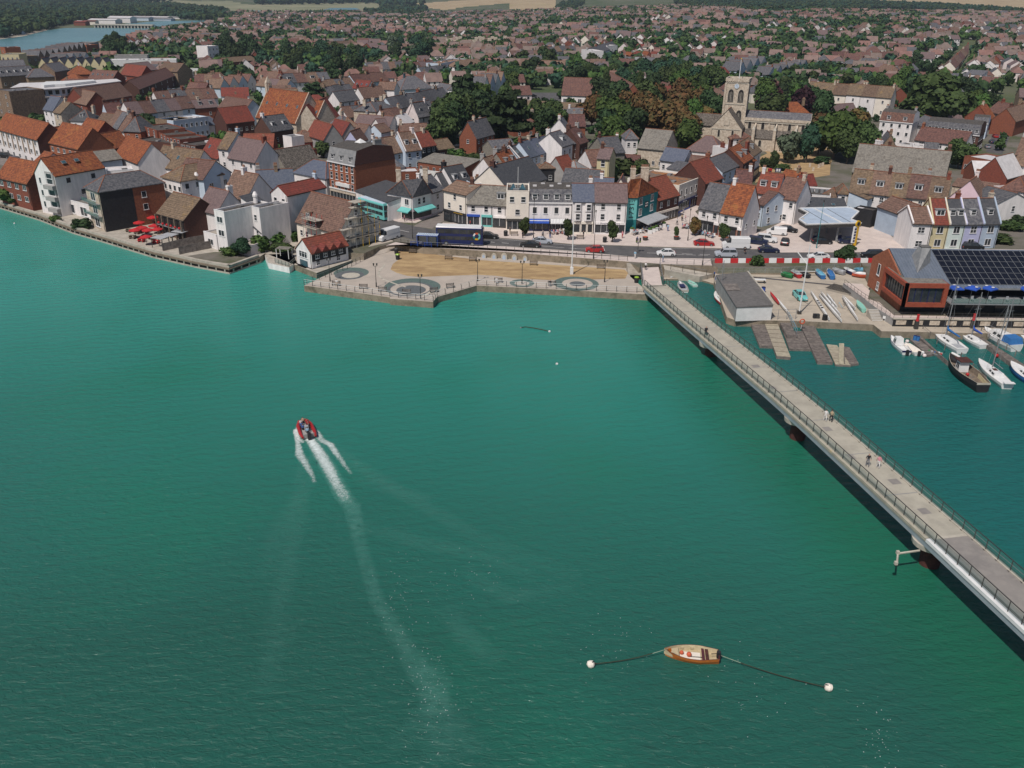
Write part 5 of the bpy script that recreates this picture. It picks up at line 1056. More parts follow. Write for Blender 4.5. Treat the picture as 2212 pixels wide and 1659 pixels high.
def wood(P,n,hs,mts,desc,kinds=('broad',),sp=.62,ws=(.75,1.05)):
 """single trees filling one clump, in order from left to right"""
 global NT
 xs=[p[0]for p in P];ys=[p[1]for p in P];out=[];tries=0
 while len(out)<n and tries<n*60:
  tries+=1;u=RU(min(xs),max(xs));v=RU(min(ys),max(ys))
  if not inpoly(u,v,P):continue
  h=RU(*hs);p=W('D',u,v,G+h*.55)
  if any((p.x-q[0])**2+(p.y-q[1])**2<((h+q[2])*.5*sp)**2 for q in out):continue
  if not occ_free(p.x,p.y,h*.16):continue
  out.append((p.x,p.y,h,u))
 out.sort(key=lambda q:q[3])
 for i,(x,y,h,u)in enumerate(out):
  k=RC(kinds);mt=RC(mts);NT+=1
  w=h*RU(*ws)*(1 if k!='poplar' else .33)
  tree(x,y,h,w,k,mt,'%s tree, %s from the left in %s'%(KW[mt],ordi(i),desc),group=desc)
gt=lambda r,X,Y,h,w,kind,mt,label,**k:(lambda p:tree(p.x,p.y,h,w,kind,mt,label,**k))(W(r,X,Y,k.get('z',G)))
# single notable trees: position of the trunk foot
gt('B',510,950,13,15,'cedar','leafd','flat branched dark conifer beside the chapel')
gt('d',880,370,20,23,'cedar','leafd','great dark cedar spreading over the lane')
gt('B',1800,1010,19,18,'cedar','leafd','dark pine left of the great cedar')
gt('B',1960,1060,17,15,'cedar','leafl','yellow green conifer between the pine and the cedar')
gt('D',2005,290,26,32,'broad','leaf','huge round green tree behind the georgian house')
gt('D',1800,345,18,19,'broad','leafl','broad olive tree at the right end of the churchyard')
gt('D',1838,335,17,15,'broad','leafa','tree with a rusty top behind the broad churchyard tree')
gt('f',1090,590,14,9,'broad','leafb','dark upright tree beside the church nave')
gt('f',870,590,11,10,'broad','leafg','thin pale tree in front of the church aisle')
gt('f',690,660,6,4,'poplar','leaf','small conical green tree in the churchyard')
gt('f',600,640,4,4.5,'bush','leafd','clipped round dark yew by the shopping street',tz=0)
gt('f',800,680,2.4,6,'bush','leaf','low clipped hedge in the churchyard')
gt('f',1280,600,3,6,'bush','leafd','dark shrub under the churchyard trees')
gt('v',1330,1180,17,14,'broad','leafd','tall dark holm oak at the east end of the church')
gt('v',590,960,17,17,'broad','leafl','bright green tree just right of the church tower')
gt('e',1400,280,13,15,'broad','leafa','rust coloured tree touching the church gable')
gt('e',1000,330,17,22,'broad','leafa','large rusty brown tree below the church tower')
gt('e',780,300,16,17,'broad','leafa','rusty topped tree left of the large rusty one')
gt('e',300,250,16,18,'broad','leafl','olive tree above the flint gable')
gt('e',1150,370,12,13,'broad','leaf','green tree under the rusty trees')
gt('e',1300,350,11,12,'broad','leafd','dark green tree between the rusty trees and the low hall')
gt('e',640,560,6,7,'bush','leafl','spiky palm like shrub in the walled garden')
gt('e',750,480,8,5,'broad','leafb','slim blue green tree in front of the stone hall')
gt('e',530,480,7,5,'broad','leafb','slim dark tree by the hipped slate house')
gt('e',420,730,6,9,'bush','leaf','round bush at the foot of the garden')
gt('e',620,720,6,9,'bush','leaf','wide bush right of the round garden bush')
gt('e',250,810,6,6,'bush','leaf','bush in front of the narrow cream house')
gt('d',270,570,5,8,'bush','leafl','olive bush beside the tiled garage')
gt('d',420,590,4,8,'bush','leaf','low green bushes on the long workshop roof edge')
gt('d',540,590,4,7,'bush','leaf','right hand low bush below the flint barn')
gt('c',1440,210,7,8,'broad','leafg','bare looking grey tree in a white yard')
gt('c',1720,230,5,8,'bush','leafl','bright bush behind the pale blue cottages')
gt('d',170,220,6,6,'broad','leafl','small yellow green tree above the tiled garage')
gt('d',80,280,3,5,'bush','leaf','small round bush in the lawn garden')
gt('c',1180,310,3.5,8,'bush','leaf','garden bushes under the white cottages')
gt('b',2090,520,6,8,'broad','leaf','green tree between the brick block and the bank')
gt('a',1840,150,6,7,'broad','leafd','dark tree beside the tan brick office end')
gt('b',2080,520,5,6,'bush','leafd','shrub at the corner of the lichened flat roof')if 0 else None
gt('g',1390,660,10,11,'broad','leaf','green tree between the school hall and the brick gables')
gt('g',1330,560,7,8,'bush','leafl','light green ivy mound below the white windows')
gt('i',1460,450,4.6,3.0,'broad','leaf','lollipop street tree in front of the green fascia shop',name='street_tree',z=G+.1)
gt('i',2090,500,5.2,3.1,'broad','leaf','street tree in front of the blue and white awnings',name='street_tree',z=G+.1)
gt('j',700,905,5.4,3.0,'broad','leaf','street tree in front of the fireplace shop',name='street_tree',z=G+.1)
gt('k',410,440,4.8,3.4,'broad','leafa','rusty street tree at the restaurant corner',name='street_tree',z=G+.1)
gt('k',825,530,4.6,3.4,'broad','leaf','street tree beside the white van',name='street_tree',z=G+.1)
gt('k',1310,865,2.6,3.4,'bush','leaf','scrubby bush growing behind the red and white barriers',z=G)
gt('x',1290,1290,5,5.5,'broad','leafd','dark sapling above the boat yard wall',z=Q)
gt('g',2040,1420,3.4,6,'bush','leaf','hedge in front of the bright white house')
gt('g',1880,1560,2.2,8,'bush','leaf','long low hedge by the blue grey cottage')
gt('g',2150,1400,4,5,'bush','leafd','dark hedge at the right edge')
gt('o',1560,850,4.2,5,'bush','leafl','bright round bush by the riverside garden room',z=Q)
gt('o',1720,760,4.2,5.4,'bush','leafl','light green bush left of the boathouse',z=Q)
gt('o',1860,860,2.6,6,'bush','leaf','low bush beside the garden pergola',z=Q)
gt('o',1290,930,4.6,4.6,'broad','leafb','small blue green tree on the quay corner',z=Q)
gt('o',1100,900,2.4,5,'bush','leafl','straggly shrub on the quay garden',z=Q)
gt('o',1920,700,3.4,3.5,'bush','leafd','dark shrub below the tallest white house',z=Q)
gt('o',2040,700,3,3.2,'bush','leafl','yellowish shrub by the boathouse gable',z=Q)
gt('a',110,1030,4,7,'bush','leafl','round green bush in front of the brick terrace',z=G)
gt('a',1030,1390,2.8,5.5,'bush','leafd','dark bush at the foot of the modern house',z=Q)
gt('a',680,1300,1.6,3.4,'bush','leafl','pots of shrubs on the riverside walk',z=Q)
gt('a',150,1075,1.4,2.4,'bush','leafl','small yellow bush beside the parked white car',z=G)
wood([(1265,225),(1300,185),(1345,165),(1400,195),(1500,200),(1540,215),(1545,290),(1480,300),(1430,275),(1350,285),(1290,290)],26,(13,17),['leaf','leafd','leafl','leafa'],'the wood left of the church tower')
wood([(1290,180),(1330,150),(1400,120),(1540,130),(1560,150),(1550,190),(1400,190)],24,(12,16),['leaf','leafd','leafl','leafb'],'the trees behind the wood by the church',sp=.7)
for i,(u,v)in enumerate([(1383,185),(1310,180),(1455,165),(1490,160),(1475,170),(1520,175)]):
 p=W('D',u,v,G+9);tree(p.x,p.y,17,5.5,'poplar','leaf','tall columnar poplar, %s from the left before the church tower'%ordi(i),group='poplars near the church')
wood([(942,262),(960,225),(1010,205),(1040,215),(1030,290),(1000,290)],7,(12,16),['leafd','leaf'],'the pine clump above the red brick gable')
wood([(1130,250),(1180,225),(1225,228),(1222,262),(1160,290)],7,(10,13),['leafg','leaf','leafd'],'the trees right of the great cedar')
wood([(1640,190),(1700,175),(1760,190),(1765,225),(1700,235),(1640,235)],12,(12,16),['leafd','leaf','leafp','leafl'],'the trees right of the church tower')
wood([(1745,260),(1780,270),(1860,250),(1893,290),(1890,320),(1780,325)],6,(12,15),['leafd','leaf','leafa'],'the trees at the east end of the churchyard')
wood([(1880,175),(1950,160),(2090,185),(2140,215),(2140,262),(2060,262),(2060,200),(1930,200),(1900,195)],16,(11,15),['leafd','leaf','leafl'],'the trees along the right hand street')
wood([(1700,150),(1760,140),(1890,160),(1900,185),(1760,180)],14,(10,13),['leafd','leaf','leafb'],'the belt behind the long white terrace')
wood([(555,120),(600,95),(700,98),(790,112),(795,150),(700,165),(600,150)],38,(12,16),['leafd','leaf','leafb'],'the great dark wood left of centre',sp=.6)
wood([(760,150),(800,158),(795,180),(760,180)],5,(8,10),['leaf','leafd'],'the low trees at the end of the great wood')
wood([(838,78),(900,80),(940,90),(945,118),(850,120)],16,(13,17),['leafd','leaf','leafg','leafb'],'the tall park trees in the centre distance',sp=.6)
wood([(218,95),(240,78),(275,70),(285,90),(322,98),(318,110),(240,112)],12,(12,16),['leafd','leaf'],'the riverside clump of trees',sp=.6)
wood([(470,118),(475,80),(530,75),(555,100),(545,125),(500,128)],10,(15,20),['leafd'],'the big dark trees beside the white flats',sp=.55)
wood([(1060,110),(1100,60),(1180,70),(1215,80),(1210,95),(1130,95)],14,(10,14),['leaf','leafl','leafd'],'the trees along the old chalk wall')
wood([(430,150),(500,150),(545,158),(500,175),(440,170)],10,(7,10),['leaf','leafd','leafl'],'the railway side trees')
wood([(1125,125),(1165,105),(1210,112),(1190,140),(1140,150)],9,(12,15),['leafd','leaf'],'the clump left of the sea green terrace')
wood([(1235,130),(1290,110),(1300,140),(1260,165),(1220,170)],8,(11,14),['leaf','leafd','leafl'],'the trees right of the sea green terrace')
wood([(1105,140),(1130,160),(1110,190),(1085,215),(1080,180)],8,(10,13),['leafd','leaf','leafl'],'the trees round the library car park')
wood([(840,160),(910,150),(940,165),(900,175),(850,172)],6,(8,10),['leaf','leafd'],'the trees behind the middle terraces')
wood([(1560,75),(1600,60),(1700,75),(1690,130),(1580,110)],12,(10,13),['leafd','leaf'],'the garden trees above the white gables')
wood([(1910,100),(1960,120),(2010,100),(2060,150),(2000,160),(1920,150)],14,(9,12),['leafd','leaf','leafl','leafp'],'the garden trees right of the modern flats')
# ---------------------------------------------------------------- far suburbs: mass of houses and trees too small to single out
def nof(u,v):
 for P in NOP:
  if inpoly(u,v,P):return True
 return False
dd=lambda r,L_:[((REG[r][0]+X/REG[r][2])*.5533,(REG[r][1]+Y/REG[r][2])*.5533)for X,Y in L_]
NOP=[dd('A',[(-300,560),(-300,250),(0,250),(560,180),(1340,120),(1840,100),(1990,190),(1860,225),(1400,285),(1250,320),(1150,370),(1000,450),(860,480),(640,560),(330,560)]),
 dd('B',[(-200,20),(1080,10),(1090,75),(900,112),(-60,135)]),dd('A',[(-400,330),(-400,-60),(2212,-60),(2212,100),(1860,150),(560,225)]),
 dd('A',[(1540,560),(1700,560),(1680,900),(1500,900)]),dd('E',[(1980,960),(2000,700),(1960,520),(2040,520),(2080,700),(2212,800),(2212,1108),(1960,1108)]),
 dd('B',[(1930,800),(2212,780),(2212,900),(2060,900)]),dd('C',[(0,780),(440,780),(440,900),(0,900)]),dd('t',[(100,480),(350,520),(700,640),(760,760),(640,860),(100,700)]),
 [(1600,300),(1900,300),(1900,400),(1650,400),(1600,380)],[(860,470),(2212,470),(2212,700),(860,700)],[(1380,500),(1500,440),(1660,370),(1640,350),(1570,390),(1330,480)]]+[P for k,P in FP]
HS=MB();hmats=['white','cream','brick','pinkwhite','buff','white','pb'];rmats=['brown','rb','brown','purple','rb','brown','slate','red','lichen'];frm=['far1','far2','far1','far2','brown','purple','slate','far3','rb'];fwm=['white','white','cream','pinkwhite','white','buff','brick']
M['far1']=mat('pinkish_tiles',(.25,.17,.145),(.19,.13,.115),.3);M['far2']=mat('dusty_brown_tiles',(.21,.16,.135),(.16,.12,.105),.3);M['far3']=mat('rosy_tiles',(.25,.14,.115),(.20,.11,.095),.3)
treepts=[];nh=0
def fill(y0,y1,cx,cy,dens):
 global nh
 y=y0
 while y<y1:
  sp_=cy*(1+max(0,y-900)/2500)
  n=int(.66*y*2/cx)
  for i in range(n+1):
   x=-.66*y+(i+.5)*cx;jx=x+RU(-.15,.15)*cx;jy=y+RU(-.2,.2)*cy
   u,v=PJ(jx,jy,ground_z(jx,jy))
   if u<-40 or u>2260 or v<-12 or v>330:continue
   if nof(u,v):continue
   dn=.5+.5*math.sin(jx/97.+jy/160.)*math.sin(jy/71.-jx/210.)
   far=jy>1400
   if u>1550 and v<22+(u-1550)*.02:continue
   if random.random()<dens*(.35+.8*dn):
    if occ_free(jx,jy,5.0):
     hs.append((jx,jy,dn));continue
   for q_ in range(3 if dn<.5 else 2 if jy>900 else 1):treepts.append((jx+RU(-6,6),jy+RU(-7,7)))
  y+=sp_
hs=[]
fill(262,520,12,15,.26);fill(520,1000,10.5,17,.62);fill(1000,2050,12.5,21,.66)
_LM=[(hx,hy,l)for hx,hy,l in HOUSES]
def stuff_house(x,y,z,ang,w,d,he,rh,wc,rc,typ):
 ca,sa=math.cos(ang),math.sin(ang);T=lambda q:(x+q[0]*ca-q[1]*sa,y+q[0]*sa+q[1]*ca,z+q[2])
 k=len(HS.v);mw,mr,mg,mc=HS.slot(wc),HS.slot(rc),HS.slot('glass'),HS.slot('buff')
 if typ:V=[(-w/2,-d/2,-2),(w/2,-d/2,-2),(w/2,d/2,-2),(-w/2,d/2,-2),(-w/2,-d/2,he),(w/2,-d/2,he),(w/2,d/2,he),(-w/2,d/2,he),(-w/2,0,he+rh),(w/2,0,he+rh)];Fs=[(0,1,5,4),(1,2,6,9,5),(2,3,7,6),(3,0,4,8,7)];Ms=[mw]*4;i0=0
 else:q=min(w,d)*.45;V=[(-w/2,-d/2,-2),(w/2,-d/2,-2),(w/2,d/2,-2),(-w/2,d/2,-2),(-w/2,-d/2,he),(w/2,-d/2,he),(w/2,d/2,he),(-w/2,d/2,he),(-w/2+q,0,he+rh),(w/2-q,0,he+rh)];Fs=[(0,1,5,4),(1,2,6,5),(2,3,7,6),(3,0,4,7)];Ms=[mw]*4
 o=.4;kz=rh/(d/2)*o
 if typ:V+=[(-w/2-.2,-d/2-o,he-kz+.1),(w/2+.2,-d/2-o,he-kz+.1),(w/2+.2,0,he+rh+.1),(-w/2-.2,0,he+rh+.1),(-w/2-.2,d/2+o,he-kz+.1),(w/2+.2,d/2+o,he-kz+.1)];Fs+=[(10,11,12,13),(13,12,15,14)];Ms+=[mr,mr]
 else:V+=[(-w/2-o,-d/2-o,he+.02),(w/2+o,-d/2-o,he+.02),(w/2+o,d/2+o,he+.02),(-w/2-o,d/2+o,he+.02)];Fs+=[(10,11,9,8),(11,12,9),(12,13,8,9),(13,10,8)];Ms+=[mr]*4
 nn=3 if w>8 else 2
 for r_ in(.55,he*.5+.45):
  for i in range(nn):
   xx=-w/2+w*(i+.5)/nn;n0=len(V);V+=[(xx-.55,-d/2-.05,r_+.3),(xx+.55,-d/2-.05,r_+.3),(xx+.55,-d/2-.05,r_+1.5),(xx-.55,-d/2-.05,r_+1.5)];Fs.append((n0,n0+1,n0+2,n0+3));Ms.append(mg)
 xx=RC((-w*.42,w*.42,0));n0=len(V)
 for zz in(he,he+rh+.9):V+=[(xx-.4,-.3,zz),(xx+.4,-.3,zz),(xx+.4,.3,zz),(xx-.4,.3,zz)]
 Fs+=[(n0,n0+1,n0+5,n0+4),(n0+1,n0+2,n0+6,n0+5),(n0+2,n0+3,n0+7,n0+6),(n0+3,n0,n0+4,n0+7),(n0+4,n0+5,n0+6,n0+7)];Ms+=[mc]*5
 HS.v+=[T(q)for q in V];HS.f+=[tuple(i+k for i in f)for f in Fs];HS.m+=Ms
LABS={}
WN={'white':'white','cream':'cream','brick':'red brick','pinkwhite':'rosy','buff':'tan brick','pb':'pale blue'}
RN={'brown':'brown','rb':'red brown','purple':'mauve','slate':'slate grey','red':'bright red','lichen':'tawny'}
ang=0
hs.sort(key=lambda q:q[1])
ni=0
for x,y,dn in hs:
 if not occ_free(x,y,4):continue
 ang=.35*math.sin(x/160.+y/230.)+(PI_/2 if math.sin(x/75.)*math.sin(y/58.)>.35 else 0)+RU(-.07,.07)
 if y>1150 and x>200:ang=-.55+RU(-.1,.1)
 w=RU(8,13);d=RU(7.5,9.5);he=RU(4.6,6);rh=RU(2.8,4.4);wc=RC(hmats);rc=RC(rmats);typ=random.random()<.65
 if y<372 and ni<120:
  ni+=1;w=RU(7,10)
  a=Vector((math.cos(ang),math.sin(ang)));nrm=Vector((-a.y,a.x));c=Vector((x,y))
  A_=c-a*w/2-nrm*d/2;B_=c+a*w/2-nrm*d/2
  hx,hy,l=min(_LM,key=lambda q:(q[0]-x)**2+(q[1]-y)**2)
  rel=('behind' if y>hy+4 else 'in front of' if y<hy-4 else 'beside')
  side='left ' if x<hx-4 else 'right ' if x>hx+4 else ''
  short=' '.join(l.split()[:7])
  lab='%s house with %s roof %s%s the %s'%(WN[wc],RN[rc],('to the %sand '%side)if side else '',rel,short)
  lab=' '.join(lab.split()[:16])
  if lab in LABS:continue
  LABS[lab]=1
  house(None,0,0,0,0,min(he,4.6),d,'g' if typ else 'h',rh,wc,rc,(2,2),lab,pts=(Vector((A_.x,A_.y,G)),Vector((B_.x,B_.y,G))),ch=(RC((0,.5,1)),),near=False)
 else:
  if y>500:wc,rc=RC(fwm),RC(frm);w=RU(8.5,11.5)
  stuff_house(x,y,ground_z(x,y),ang,w,d,he,rh,wc,rc,typ);nh+=1
  OCC.add((int(x//2),int(y//2)))
o=HS.obj('distant_houses');o['kind']='stuff';tag(o,'mass of small brown and red roofed houses of the far suburbs','houses')
# woodland masses
def forest(name,pts,label,mts,nleaf=70,hr=(8,13)):
 vv=[crown_arrays('broad',nleaf,100+s,lobes=3,leaf=.11)for s in range(5)]
 VS,FS,MI=[],[],[];k=0
 for x,y in pts:
  V,Fc=vv[random.randrange(5)];h=RU(*hr);w=h*RU(.85,1.2);a=RU(0,6.28);ca,sa=math.cos(a),math.sin(a)
  P=np.stack([(V[:,0]*ca-V[:,1]*sa)*w+x,(V[:,0]*sa+V[:,1]*ca)*w+y,(V[:,2]-.16)*h*1.05+ground_z(x,y)],1)
  VS.append(P);FS.append(Fc+k);k+=len(P);MI.append(np.full(len(Fc),random.randrange(len(mts))))
 me=np_mesh(name,np.concatenate(VS),np.concatenate(FS),mts,np.concatenate(MI))
 o=link(name,me);o['kind']='stuff';tag(o,label,'trees');return o
tp=[p for p in treepts if occ_free(p[0],p[1],1)];forest('garden_trees',[p for p in tp if p[1]<520],'small garden trees and bushes between the town houses',['leaf','leafd','leafd','leafl'],60,(3,6.5));tp=[p for p in tp if p[1]>=520]
forest('suburb_trees',tp,'countless garden and street trees between the far houses',['leaf','leafd','leafd','leafl','leafb','leafd'],46,(8,13))
L_=[];WOODS=[dd('A',[(-300,320),(-300,-20),(1100,-20),(1960,20),(1990,120),(1840,165),(1340,130),(1000,150),(560,190),(400,230),(0,300)]),
 dd('C',[(1380,20),(1500,-10),(2230,-10),(2230,110),(2100,115),(1900,80),(1650,50)]),dd('E',[(-20,-10),(770,-20),(900,20),(1400,35),(2240,95),(2240,120),(1400,75),(1000,60),(500,90),(100,120),(-20,130)]),
 dd('B',[(-20,10),(300,-20),(1080,-20),(1480,60),(1460,90),(1050,75),(1060,20),(300,30),(0,30)]),dd('B',[(930,95),(1400,80),(1500,110),(1300,140),(940,130)]),dd('C',[(380,60),(500,10),(620,20),(560,70),(420,90)])]
y=800
while y<5200:
 st=9 if y<1500 else 13 if y<2600 else 24
 x=-.68*y
 while x<.68*y:
  jx,jy=x+RU(-.4,.4)*st,y+RU(-.4,.4)*st;u,v=PJ(jx,jy,ground_z(jx,jy)+4)
  if-30<u<2240 and v>-14 and any(inpoly(u,v,P)for P in WOODS)and not(y>1000 and any(inpoly(u,v,P)for k_,P in FP)):L_.append((jx,jy))
  x+=st
 y+=st*(1.0 if y<1500 else 1.3)
forest('far_woods',[p for p in L_ if p[1]<2600],'dark wooded hillsides beyond the river and the suburbs',['leafd','leafb','leaf'],34,(11,16))
forest('far_woods',[p for p in L_ if p[1]>=2600],'most distant woods along the skyline hills',['leafd','leafb'],18,(20,30))
print('TREES',NT,'stuff houses',nh,'near infill',ni,'garden',len(tp),'woods',len(L_))
# air
hz,N,L,B=newmat('haze_air');N.remove(B);pv=N.new('ShaderNodeVolumePrincipled');pv.inputs['Color'].default_value=(.72,.82,1,1);pv.inputs['Density'].default_value=.0001;pv.inputs['Anisotropy'].default_value=.3
L.new(pv.outputs[0],N['Material Output'].inputs['Volume'])
b=MB();M['haze']=hz;b.box(-5600,-80,-4.5,5600,7100,330,'haze');o=b.obj('haze');o['kind']='stuff';tag(o,'faint blue summer haze over the distant hills','haze')
hz.cycles.homogeneous_volume=True if hasattr(hz.cycles,'homogeneous_volume')else True
# ---------------------------------------------------------------- scaffolded gabled house
def V2(p):return Vector((p[0],p[1]))
gh=house(None,0,0,0,0,3.7,9.8,'g',5.8,'cream','brown',(0,),'old cream house under repair, its brown roof and gable wrapped in scaffolding',pts=(Vector((-49.9,193.5,G)),Vector((-38.2,183.4,G))),Rr=(0,),ch=(),near=True)
gw,gd=gh['_w'],gh['_d']
for z,ys in((1.2,(-2.6,.2,2.9)),(4.6,(-1.6,1.4)),(6.7,(0,))):
 for y in ys:window(gh,gw/2+.02,y,z,.9,1.3,PI_/2,'sash')
b=MB();b.box(-gw/2+2.6,-gd/2+.9,4.4,-gw/2+4.2,-gd/2+3.6,6.2,'brown');o=b.obj('dormer',gh);window(o,-gw/2+3.4,-gd/2+.88,4.7,1.2,1.2,0,'case')
for x in(-6,-4,-1):window(gh,x,-gd/2-.02,.6,.9,1.3)
sc=thing('scaffolding','steel tube scaffolding with plank decks round the cream gable','scaffolding',gh.location,gh.rotation_euler.z)
gx=gw/2
for y in(-5.2,-3.4,-1.6,.2,2,3.8,5.2):
 for x in(gx+.5,gx+1.7):
  top=min(10.6,4.5+max(0,(5.4-abs(y)))*1.35);b=MB();b.tube([(x,y,0),(x,y,top)],.06,'yellowp' if x>gx+1 and y>0 else 'steel',4);b.obj('pole',sc)
for z,hw in((2.2,5.4),(4.4,5.2),(6.6,3.6),(8.8,2.2)):
 b=MB();b.box(gx+.4,-hw,z,gx+1.8,hw,z+.1,'timber' if 0 else 'conc');b.obj('plank_deck',sc)
 for k in(.5,1.0):b=MB();b.tube([(gx+1.75,-hw,z+k),(gx+1.75,hw,z+k)],.045,'steel',4);b.obj('rail',sc)
b=MB();b.box(gx-.6,-1.4,9.8,gx+1.9,1.4,9.95,'conc');b.obj('plank_deck',sc)
sc2=thing('scaffolding','tangle of scaffold poles and decks on the roof slope of the cream house','scaffolding',gh.location,gh.rotation_euler.z)
for i in range(6):
 x=1.2-i*.95
 for y in(-gd/2-1.2,-gd/2+.6):b=MB();b.tube([(x,y,0),(x,y,6.4)],.05,'steel' if i%2 else 'rp',4);b.obj('pole',sc2)
for z in(3.4,5.2):b=MB();b.box(-3.8,-gd/2-1.4,z,1.4,-gd/2+.8,z+.1,'conc');b.obj('plank_deck',sc2)
for z in(3.9,4.3,5.8,6.2):b=MB();b.tube([(-4,-gd/2-1.3,z),(1.6,-gd/2-1.3,z)],.045,'steel',4);b.obj('rail',sc2)
b=MB();b.tube([(-4,-gd/2-1.3,1),(1.5,-gd/2-1.3,5)],.05,'steel',4);b.obj('brace',sc2)
# ---------------------------------------------------------------- boathouse standing in the water
ax=Vector((.73,-.68)).normalized();B0=Vector((-42.3,173.5));A0=B0-ax*5.5
t=house(None,0,0,0,0,4.6,9.4,'x',2.4,'white','red',(0,),'white boathouse standing in the water with red tiles and black boarded upper side',pts=(Vector((*A0,0)),Vector((*B0,0))),g=0,ch=(),near=True)
t.name='boathouse';hw,hd=t['_w']/2,t['_d']/2
b=MB();b.box(hw+.01,-hd+.1,2.7,hw+.10,hd-.6,4.7,'black');b.obj('boarding',t)
b=MB();b.box(-hw-.5,-hd-.35,-1,hw+.35,hd,1.25,'white');b.obj('plinth',t)
window(t,-.2,-hd-.01,3.1,3.0,1.35,0,'wide');b=MB();b.box(-1.6,-hd-.06,1.25,1.2,-hd-.01,2.5,'glassblue');b.obj('door',t)
b=MB();b.box(-1.9,-hd-.9,1.1,1.5,-hd-.36,1.25,'timber');b.obj('sill',t)
for i in range(4):
 y=-hd+1.4+i*2.0;b=MB()
 b.add([(hw+.5,y-1,4.55),(hw+.5,y+1,4.55),(hw+.5,y,5.7),(hw-1.2,y,6.0),(hw-.9,y-1,5.5),(hw-.9,y+1,5.5)],[(0,1,2),(2,3,4,0),(1,5,3,2)],'red');b.obj('gablet',t)
 window(t,hw+.11,y,3.2,.95,1.3,PI_/2,'grid')
for y in(-3.2,2.0):window(t,hw+.02,y,1.7,.9,1.1,PI_/2,'grid')
# ---------------------------------------------------------------- church
O=Vector((80.2,328.2));ca_=R_(-21)
ch=thing('church','flint and stone church with square tower, clock and white mast','church',(O.x,O.y,G),ca_);OCC and occ_rect(O+Vector((.93,-.36))*10,Vector((.93,-.36)),20,10)
b=MB();b.box(-3.9,0,-2,3.9,7.8,23.2,'stone');tw=b.obj('tower',ch)
b=MB()
for z in(8.6,15.2,22.6):b.box(-4.05,-.15,z,4.05,7.95,z+.3,'cap')
for x in(-3.95,-1.3,1.3,3.95):
 if abs(x)>3:b.box(x-.35,-.3,0,x+.35,.0,22.6,'stone')
b.obj('string_course',tw)
b=MB();b.box(-4.2,-.3,23.2,4.2,0.1,24.3,'stone');b.box(-4.2,7.7,23.2,4.2,8.1,24.3,'stone');b.box(-4.2,.1,23.2,-3.8,7.7,24.3,'stone');b.box(3.8,.1,23.2,4.2,7.7,24.3,'stone');b.box(-3.8,.1,23.2,3.8,7.7,23.4,'lead')
for i in range(12):b.box(-3.9+i*.68,-.28,22.9,-3.6+i*.68,0,23.2,'stone')
b.obj('parapet',tw)
def arch_pts(x,z,w,h,n=6,pointed=True):
 P=[(x-w/2,z),(x+w/2,z),(x+w/2,z+h-w*.8)]
 for i in range(1,n):
  a=PI_*i/n;P.append((x+w/2*math.cos(a),z+h-w*.8+w*.8*math.sin(a)**(.8)))
 P.append((x-w/2,z+h-w*.8));return P
def arch(parent,x,z,w,h,y=-.02,m='dark',fr='cap',side=0,nm='arched_window'):
 b=MB();P=arch_pts(x,z,w+.36,h+.22);Q_=arch_pts(x,z+.1,w,h)
 def tr(p,yy):return(p[0],yy,p[1])if not side else(side+(yy*-1 if side>0 else yy),p[0],p[1])
 b.face([tr(p,y-.10)for p in P],fr);n=len(P)
 for i in range(n):b.face([tr(P[i],y),tr(P[(i+1)%n],y),tr(P[(i+1)%n],y-.10),tr(P[i],y-.10)],fr)
 o=b.obj(nm,parent)
 b=MB();b.face([tr(p,y-.13)for p in Q_],m);b.obj('pane',o);
 return o
for z,w,h in((16.0,1.9,4.4),(9.6,1.9,3.6)):
 for x in(-1.8,1.8):
  o=arch(tw,x,z,w,h);b=MB();b.box(x-.08,-.2,z+.1,x+.08,-.152,z+h-.8,'cap')
  b.box(x-.5,-.19,z+.1,x-.42,-.152,z+h-1,'cap');b.box(x+.42,-.19,z+.1,x+.5,-.152,z+h-1,'cap');b.obj('column',o)
  arch(tw,3.9+(2.1 if x<0 else-1.8)+(0),z,.1,.1)if 0 else None
for y in(2.1,5.7):
 for z,w,h in((16.0,1.6,4.2),(9.6,1.6,3.4)):arch(tw,y,z,w,h,y=-.02,side=3.9)
b=MB();b.tube([(0,-.16,21.6),(0,-.02,21.6)],1.0,'cap',20);b.tube([(0,-.20,21.6),(0,-.161,21.6)],.8,'pb',20);ck=b.obj('clock_face',tw)
b=MB();b.box(-.05,-.24,21.6,.05,-.201,22.3,'black');b.add([(-.04,-.24,21.62),(.04,-.24,21.56),(.42,-.24,21.2),(.36,-.24,21.14)],[(0,1,2,3)],'black');b.obj('clock_hand',ck)
b=MB();b.tube([(0,3.9,23.4),(0,3.9,30.5)],.17,'ow',6,r2=.09);b.ball((0,3.9,30.7),.25,'yellowp',6,4);b.obj('mast',tw)
def sub(name,x0,y0,x1,y1,he,rh,rc,axis,parent=ch):
 w,d=x1-x0,y1-y0;e=link(name,None,parent,((x0+x1)/2,(y0+y1)/2,0),0 if axis=='x' else PI_/2)
 if axis=='y':w,d=d,w
 b=MB();wall_g(b,w,d,-1.5,he,rh,'stone');b.obj('wall',e);b=MB();roof_g(b,w,d,he,rh,rc);b.obj('roof',e);return e
nv=MB();wall_g(nv,23.4,8.4,-1.5,10.0,2.9,'stone');nave=nv.obj('nave',ch,(15.6,4.3,0))
b=MB();roof_g(b,22.8,7.6,10.3,2.7,'slate');b.obj('roof',nave)
b=MB();b.box(-11.7,-4.5,10.0,11.7,-4.2,11.0,'stone');b.box(-11.7,-4.62,9.5,11.7,-4.5,9.8,'cap');b.obj('parapet',nave)
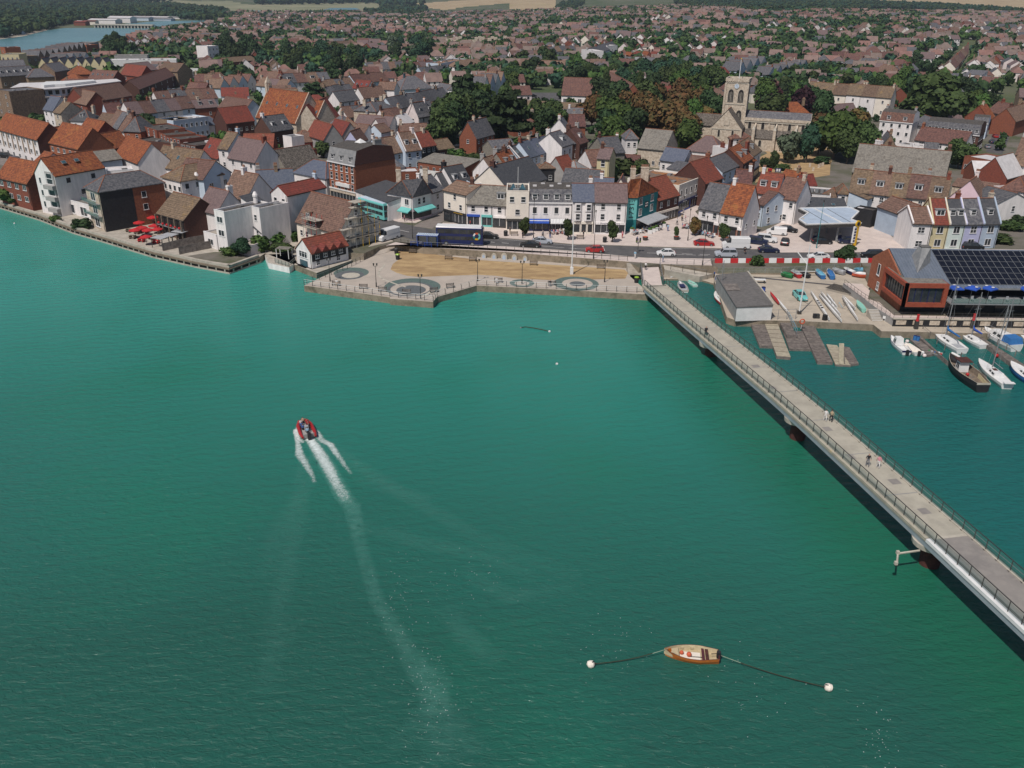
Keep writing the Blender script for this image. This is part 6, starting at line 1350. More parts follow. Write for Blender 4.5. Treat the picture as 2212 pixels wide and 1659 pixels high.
for i in range(5):
 x=-9.4+i*4.7;arch(nave,x,7.6-.5,1.0,2.3,y=-4.21,m='dark',fr='cap')
 b=MB();b.box(x+1.9,-4.5,0,x+2.4,-4.2,9.4,'stone');b.obj('pilaster',nave)
al=MB();al.add([(-11.7,-8.6,-1.5),(11.7,-8.6,-1.5),(11.7,-4.2,-1.5),(-11.7,-4.2,-1.5),(-11.7,-8.6,4.6),(11.7,-8.6,4.6),(11.7,-4.2,6.9),(-11.7,-4.2,6.9)],[(0,1,5,4),(1,2,6,5),(3,0,4,7)],'stone');aisle=al.obj('aisle',ch,(15.6,4.3,0))
b=MB();b.add([(-11.9,-8.9,4.55),(11.9,-8.9,4.55),(11.9,-4.21,7.0),(-11.9,-4.21,7.0),(-11.9,-8.9,4.4),(11.9,-8.9,4.4)],[(0,1,2,3),(4,5,1,0)],'mottle');b.obj('roof',aisle)
for x in(-9.5,-4.6,.2,5,9.7):arch(aisle,x,1.6,.9,2.2,y=-8.62)
for x in(-7.2,0.2,7.4):
 b=MB();b.box(x-.5,-10.0,-1,x+.5,-8.61,7.6,'stone');b.add([(x-.55,-10.05,7.6),(x+.55,-10.05,7.6),(x+.55,-8.6,7.6),(x-.55,-8.6,7.6),(x,-9.3,9.3)],[(0,1,4),(1,2,4),(2,3,4),(3,0,4)],'cap')
 b.add([(x-.25,-8.6,5.6),(x+.25,-8.6,5.6),(x+.25,-4.22,8.6),(x-.25,-4.22,8.6),(x-.25,-8.6,7.2),(x+.25,-8.6,7.2),(x+.25,-4.22,9.4),(x-.25,-4.22,9.4)],[(4,5,6,7),(0,1,5,4),(1,2,6,5),(3,0,4,7)],'stone');b.obj('flying_buttress',aisle)
tr_=sub('transept',-6.6,-7.4,4.3,0,7.8,6.4,'mottle','y')
for x,z,w,h in((-3.6,4.6,.7,2.4),(1.3,4.6,.7,2.4),(-1.2,8.6,1.6,3)):
 e=link('front',None,ch,(0,-7.4,0))if 0 else None
 arch(tr_,0,0,.01,.01)if 0 else None
 bb=MB();P=arch_pts(x,z,w+.3,h+.2);Q_=arch_pts(x,z+.1,w,h);bb.face([(p[0],-7.52,p[1])for p in P],'cap');o=bb.obj('arched_window',ch);bb=MB();bb.face([(p[0],-7.55,p[1])for p in Q_],'dark' if w<1 else 'stone');bb.obj('pane',o)
b=MB();b.box(-6.7,-7.55,7.2,4.45,-7.41,7.5,'cap');b.box(-6.9,-7.8,-1,-6.2,-7.41,7.6,'stone');b.box(3.9,-7.8,-1,4.6,-7.41,7.6,'stone');b.obj('buttress',ch)
sub('west_wing',-14,.2,-3.9,7.2,7.4,3.6,'mottle','x')
# ---------------------------------------------------------------- waterside bar with red bay
X0=70.2;pb=thing('waterside_bar','brick and black waterside bar with grey metal roof, solar panels and red framed bay','bar',(X0,145,2.6))
b=MB();L0=40
b.add([(0,3,0),(0,18,0),(0,18,5.9),(0,12.2,9.1),(0,3,5.3)],[(0,4,3,2,1)],'bo');b.add([(.3,3,0),(.3,18,0),(.3,18,5.9),(.3,12.2,9.1),(.3,3,5.3),(0,3,0),(0,18,0),(0,18,5.9),(0,12.2,9.1),(0,3,5.3)],[(0,1,2,3,4),(5,0,4,9),(6,7,2,1),(9,4,3,8),(8,3,2,7)],'bo');b.obj('gable_wall',pb)
b=MB();b.box(.3,3,0,L0,18,3.2,'black');b.box(.3,6.0,3.2,L0,18,5.4,'black');b.obj('wall',pb)
M['zinc']=mat('zinc_roof',(.20,.23,.28),(.16,.19,.235),.8,.45,metal=.3)
b=MB();b.add([(.3,1.2,5.25),(L0,1.2,5.25),(L0,12.2,9.25),(.3,12.2,9.25),(.3,18.4,5.9),(L0,18.4,5.9)],[(0,1,2,3),(3,2,5,4)],'zinc');b.add([(.3,1.2,4.9),(L0,1.2,4.9),(L0,1.2,5.25),(.3,1.2,5.25),(.3,12.2,8.9),(L0,12.2,8.9)],[(0,1,2,3),(0,4,5,1)],'lead')
rf=b.obj('roof',pb)
b=MB();dz=4.0/11
for i in range(70):
 x=.8+i*.55
 if x>L0:break
 b.add([(x,1.2,5.25),(x+.06,1.2,5.25),(x+.06,12.1,9.21),(x,12.1,9.21),(x+.03,1.2,5.33),(x+.03,12.1,9.29)],[(0,4,5,3),(4,1,2,5)],'zinc')
o=b.obj('roof_seams',pb);o['kind']='stuff'
M['solar']=mat('solar_cell',(.006,.007,.013),(.010,.011,.018),1,.3,spec=.4)
pm=MB();pm.box(-.62,-.84,0,.62,.84,.04,'steel');pm.box(-.59,-.81,.041,.59,.81,.05,'solar');pm=pm.mesh('solar_panel');ang_=AT2(4.0,11)
for r in range(6):
 for i in range(22):
  s_=1.7+r*1.72;o=link('solar_panel',pm,rf,(8.6+i*1.27,1.2+s_*math.cos(ang_),5.33+s_*math.sin(ang_)));o.rotation_euler=(ang_,0,0)
b=MB();b.add([(3.2,5.5,6.2),(5.4,5.5,6.2),(5.6,10,8),(3.6,10.2,8),(4.6,8.4,10.5),(6.2,8.4,10.5),(6.2,9.8,10.5),(4.6,9.8,10.5),(3.0,5.0,6.5),(6.6,8.0,7)],[(4,5,6,7),(8,9,5,4),(9,2,6,5),(3,7,6,2),(8,4,7,3)],'lead');b.box(4.5,8.3,10.5,6.3,9.9,10.62,'felt');b.obj('wind_cowl',pb)
# bay
b=MB();xb,z0_,z1_=-.8,1.9,6.2;fw=.75
def frame_face(A,B_,n):
 """red frame around a glazed face from A to B (plan)"""
 A=Vector(A);B_=Vector(B_);d=(B_-A).normalized();nn=Vector((d.y,-d.x));q=lambda p,z,o:(p.x+nn.x*o,p.y+nn.y*o,z)
 Ls=(B_-A).length
 for a,c_,za,zb_ in((0,Ls,z0_,z0_+fw),(0,Ls,z1_-fw,z1_),(0,fw,z0_+fw,z1_-fw),(Ls-fw,Ls,z0_+fw,z1_-fw)):
  p0,p1=A+d*a,A+d*c_;b.add([q(p0,za,0),q(p1,za,0),q(p1,za,-.5),q(p0,za,-.5),q(p0,zb_,0),q(p1,zb_,0),q(p1,zb_,-.5),q(p0,zb_,-.5)],[(0,3,2,1),(4,5,6,7),(0,1,5,4),(1,2,6,5),(2,3,7,6),(3,0,4,7)],'redclad')
M['redclad']=mat('red_cladding',(.31,.075,.04),(.26,.06,.035),1.5,.6)
frame_face((xb,10.2),(xb,0),0);frame_face((xb,0),(6.8,0),0);bay=b.obj('bay_frame',pb)
b=MB();b.box(xb+.1,.1,z1_-.25,6.8,3.4,z1_-.02,'greyroof');b.box(xb+.1,3.4,z1_-.25,1.6,10.1,z1_-.02,'greyroof');b.box(xb+.3,.5,z0_-.05,6.8,10,z0_+.1,'black');b.box(6.7,.1,z0_,6.8,3,z1_,'redclad');b.obj('bay_roof',bay)
b=MB();b.box(xb+.42,.75,z0_+fw,xb+.46,9.5,z1_-fw,'glass');b.box(xb+.75,.42,z0_+fw,6.1,.46,z1_-fw,'glass');b.obj('glazing',bay)
for i in range(1,8):bb=MB();y=.75+i*1.1;bb.box(xb+.34,y-.05,z0_+fw,xb+.419,y+.05,z1_-fw,'black');bb.obj('mullion',bay)
for i in range(1,5):bb=MB();x=xb+.75+i*1.22;bb.box(x-.06,.34,z0_+fw,x+.06,.419,z1_-fw,'navy');bb.obj('mullion',bay)
for y in(13.2,):window(pb,-.02,y+.8,3.4,1.1,2.2,-PI_/2,'plain');window(pb,-.02,y,.7,1.0,1.6,-PI_/2,'grid')
b=MB();b.box(6.9,-1.6,3.0,L0,3,3.2,'steel');bal=b.obj('balcony',pb)
for i in range(11):bb=MB();x=7+i*3.0;bb.box(x,-1.58,3.2,x+.05,-1.53,4.2,'metal');bb.obj('post',bal)
M['clearglass']=mat('clear_glass_panel',(.10,.22,.19),(.09,.20,.17),1,.08,spec=.6)
_g=M['clearglass'].node_tree.nodes['Principled BSDF'];_g.inputs['Alpha'].default_value=.32
for i in range(10):bb=MB();x=7.08+i*3.0;bb.box(x,-1.57,3.25,x+2.9,-1.55,4.15,'clearglass');bb.obj('glass_panel',bal)
b=MB();b.box(6.9,2.96,3.2,L0,3.0,5.2,'dark')if 0 else b.box(6.9,5.9,3.2,L0,5.98,5.2,'glass');b.obj('glazing',pb)
b=MB()
for i in range(7):b.box(1+i*5.5,2.9,.3,4.5+i*5.5,2.98,2.7,'glass')
b.obj('window',pb)['kind']='stuff'
def parasol(x,y,z,r,m,label,h=2.5,square=True,logo=None,grp=None):
 t=thing('parasol',label,'parasol',(x,y,z),RU(0,.8),grp);n=4 if square else 8;b=MB()
 vs=[(r*1.2*math.cos(6.283*i/n+.78),r*1.2*math.sin(6.283*i/n+.78),h-.45)for i in range(n)]+[(0,0,h)];lo=[(a,c_,d-.18)for a,c_,d in vs[:n]]
 b.add(vs+lo,[(i,(i+1)%n,n)for i in range(n)]+[(n+1+i,n+1+(i+1)%n,(i+1)%n,i)for i in range(n)],m)
 b.obj('canopy',t)
 if logo:
  l=MB();
  for k in(0,2):
   a=6.283*(k+.5)/n+.78;l.tube([(r*.5*math.cos(a),r*.5*math.sin(a),h-.19),(r*.5*math.cos(a),r*.5*math.sin(a),h-.13)],r*.22,logo,8)
   l.obj('emblem',t);l=MB()
 b=MB();b.tube([(0,0,0),(0,0,h-.1)],.04,'steel',5);b.obj('pole',t);b=MB();b.box(-.3,-.3,0,.3,.3,.08,'metal');b.obj('base',t);return t
for i,x in enumerate((8.6,11.6,14.6,21.2)):parasol(X0+x,146.2,5.8,1.25,'blue','blue parasol with white emblems on the bar balcony, %s from the left'%ordi(i),logo='ow',grp='blue parasols on the bar balcony')
# terrace before the bar and its walls
tz=[(67.9,143.9),(112,143.9),(112,150),(69.6,150),(69.6,164),(66.0,164.5),(66.6,156.5),(67.0,150)]
b=MB();b.prism(tz,Q,2.6,'darkw' if 0 else 'grey','pave');M['darkw']=M['black'];struct(b.obj('terrace'))
tw_=thing('terrace_wall','dark retaining wall with flint panels below the bar terrace','wall',(67.8,143.85,Q))
b=MB();b.box(0,-.12,0,44,-.01,1.35,'black');b.obj('wall',tw_);b=MB();b.box(-.1,-.25,1.355,44,.3,1.5,'cap');b.obj('coping',tw_)
for i in range(9):b=MB();b.box(.5+i*3.0,-.17,.35,2.3+i*3.0,-.121,1.15,'stone');b.obj('flint_panel',tw_)
def rail(name,label,P,h=1.1,sp=1.8,nr=3,pm='metal',rm='steel',glass=None,lean=None,cat='railing',pr=.05,close=True,curve=0,grp=None):
 """posts and rails along a line of points"""
 P=[Vector(p)for p in P];t=thing(name,label,cat,P[0],0,grp);o=P[0]
 for a,b_ in zip(P,P[1:]):
  L=(b_-a).length;n=max(1,round(L/sp));d=(b_-a).normalized();nrm=Vector((d.y,-d.x,0)).normalized()
  for i in range(n+(1 if b_ is P[-1]else 0)):
   p=a.lerp(b_,i/n)-o
   q=[p,p+Vector((0,0,h*.6))+nrm*curve*.4,p+Vector((0,0,h))-nrm*curve]if curve else[p,p+Vector((0,0,h))]
   m_=MB();m_.tube(q,pr,pm,4);m_.obj('post',t)
   if glass and i<n:
    g0,g1=p,a.lerp(b_,(i+1)/n)-o;m_=MB();up0,up1=Vector((0,0,.15)),Vector((0,0,h-.08))
    m_.face([g0+up0,g1+up0,g1+up1,g0+up1],glass);m_.obj('glass_panel',t)
 for k in range(nr):
  z=h*(1-k/max(1,nr))if nr>1 else h;m_=MB()
  m_.tube([p-o+Vector((0,0,z-.02))for p in P],.035 if k==0 else .02,rm,4);m_.obj('rail',t)
 return t
rail('railing','thin railing along the edge of the bar terrace',[(67.9,144.1,2.75),(112,144.1,2.75)],1.0,1.5,2,rm='metal',pr=.03)
rail('railing','railing climbing the left side of the bar terrace',[(67.6,145,2.62),(66.4,156,2.62),(65.8,163.5,2.62)],1.0,1.5,2,rm='metal',pr=.03)
st=thing('steps','concrete steps with white nosings from the yard up to the bar terrace','steps',(66.0,147.6,Q))
for i in range(8):b=MB();b.box(-.9,-1.4+i*.35,0,1.0,-1.05+i*.35,.17*(i+1),'conc');b.box(-.9,-1.42+i*.35,.17*(i+1)-.04,1.0,-1.36+i*.35,.17*(i+1)+.01,'ow');b.obj('step',st)
def chair(p,m,label,rz=0,grp=None):
 t=thing('chair',label,'chair',p,rz,grp);b=MB();b.box(-.25,-.25,.42,.25,.25,.47,m);b.obj('seat',t);b=MB();b.box(-.25,.2,.47,.25,.26,.95,m);b.obj('backrest',t)
 for x in(-.22,.22):
  for y in(-.22,.22):b=MB();b.box(x-.03,y-.03,0,x+.03,y+.03,.42,m);b.obj('leg',t)
 return t
chair(W('m',480,1115,Q),'ow','white plastic chair left alone by the terrace steps',2.4)
for i in range(6):chair((X0+8.2+i*3.1,144.7,5.8),'gc','%s grey chair from the left at the bar balcony rail'%ordi(i),.2,'grey chairs on the bar balcony')
# ---------------------------------------------------------------- boat shed
sh=thing('boat_shed','long boat shed with sagging grey felt roof and white end wall','shed',(43.4,155.2,Q));b=MB()
b.prism([(-3.3,-9.9),(3.3,-9.0),(3.4,10.6),(-3.0,8.8)],0,2.7,'grey');b.obj('wall',sh)
b=MB();b.add([(-3.45,-10.1,2.75),(3.35,-9.2,2.75+.25),(3.5,10.8,2.95),(-3.1,9.0,2.75),(-3.45,-10.1,2.6),(3.35,-9.2,2.6),(3.5,10.8,2.6),(-3.1,9.0,2.6)],[(0,1,2,3),(0,4,5,1),(1,5,6,2),(3,7,4,0)],'felt');b.obj('roof',sh)
b=MB();b.add([(-3.32,-9.98,0),(3.3,-9.1,0),(3.3,-9.1,2.7),(-3.32,-9.98,2.55)],[(0,1,2,3)],'ow');b.obj('end_wall',sh)
b=MB();b.add([(3.3,-9.2,3.0),(3.55,-9.2,3.0),(3.75,10.8,3.0),(3.5,10.8,3.0),(3.3,-9.2,3.12),(3.55,-9.2,3.12),(3.75,10.8,3.12),(3.5,10.8,3.12)],[(4,5,6,7),(0,1,5,4),(1,2,6,5),(3,0,4,7)],'cap');b.obj('coping',sh)
b=MB();b.add([(-3.2,-1,2.83),(-.6,-1,2.92),(-.3,3,2.94),(-3.0,3,2.83)],[(0,1,2,3)],'greywood');b.obj('roof_patch',sh)
# ---------------------------------------------------------------- petrol station
cz=7.4;cv=[W('x',*p,cz)for p in[(520,270),(1400,250),(1575,330),(1440,465),(1615,525),(650,555),(520,465),(680,350)]];cc=sum(cv,Vector())/8
t=thing('petrol_canopy','angular pale blue grey petrol station canopy with notched corners','canopy',(cc.x,cc.y,G));pl_=[(p.x-cc.x,p.y-cc.y)for p in cv]
b=MB();b.prism(pl_,3.75,4.55,'metal','leadblue' if 0 else 'bluegrey',bottom=True);b.obj('roof',t)
b=MB();n=8
cenp=Vector((0,0))
P_=[Vector(p)for p in pl_]
if area(pl_)<0:P_=P_[::-1]
for i in range(n):
 a,q=P_[i],P_[(i+1)%n];d=(q-a).normalized();nn=Vector((-d.y,d.x));
 b.add([(a.x,a.y,4.4),(q.x,q.y,4.4),(q.x+nn.x*.35,q.y+nn.y*.35,4.4),(a.x+nn.x*.35,a.y+nn.y*.35,4.4),(a.x,a.y,4.75),(q.x,q.y,4.75),(q.x+nn.x*.35,q.y+nn.y*.35,4.75),(a.x+nn.x*.35,a.y+nn.y*.35,4.75)],[(4,5,6,7),(0,1,5,4),(2,3,7,6)],'ow')
A_=W('x',790,275,cz)-cc;B_=W('x',1280,530,cz)-cc;b.obox(((A_.x+B_.x)/2,(A_.y+B_.y)/2),B_-A_,(B_-A_).length/2,.2,4.55,4.7,'ow');b.obj('edging',t)
for a_,c_ in(((630,290),(1060,540)),((1010,275),(1440,520))):
 A_=W('x',*a_,cz)-cc;B_=W('x',*c_,cz)-cc;b=MB();b.obox(((A_.x+B_.x)/2,(A_.y+B_.y)/2),B_-A_,(B_-A_).length/2,.05,4.55,4.6,'metal');b.obj('joint',t)
for X,Y in((720,860),(1165,855),(1000,700)):p=W('x',X,Y,G)-cc;b=MB();b.box(p.x-.18,p.y-.18,0,p.x+.18,p.y+.18,3.8,'steel');b.obj('column',t)
p=W('x',585,560,5.9)-cc;b=MB();b.tube([(p.x,p.y-.15,4.1),(p.x,p.y,4.1)],.55,'yellowp',14);b.obj('sign',t)
for i,(X,Y)in enumerate(((790,840),(1215,830),(1480,870))):
 p=W('x',X,Y,G);q=thing('fuel_pump','%s fuel pump from the left under the canopy'%ordi(i),'fuel pump',p,0,'fuel pumps');b=MB();b.box(-.45,-.25,0,.45,.25,1.3,'navy');b.obj('body',q);b=MB();b.box(-.35,-.28,1.3,.35,.28,1.9,'yellowp' if i==2 else 'grey');b.obj('display',q)
p=W('x',1480,930,G);q=thing('price_totem','tall yellow petrol price totem leaning at the forecourt edge','sign',p,.5);b=MB();b.box(-.3,-.25,0,.3,.25,5.2,'yellowp');b.obj('post',q);b=MB();b.box(-1.1,-.2,.8,-.3,.2,4.6,'ow');o=b.obj('panel',q)
for i in range(5):b=MB();b.box(-1.0,-.23,1.1+i*.68,-.4,-.205,1.5+i*.68,'navy');b.obj('price',o)
b=MB();b.tube([(-.2,-.3,5.2),(-.2,-.02,5.2)],.75,'yellowp',16);b.tube([(-.2,-.36,5.2),(-.2,-.305,5.2)],.45,'blackr' if 0 else 'black',16);b.obj('emblem',q)
# ---------------------------------------------------------------- footbridge
def bz(y):  # deck height along the bridge
 T=[(40,4.15),(55,4.2),(75,4.35),(98,4.4),(109,4.25),(124,3.75),(141,3.15),(160,2.75),(178,2.7)]
 for(a,za),(c_,zc)in zip(T,T[1:]):
  if y<=c_:return za+(zc-za)*(y-a)/(c_-a)
 return 2.7
def bx_(y):return 33.4-.2007*(y-132.5)
brd=thing('footbridge','long white and grey footbridge crossing the estuary on round piers','bridge',(33.4,132.5,0));BO=Vector((33.4,132.5,0))
ysb=[38+i*4 for i in range(31)]+[161];dB=Vector((.2007,-1,0)).normalized();nB=Vector((dB.y*-1,dB.x,0))   # nB points to the right-hand (marina) side
def bp(y,s,dz=0):return Vector((bx_(y),y,bz(y)+dz))+Vector((.98,.197,0))*s-BO
def strip(name,s0,s1,dz0,dz1,m,ya,yb,par=brd):
 b=MB();yy=[y for y in ysb if ya<y<yb];yy=[ya]+yy+[yb]
 for y0,y1 in zip(yy,yy[1:]):
  vs=[bp(y0,s0,dz0),bp(y0,s1,dz0),bp(y1,s1,dz0),bp(y1,s0,dz0),bp(y0,s0,dz1),bp(y0,s1,dz1),bp(y1,s1,dz1),bp(y1,s0,dz1)]
  b.add(vs,[(0,3,2,1),(4,5,6,7),(0,1,5,4),(1,2,6,5),(2,3,7,6),(3,0,4,7)],m)
 return b.obj(name,par)
M['deck']=mat('bridge_deck',(.43,.40,.33),(.35,.325,.27),.5,.9,c3=(.27,.25,.21),s3=.3,f3=.3,det=8)
M['deck2']=mat('opening_span_deck',(.27,.25,.23),(.21,.195,.185),.6,.85,c3=(.33,.30,.27),s3=.3,f3=.4)
strip('deck',-1.95,2.15,-.12,0,'deck',74,161);strip('deck',-1.95,2.15,-.12,0,'deck2',38,73.9)
strip('deck_joint',-1.95,2.15,.004,.02,'cap',73.7,74.1);strip('deck_joint',-1.95,2.15,.004,.02,'metal',160.2,160.5)
for y in range(82,160,9):strip('deck_joint',-1.95,2.15,.003,.008,'lead',y,y+.12)
for y in(78,84,90,97,110,118):strip('deck_patch',-1.2+(y%5)*.4,-.4+(y%5)*.5,.003,.007,'deck2',y,y+1.1)
M['edge']=mat('lichened_kerb',(.42,.39,.31),(.34,.31,.25),1,.9,c3=(.62,.36,.05),s3=.45,f3=.30)
strip('kerb',-2.55,-1.96,-.3,.06,'edge',74,161);strip('kerb',-2.55,-1.96,-.3,.06,'steelpale' if 0 else 'ow',38,73.9);strip('kerb',2.16,2.5,-.3,.10,'cap',38,161)
M['girder']=mat('grey_blue_girder',(.32,.37,.40),(.26,.31,.34),.6,.6)
strip('girder',-2.45,-1.6,-.95,-.305,'girder',38,160);strip('girder',1.6,2.4,-.95,-.305,'girder',38,160);strip('soffit',-1.6,1.6,-.5,-.13,'girder',38,160)
for i,s_ in enumerate((-2.2,2.3)):
 r_=thing('bridge_railing','railing with glass panels along the %s side of the footbridge'%('left' if i==0 else 'right'),'railing',BO)
 y=38.6;k=0;pts=[]
 pmesh=MB();pmesh.tube([(0,0,0),(0,0,1.25)],.055,'metal',4);pmesh.box(-.2,-.12,0,.2,.12,.05,'metal');pmesh=pmesh.mesh('post')
 while y<161:
  p=bp(y,s_);link('post',pmesh,r_,p);q=bp(y+1.72,s_)
  if y+1.72<161:b=MB();b.face([p+Vector((0,0,.12)),q+Vector((0,0,.12)),q+Vector((0,0,1.12)),p+Vector((0,0,1.12))],'clearglass');b.obj('glass_panel',r_)
  pts.append(p);y+=1.72
 for z,rr,mm in((1.25,.05,'metal'),(.75,.022,'steel'),(.4,.022,'metal')):
  b=MB();b.tube([p+Vector((0,0,z))for p in pts],rr,mm,4);b.obj('rail',r_)
M['rust']=mat('rusty_steel',(.10,.035,.028),(.055,.025,.022),2,.9,c3=(.30,.12,.08),s3=.6,f3=.2)
for i,(x,y)in enumerate(((33.2,132.3),(39.0,103.3),(44.7,75.2),(50.2,46.5))):
 p=thing('bridge_pier','rust red round bridge pier, %s from the town end'%ordi(i),'pier',(x,y,0),0,'bridge piers');zt=bz(y)-1.0
 b=MB();b.tube([(0,0,-3),(0,0,zt-.6)],1.05,'rust',16);b.obj('column',p);b=MB();R_c=1.9 if i==2 else 1.7
 b.tube([(-.5,-.3,zt-.6),(-.5,-.3,zt-.0)],[R_c,R_c*1.05],'cap',18);b.obj('pier_cap',p)
p=thing('pier_light_bracket','white forked bracket reaching out from the nearest visible pier','bracket',(44.0,74.5,2.6));b=MB();b.tube([(-1.4,-.6,0),(-3.9,-1.2,0)],.12,'cap',5);b.obj('arm',p);b=MB();b.tube([(-3.9,-1.2,0),(-4.5,-2.6,-.3)],.10,'cap',5);b.obj('arm',p);b=MB();b.box(-4.1,-1.4,.0,-3.8,-1.1,.35,'cap');b.obj('lamp',p);b=MB();b.box(-4.8,-2.8,-.3,-4.5,-2.5,.05,'cap');b.obj('lamp',p)
b=MB();pr_=[(27.35,161,2.76),(31.6,160.9,2.76),(27.6,178.2,2.8),(23.2,178.4,2.8)];pr_=[W('u',338,612,2.76),W('u',748,625,2.76),W('u',670,235,2.84),W('u',300,250,2.84)]
b.add([tuple(q)for q in pr_]+[(q.x,q.y,1.2)for q in pr_],[(0,1,2,3),(4,5,1,0),(5,6,2,1),(7,4,0,3)],'pave');struct(b.obj('bridge_ramp'))
rail('ramp_railing','grey railing on the left of the bridge ramp',[pr_[0]+Vector((-.2,0,0)),pr_[3]+Vector((-.2,0,0))],1.2,1.8,3,glass='clearglass')
rail('ramp_railing','grey railing on the right of the bridge ramp',[pr_[1]+Vector((.2,0,0)),pr_[2]+Vector((.2,0,0))],1.2,1.8,3,glass='clearglass')
ps=W('u',140,330,Q);st=thing('steps','flight of concrete steps beside the bridge ramp','steps',(ps.x,ps.y-2.5,Q))
for i in range(9):b=MB();b.box(-1.5,i*.42,0,1.4,(i+1)*.42+.02,.16*(i+1),'conc');b.obj('step',st)
b=MB();a_=W('u',235,850,0);b.box(a_.x-.4,a_.y-1.5,-2,a_.x+4.6,a_.y+1.5,1.4,'conc');struct(b.obj('abutment'))
# ---------------------------------------------------------------- promenade furniture
pe=[p+Vector((0,.35,0))for p in prom[:8]]
rail('promenade_railing','white wire railing on dark posts round the promenade edge',[p for p in(pe[0],pe[1],pe[3],pe[5],pe[6],prom[7]+Vector((0,.35,0)),W('q',60,340,Q))],1.15,1.9,3,pm='metal',rm='ow',curve=.12,pr=.07)
rail('promenade_railing','railing along the slipway side of the promenade',[pe[0]+Vector((.4,.5,0)),W('h',880,945,Q),W('h',1190,790,Q)],1.15,1.7,3,pm='metal',rm='steel',curve=.1,pr=.07)
rl=[p+Vector((0,.35,.09))for p in wallt]
rail('road_railing','dark railing on top of the wall above the dry lawn',rl,1.1,2.0,2,pm='metal',rm='steel',pr=.05)
rail('road_railing','dark railing above the basin right of the bridge',[W('u',700,150,G+.09),W('u',1430,180,G+.09),W('u',1830,200,G+.09)],1.1,3.4,2,pm='metal',rm='steel')
rail('ramp_railing','posts down the sloping slip ramp',[W('u',930,290,2.3),W('u',1700,420,Q+.1)],1.2,3.0,1,pm='metal',rm='steel')
for i,(x,z)in enumerate([(875,.8),(1025,.9),(1172,1.05),(1320,.9),(1474,.8)]):
 p=W('i',x,800+(x-875)*.065,Q);d=(wallt[3]-wallt[1]);rz=AT2(d.y,d.x)
 # distance to the wall line
 f=(p.x-wallt[1].x)/d.x;q=wallt[1]+d*f
 t=thing('wall_niche','%s from the left of five white arched niches in the retaining wall'%ordi(i),'niche',(q.x,q.y-.02,Q),rz,'arched niches in the wall');k=z
 P=arch_pts(0,0,1.35*k,1.45*k);Q_=arch_pts(0,0,.7*k,.95*k);b=MB();b.face([(a,-.12,c_)for a,c_ in P],'cap');n=len(P)
 for j in range(n):b.face([(P[j][0],0,P[j][1]),(P[(j+1)%n][0],0,P[(j+1)%n][1]),(P[(j+1)%n][0],-.12,P[(j+1)%n][1]),(P[j][0],-.12,P[j][1])],'cap')
 b.obj('surround',t);b=MB();b.face([(a,-.14,c_)for a,c_ in Q_],'bluegrey');b.obj('niche_back',t)
def bench(p,rz,m,label,grp):
 t=thing('bench',label,'bench',p,rz,grp)
 for i in range(3):b=MB();b.box(-.85,-.25+i*.16,.42,.85,-.13+i*.16,.46,m);b.obj('seat_slat',t)
 for i in range(3):b=MB();b.box(-.85,.24,.52+i*.14,.85,.28,.62+i*.14,m);b.obj('back_slat',t)
 for x in(-.75,.75):b=MB();b.box(x-.04,-.25,0,x+.04,.3,.42,'metal');b.box(x-.04,.24,.42,x+.04,.3,.95,'metal');b.obj('leg',t)
for i,(r,X,Y)in enumerate([('h',1885,685),('i',375,775),('i',725,800),('i',1595,858),('j',530,1275)]):bench(W(r,X,Y,Q)+Vector((0,-.5,0)),-.08,'timber','%s brown bench from the left against the retaining wall'%ordi(i),'benches against the wall')
for i,(r,X,Y,a)in enumerate([('w',600,240,0),('w',990,285,0),('w',1265,325,0),('w',1610,360,0),('w',2010,335,.4),('i',400,1195,.35),('i',1090,1115,0),('i',1860,1160,0)]):bench(W(r,X,Y,Q),a,'greywood','%s pale bench from the left along the promenade edge'%ordi(i),'pale benches on the promenade')
bench(W('i',1320,440,G+.1),.05,'timber','bench on the pavement by the lollipop street tree','pavement benches');bench(W('j',240,860,G+.1),.0,'op' if 0 else 'timber','bench on the pavement before the bay windowed house','pavement benches')
def lamp(p,h,m,label,double=True,grp=None):
 t=thing('street_lamp',label,'lamp post',p,0,grp);b=MB();b.tube([(0,0,0),(0,0,.9),(0,0,1.0),(0,0,h)],[.13,.12,.07,.045],m,6);b.obj('post',t)
 for s in((-1,1)if double else(0,)):
  b=MB();b.tube([(s*.32,0,h-.1),(s*.32,0,h+.12),(s*.32,0,h+.42),(s*.32,0,h+.5)],[.05,.12,.18,.03],m if double else 'metal',6)
  if s:b.tube([(0,0,h-.25),(s*.32,0,h-.1)],.03,m,4)
  b.obj('lantern',t)
for i,(r,X,Y,h,m)in enumerate([('h',697,1100,4.4,'metal'),('h',1362,1182,4.4,'metal'),('h',2000,1350,4.4,'metal'),('i',792,1098,4.2,'metal'),('i',1430,1140,4.4,'metal'),('j',590,1480,4.2,'metal')]):lamp(W(r,X,Y,Q),h,m,'%s twin headed lamp post from the left on the promenade'%ordi(i),True,'promenade lamps')
for i,(r,X,Y,h,m,g_)in enumerate([('c',1615,1520,9.5,'metal',G),('i',1595,495,9,'metal',G+.1),('j',432,1140,10,'metal',G+.1),('j',1788,882,7,'metal',G+.1),('j',2000,1232,10,'metal',G+.1),('x',828,972,10.5,'teal',G),('e',1150,1290,5.5,'metal',G)]):lamp(W(r,X,Y,g_),h,m,'%s tall street lamp column from the left along the main road'%ordi(i),False,'main road lamp columns')
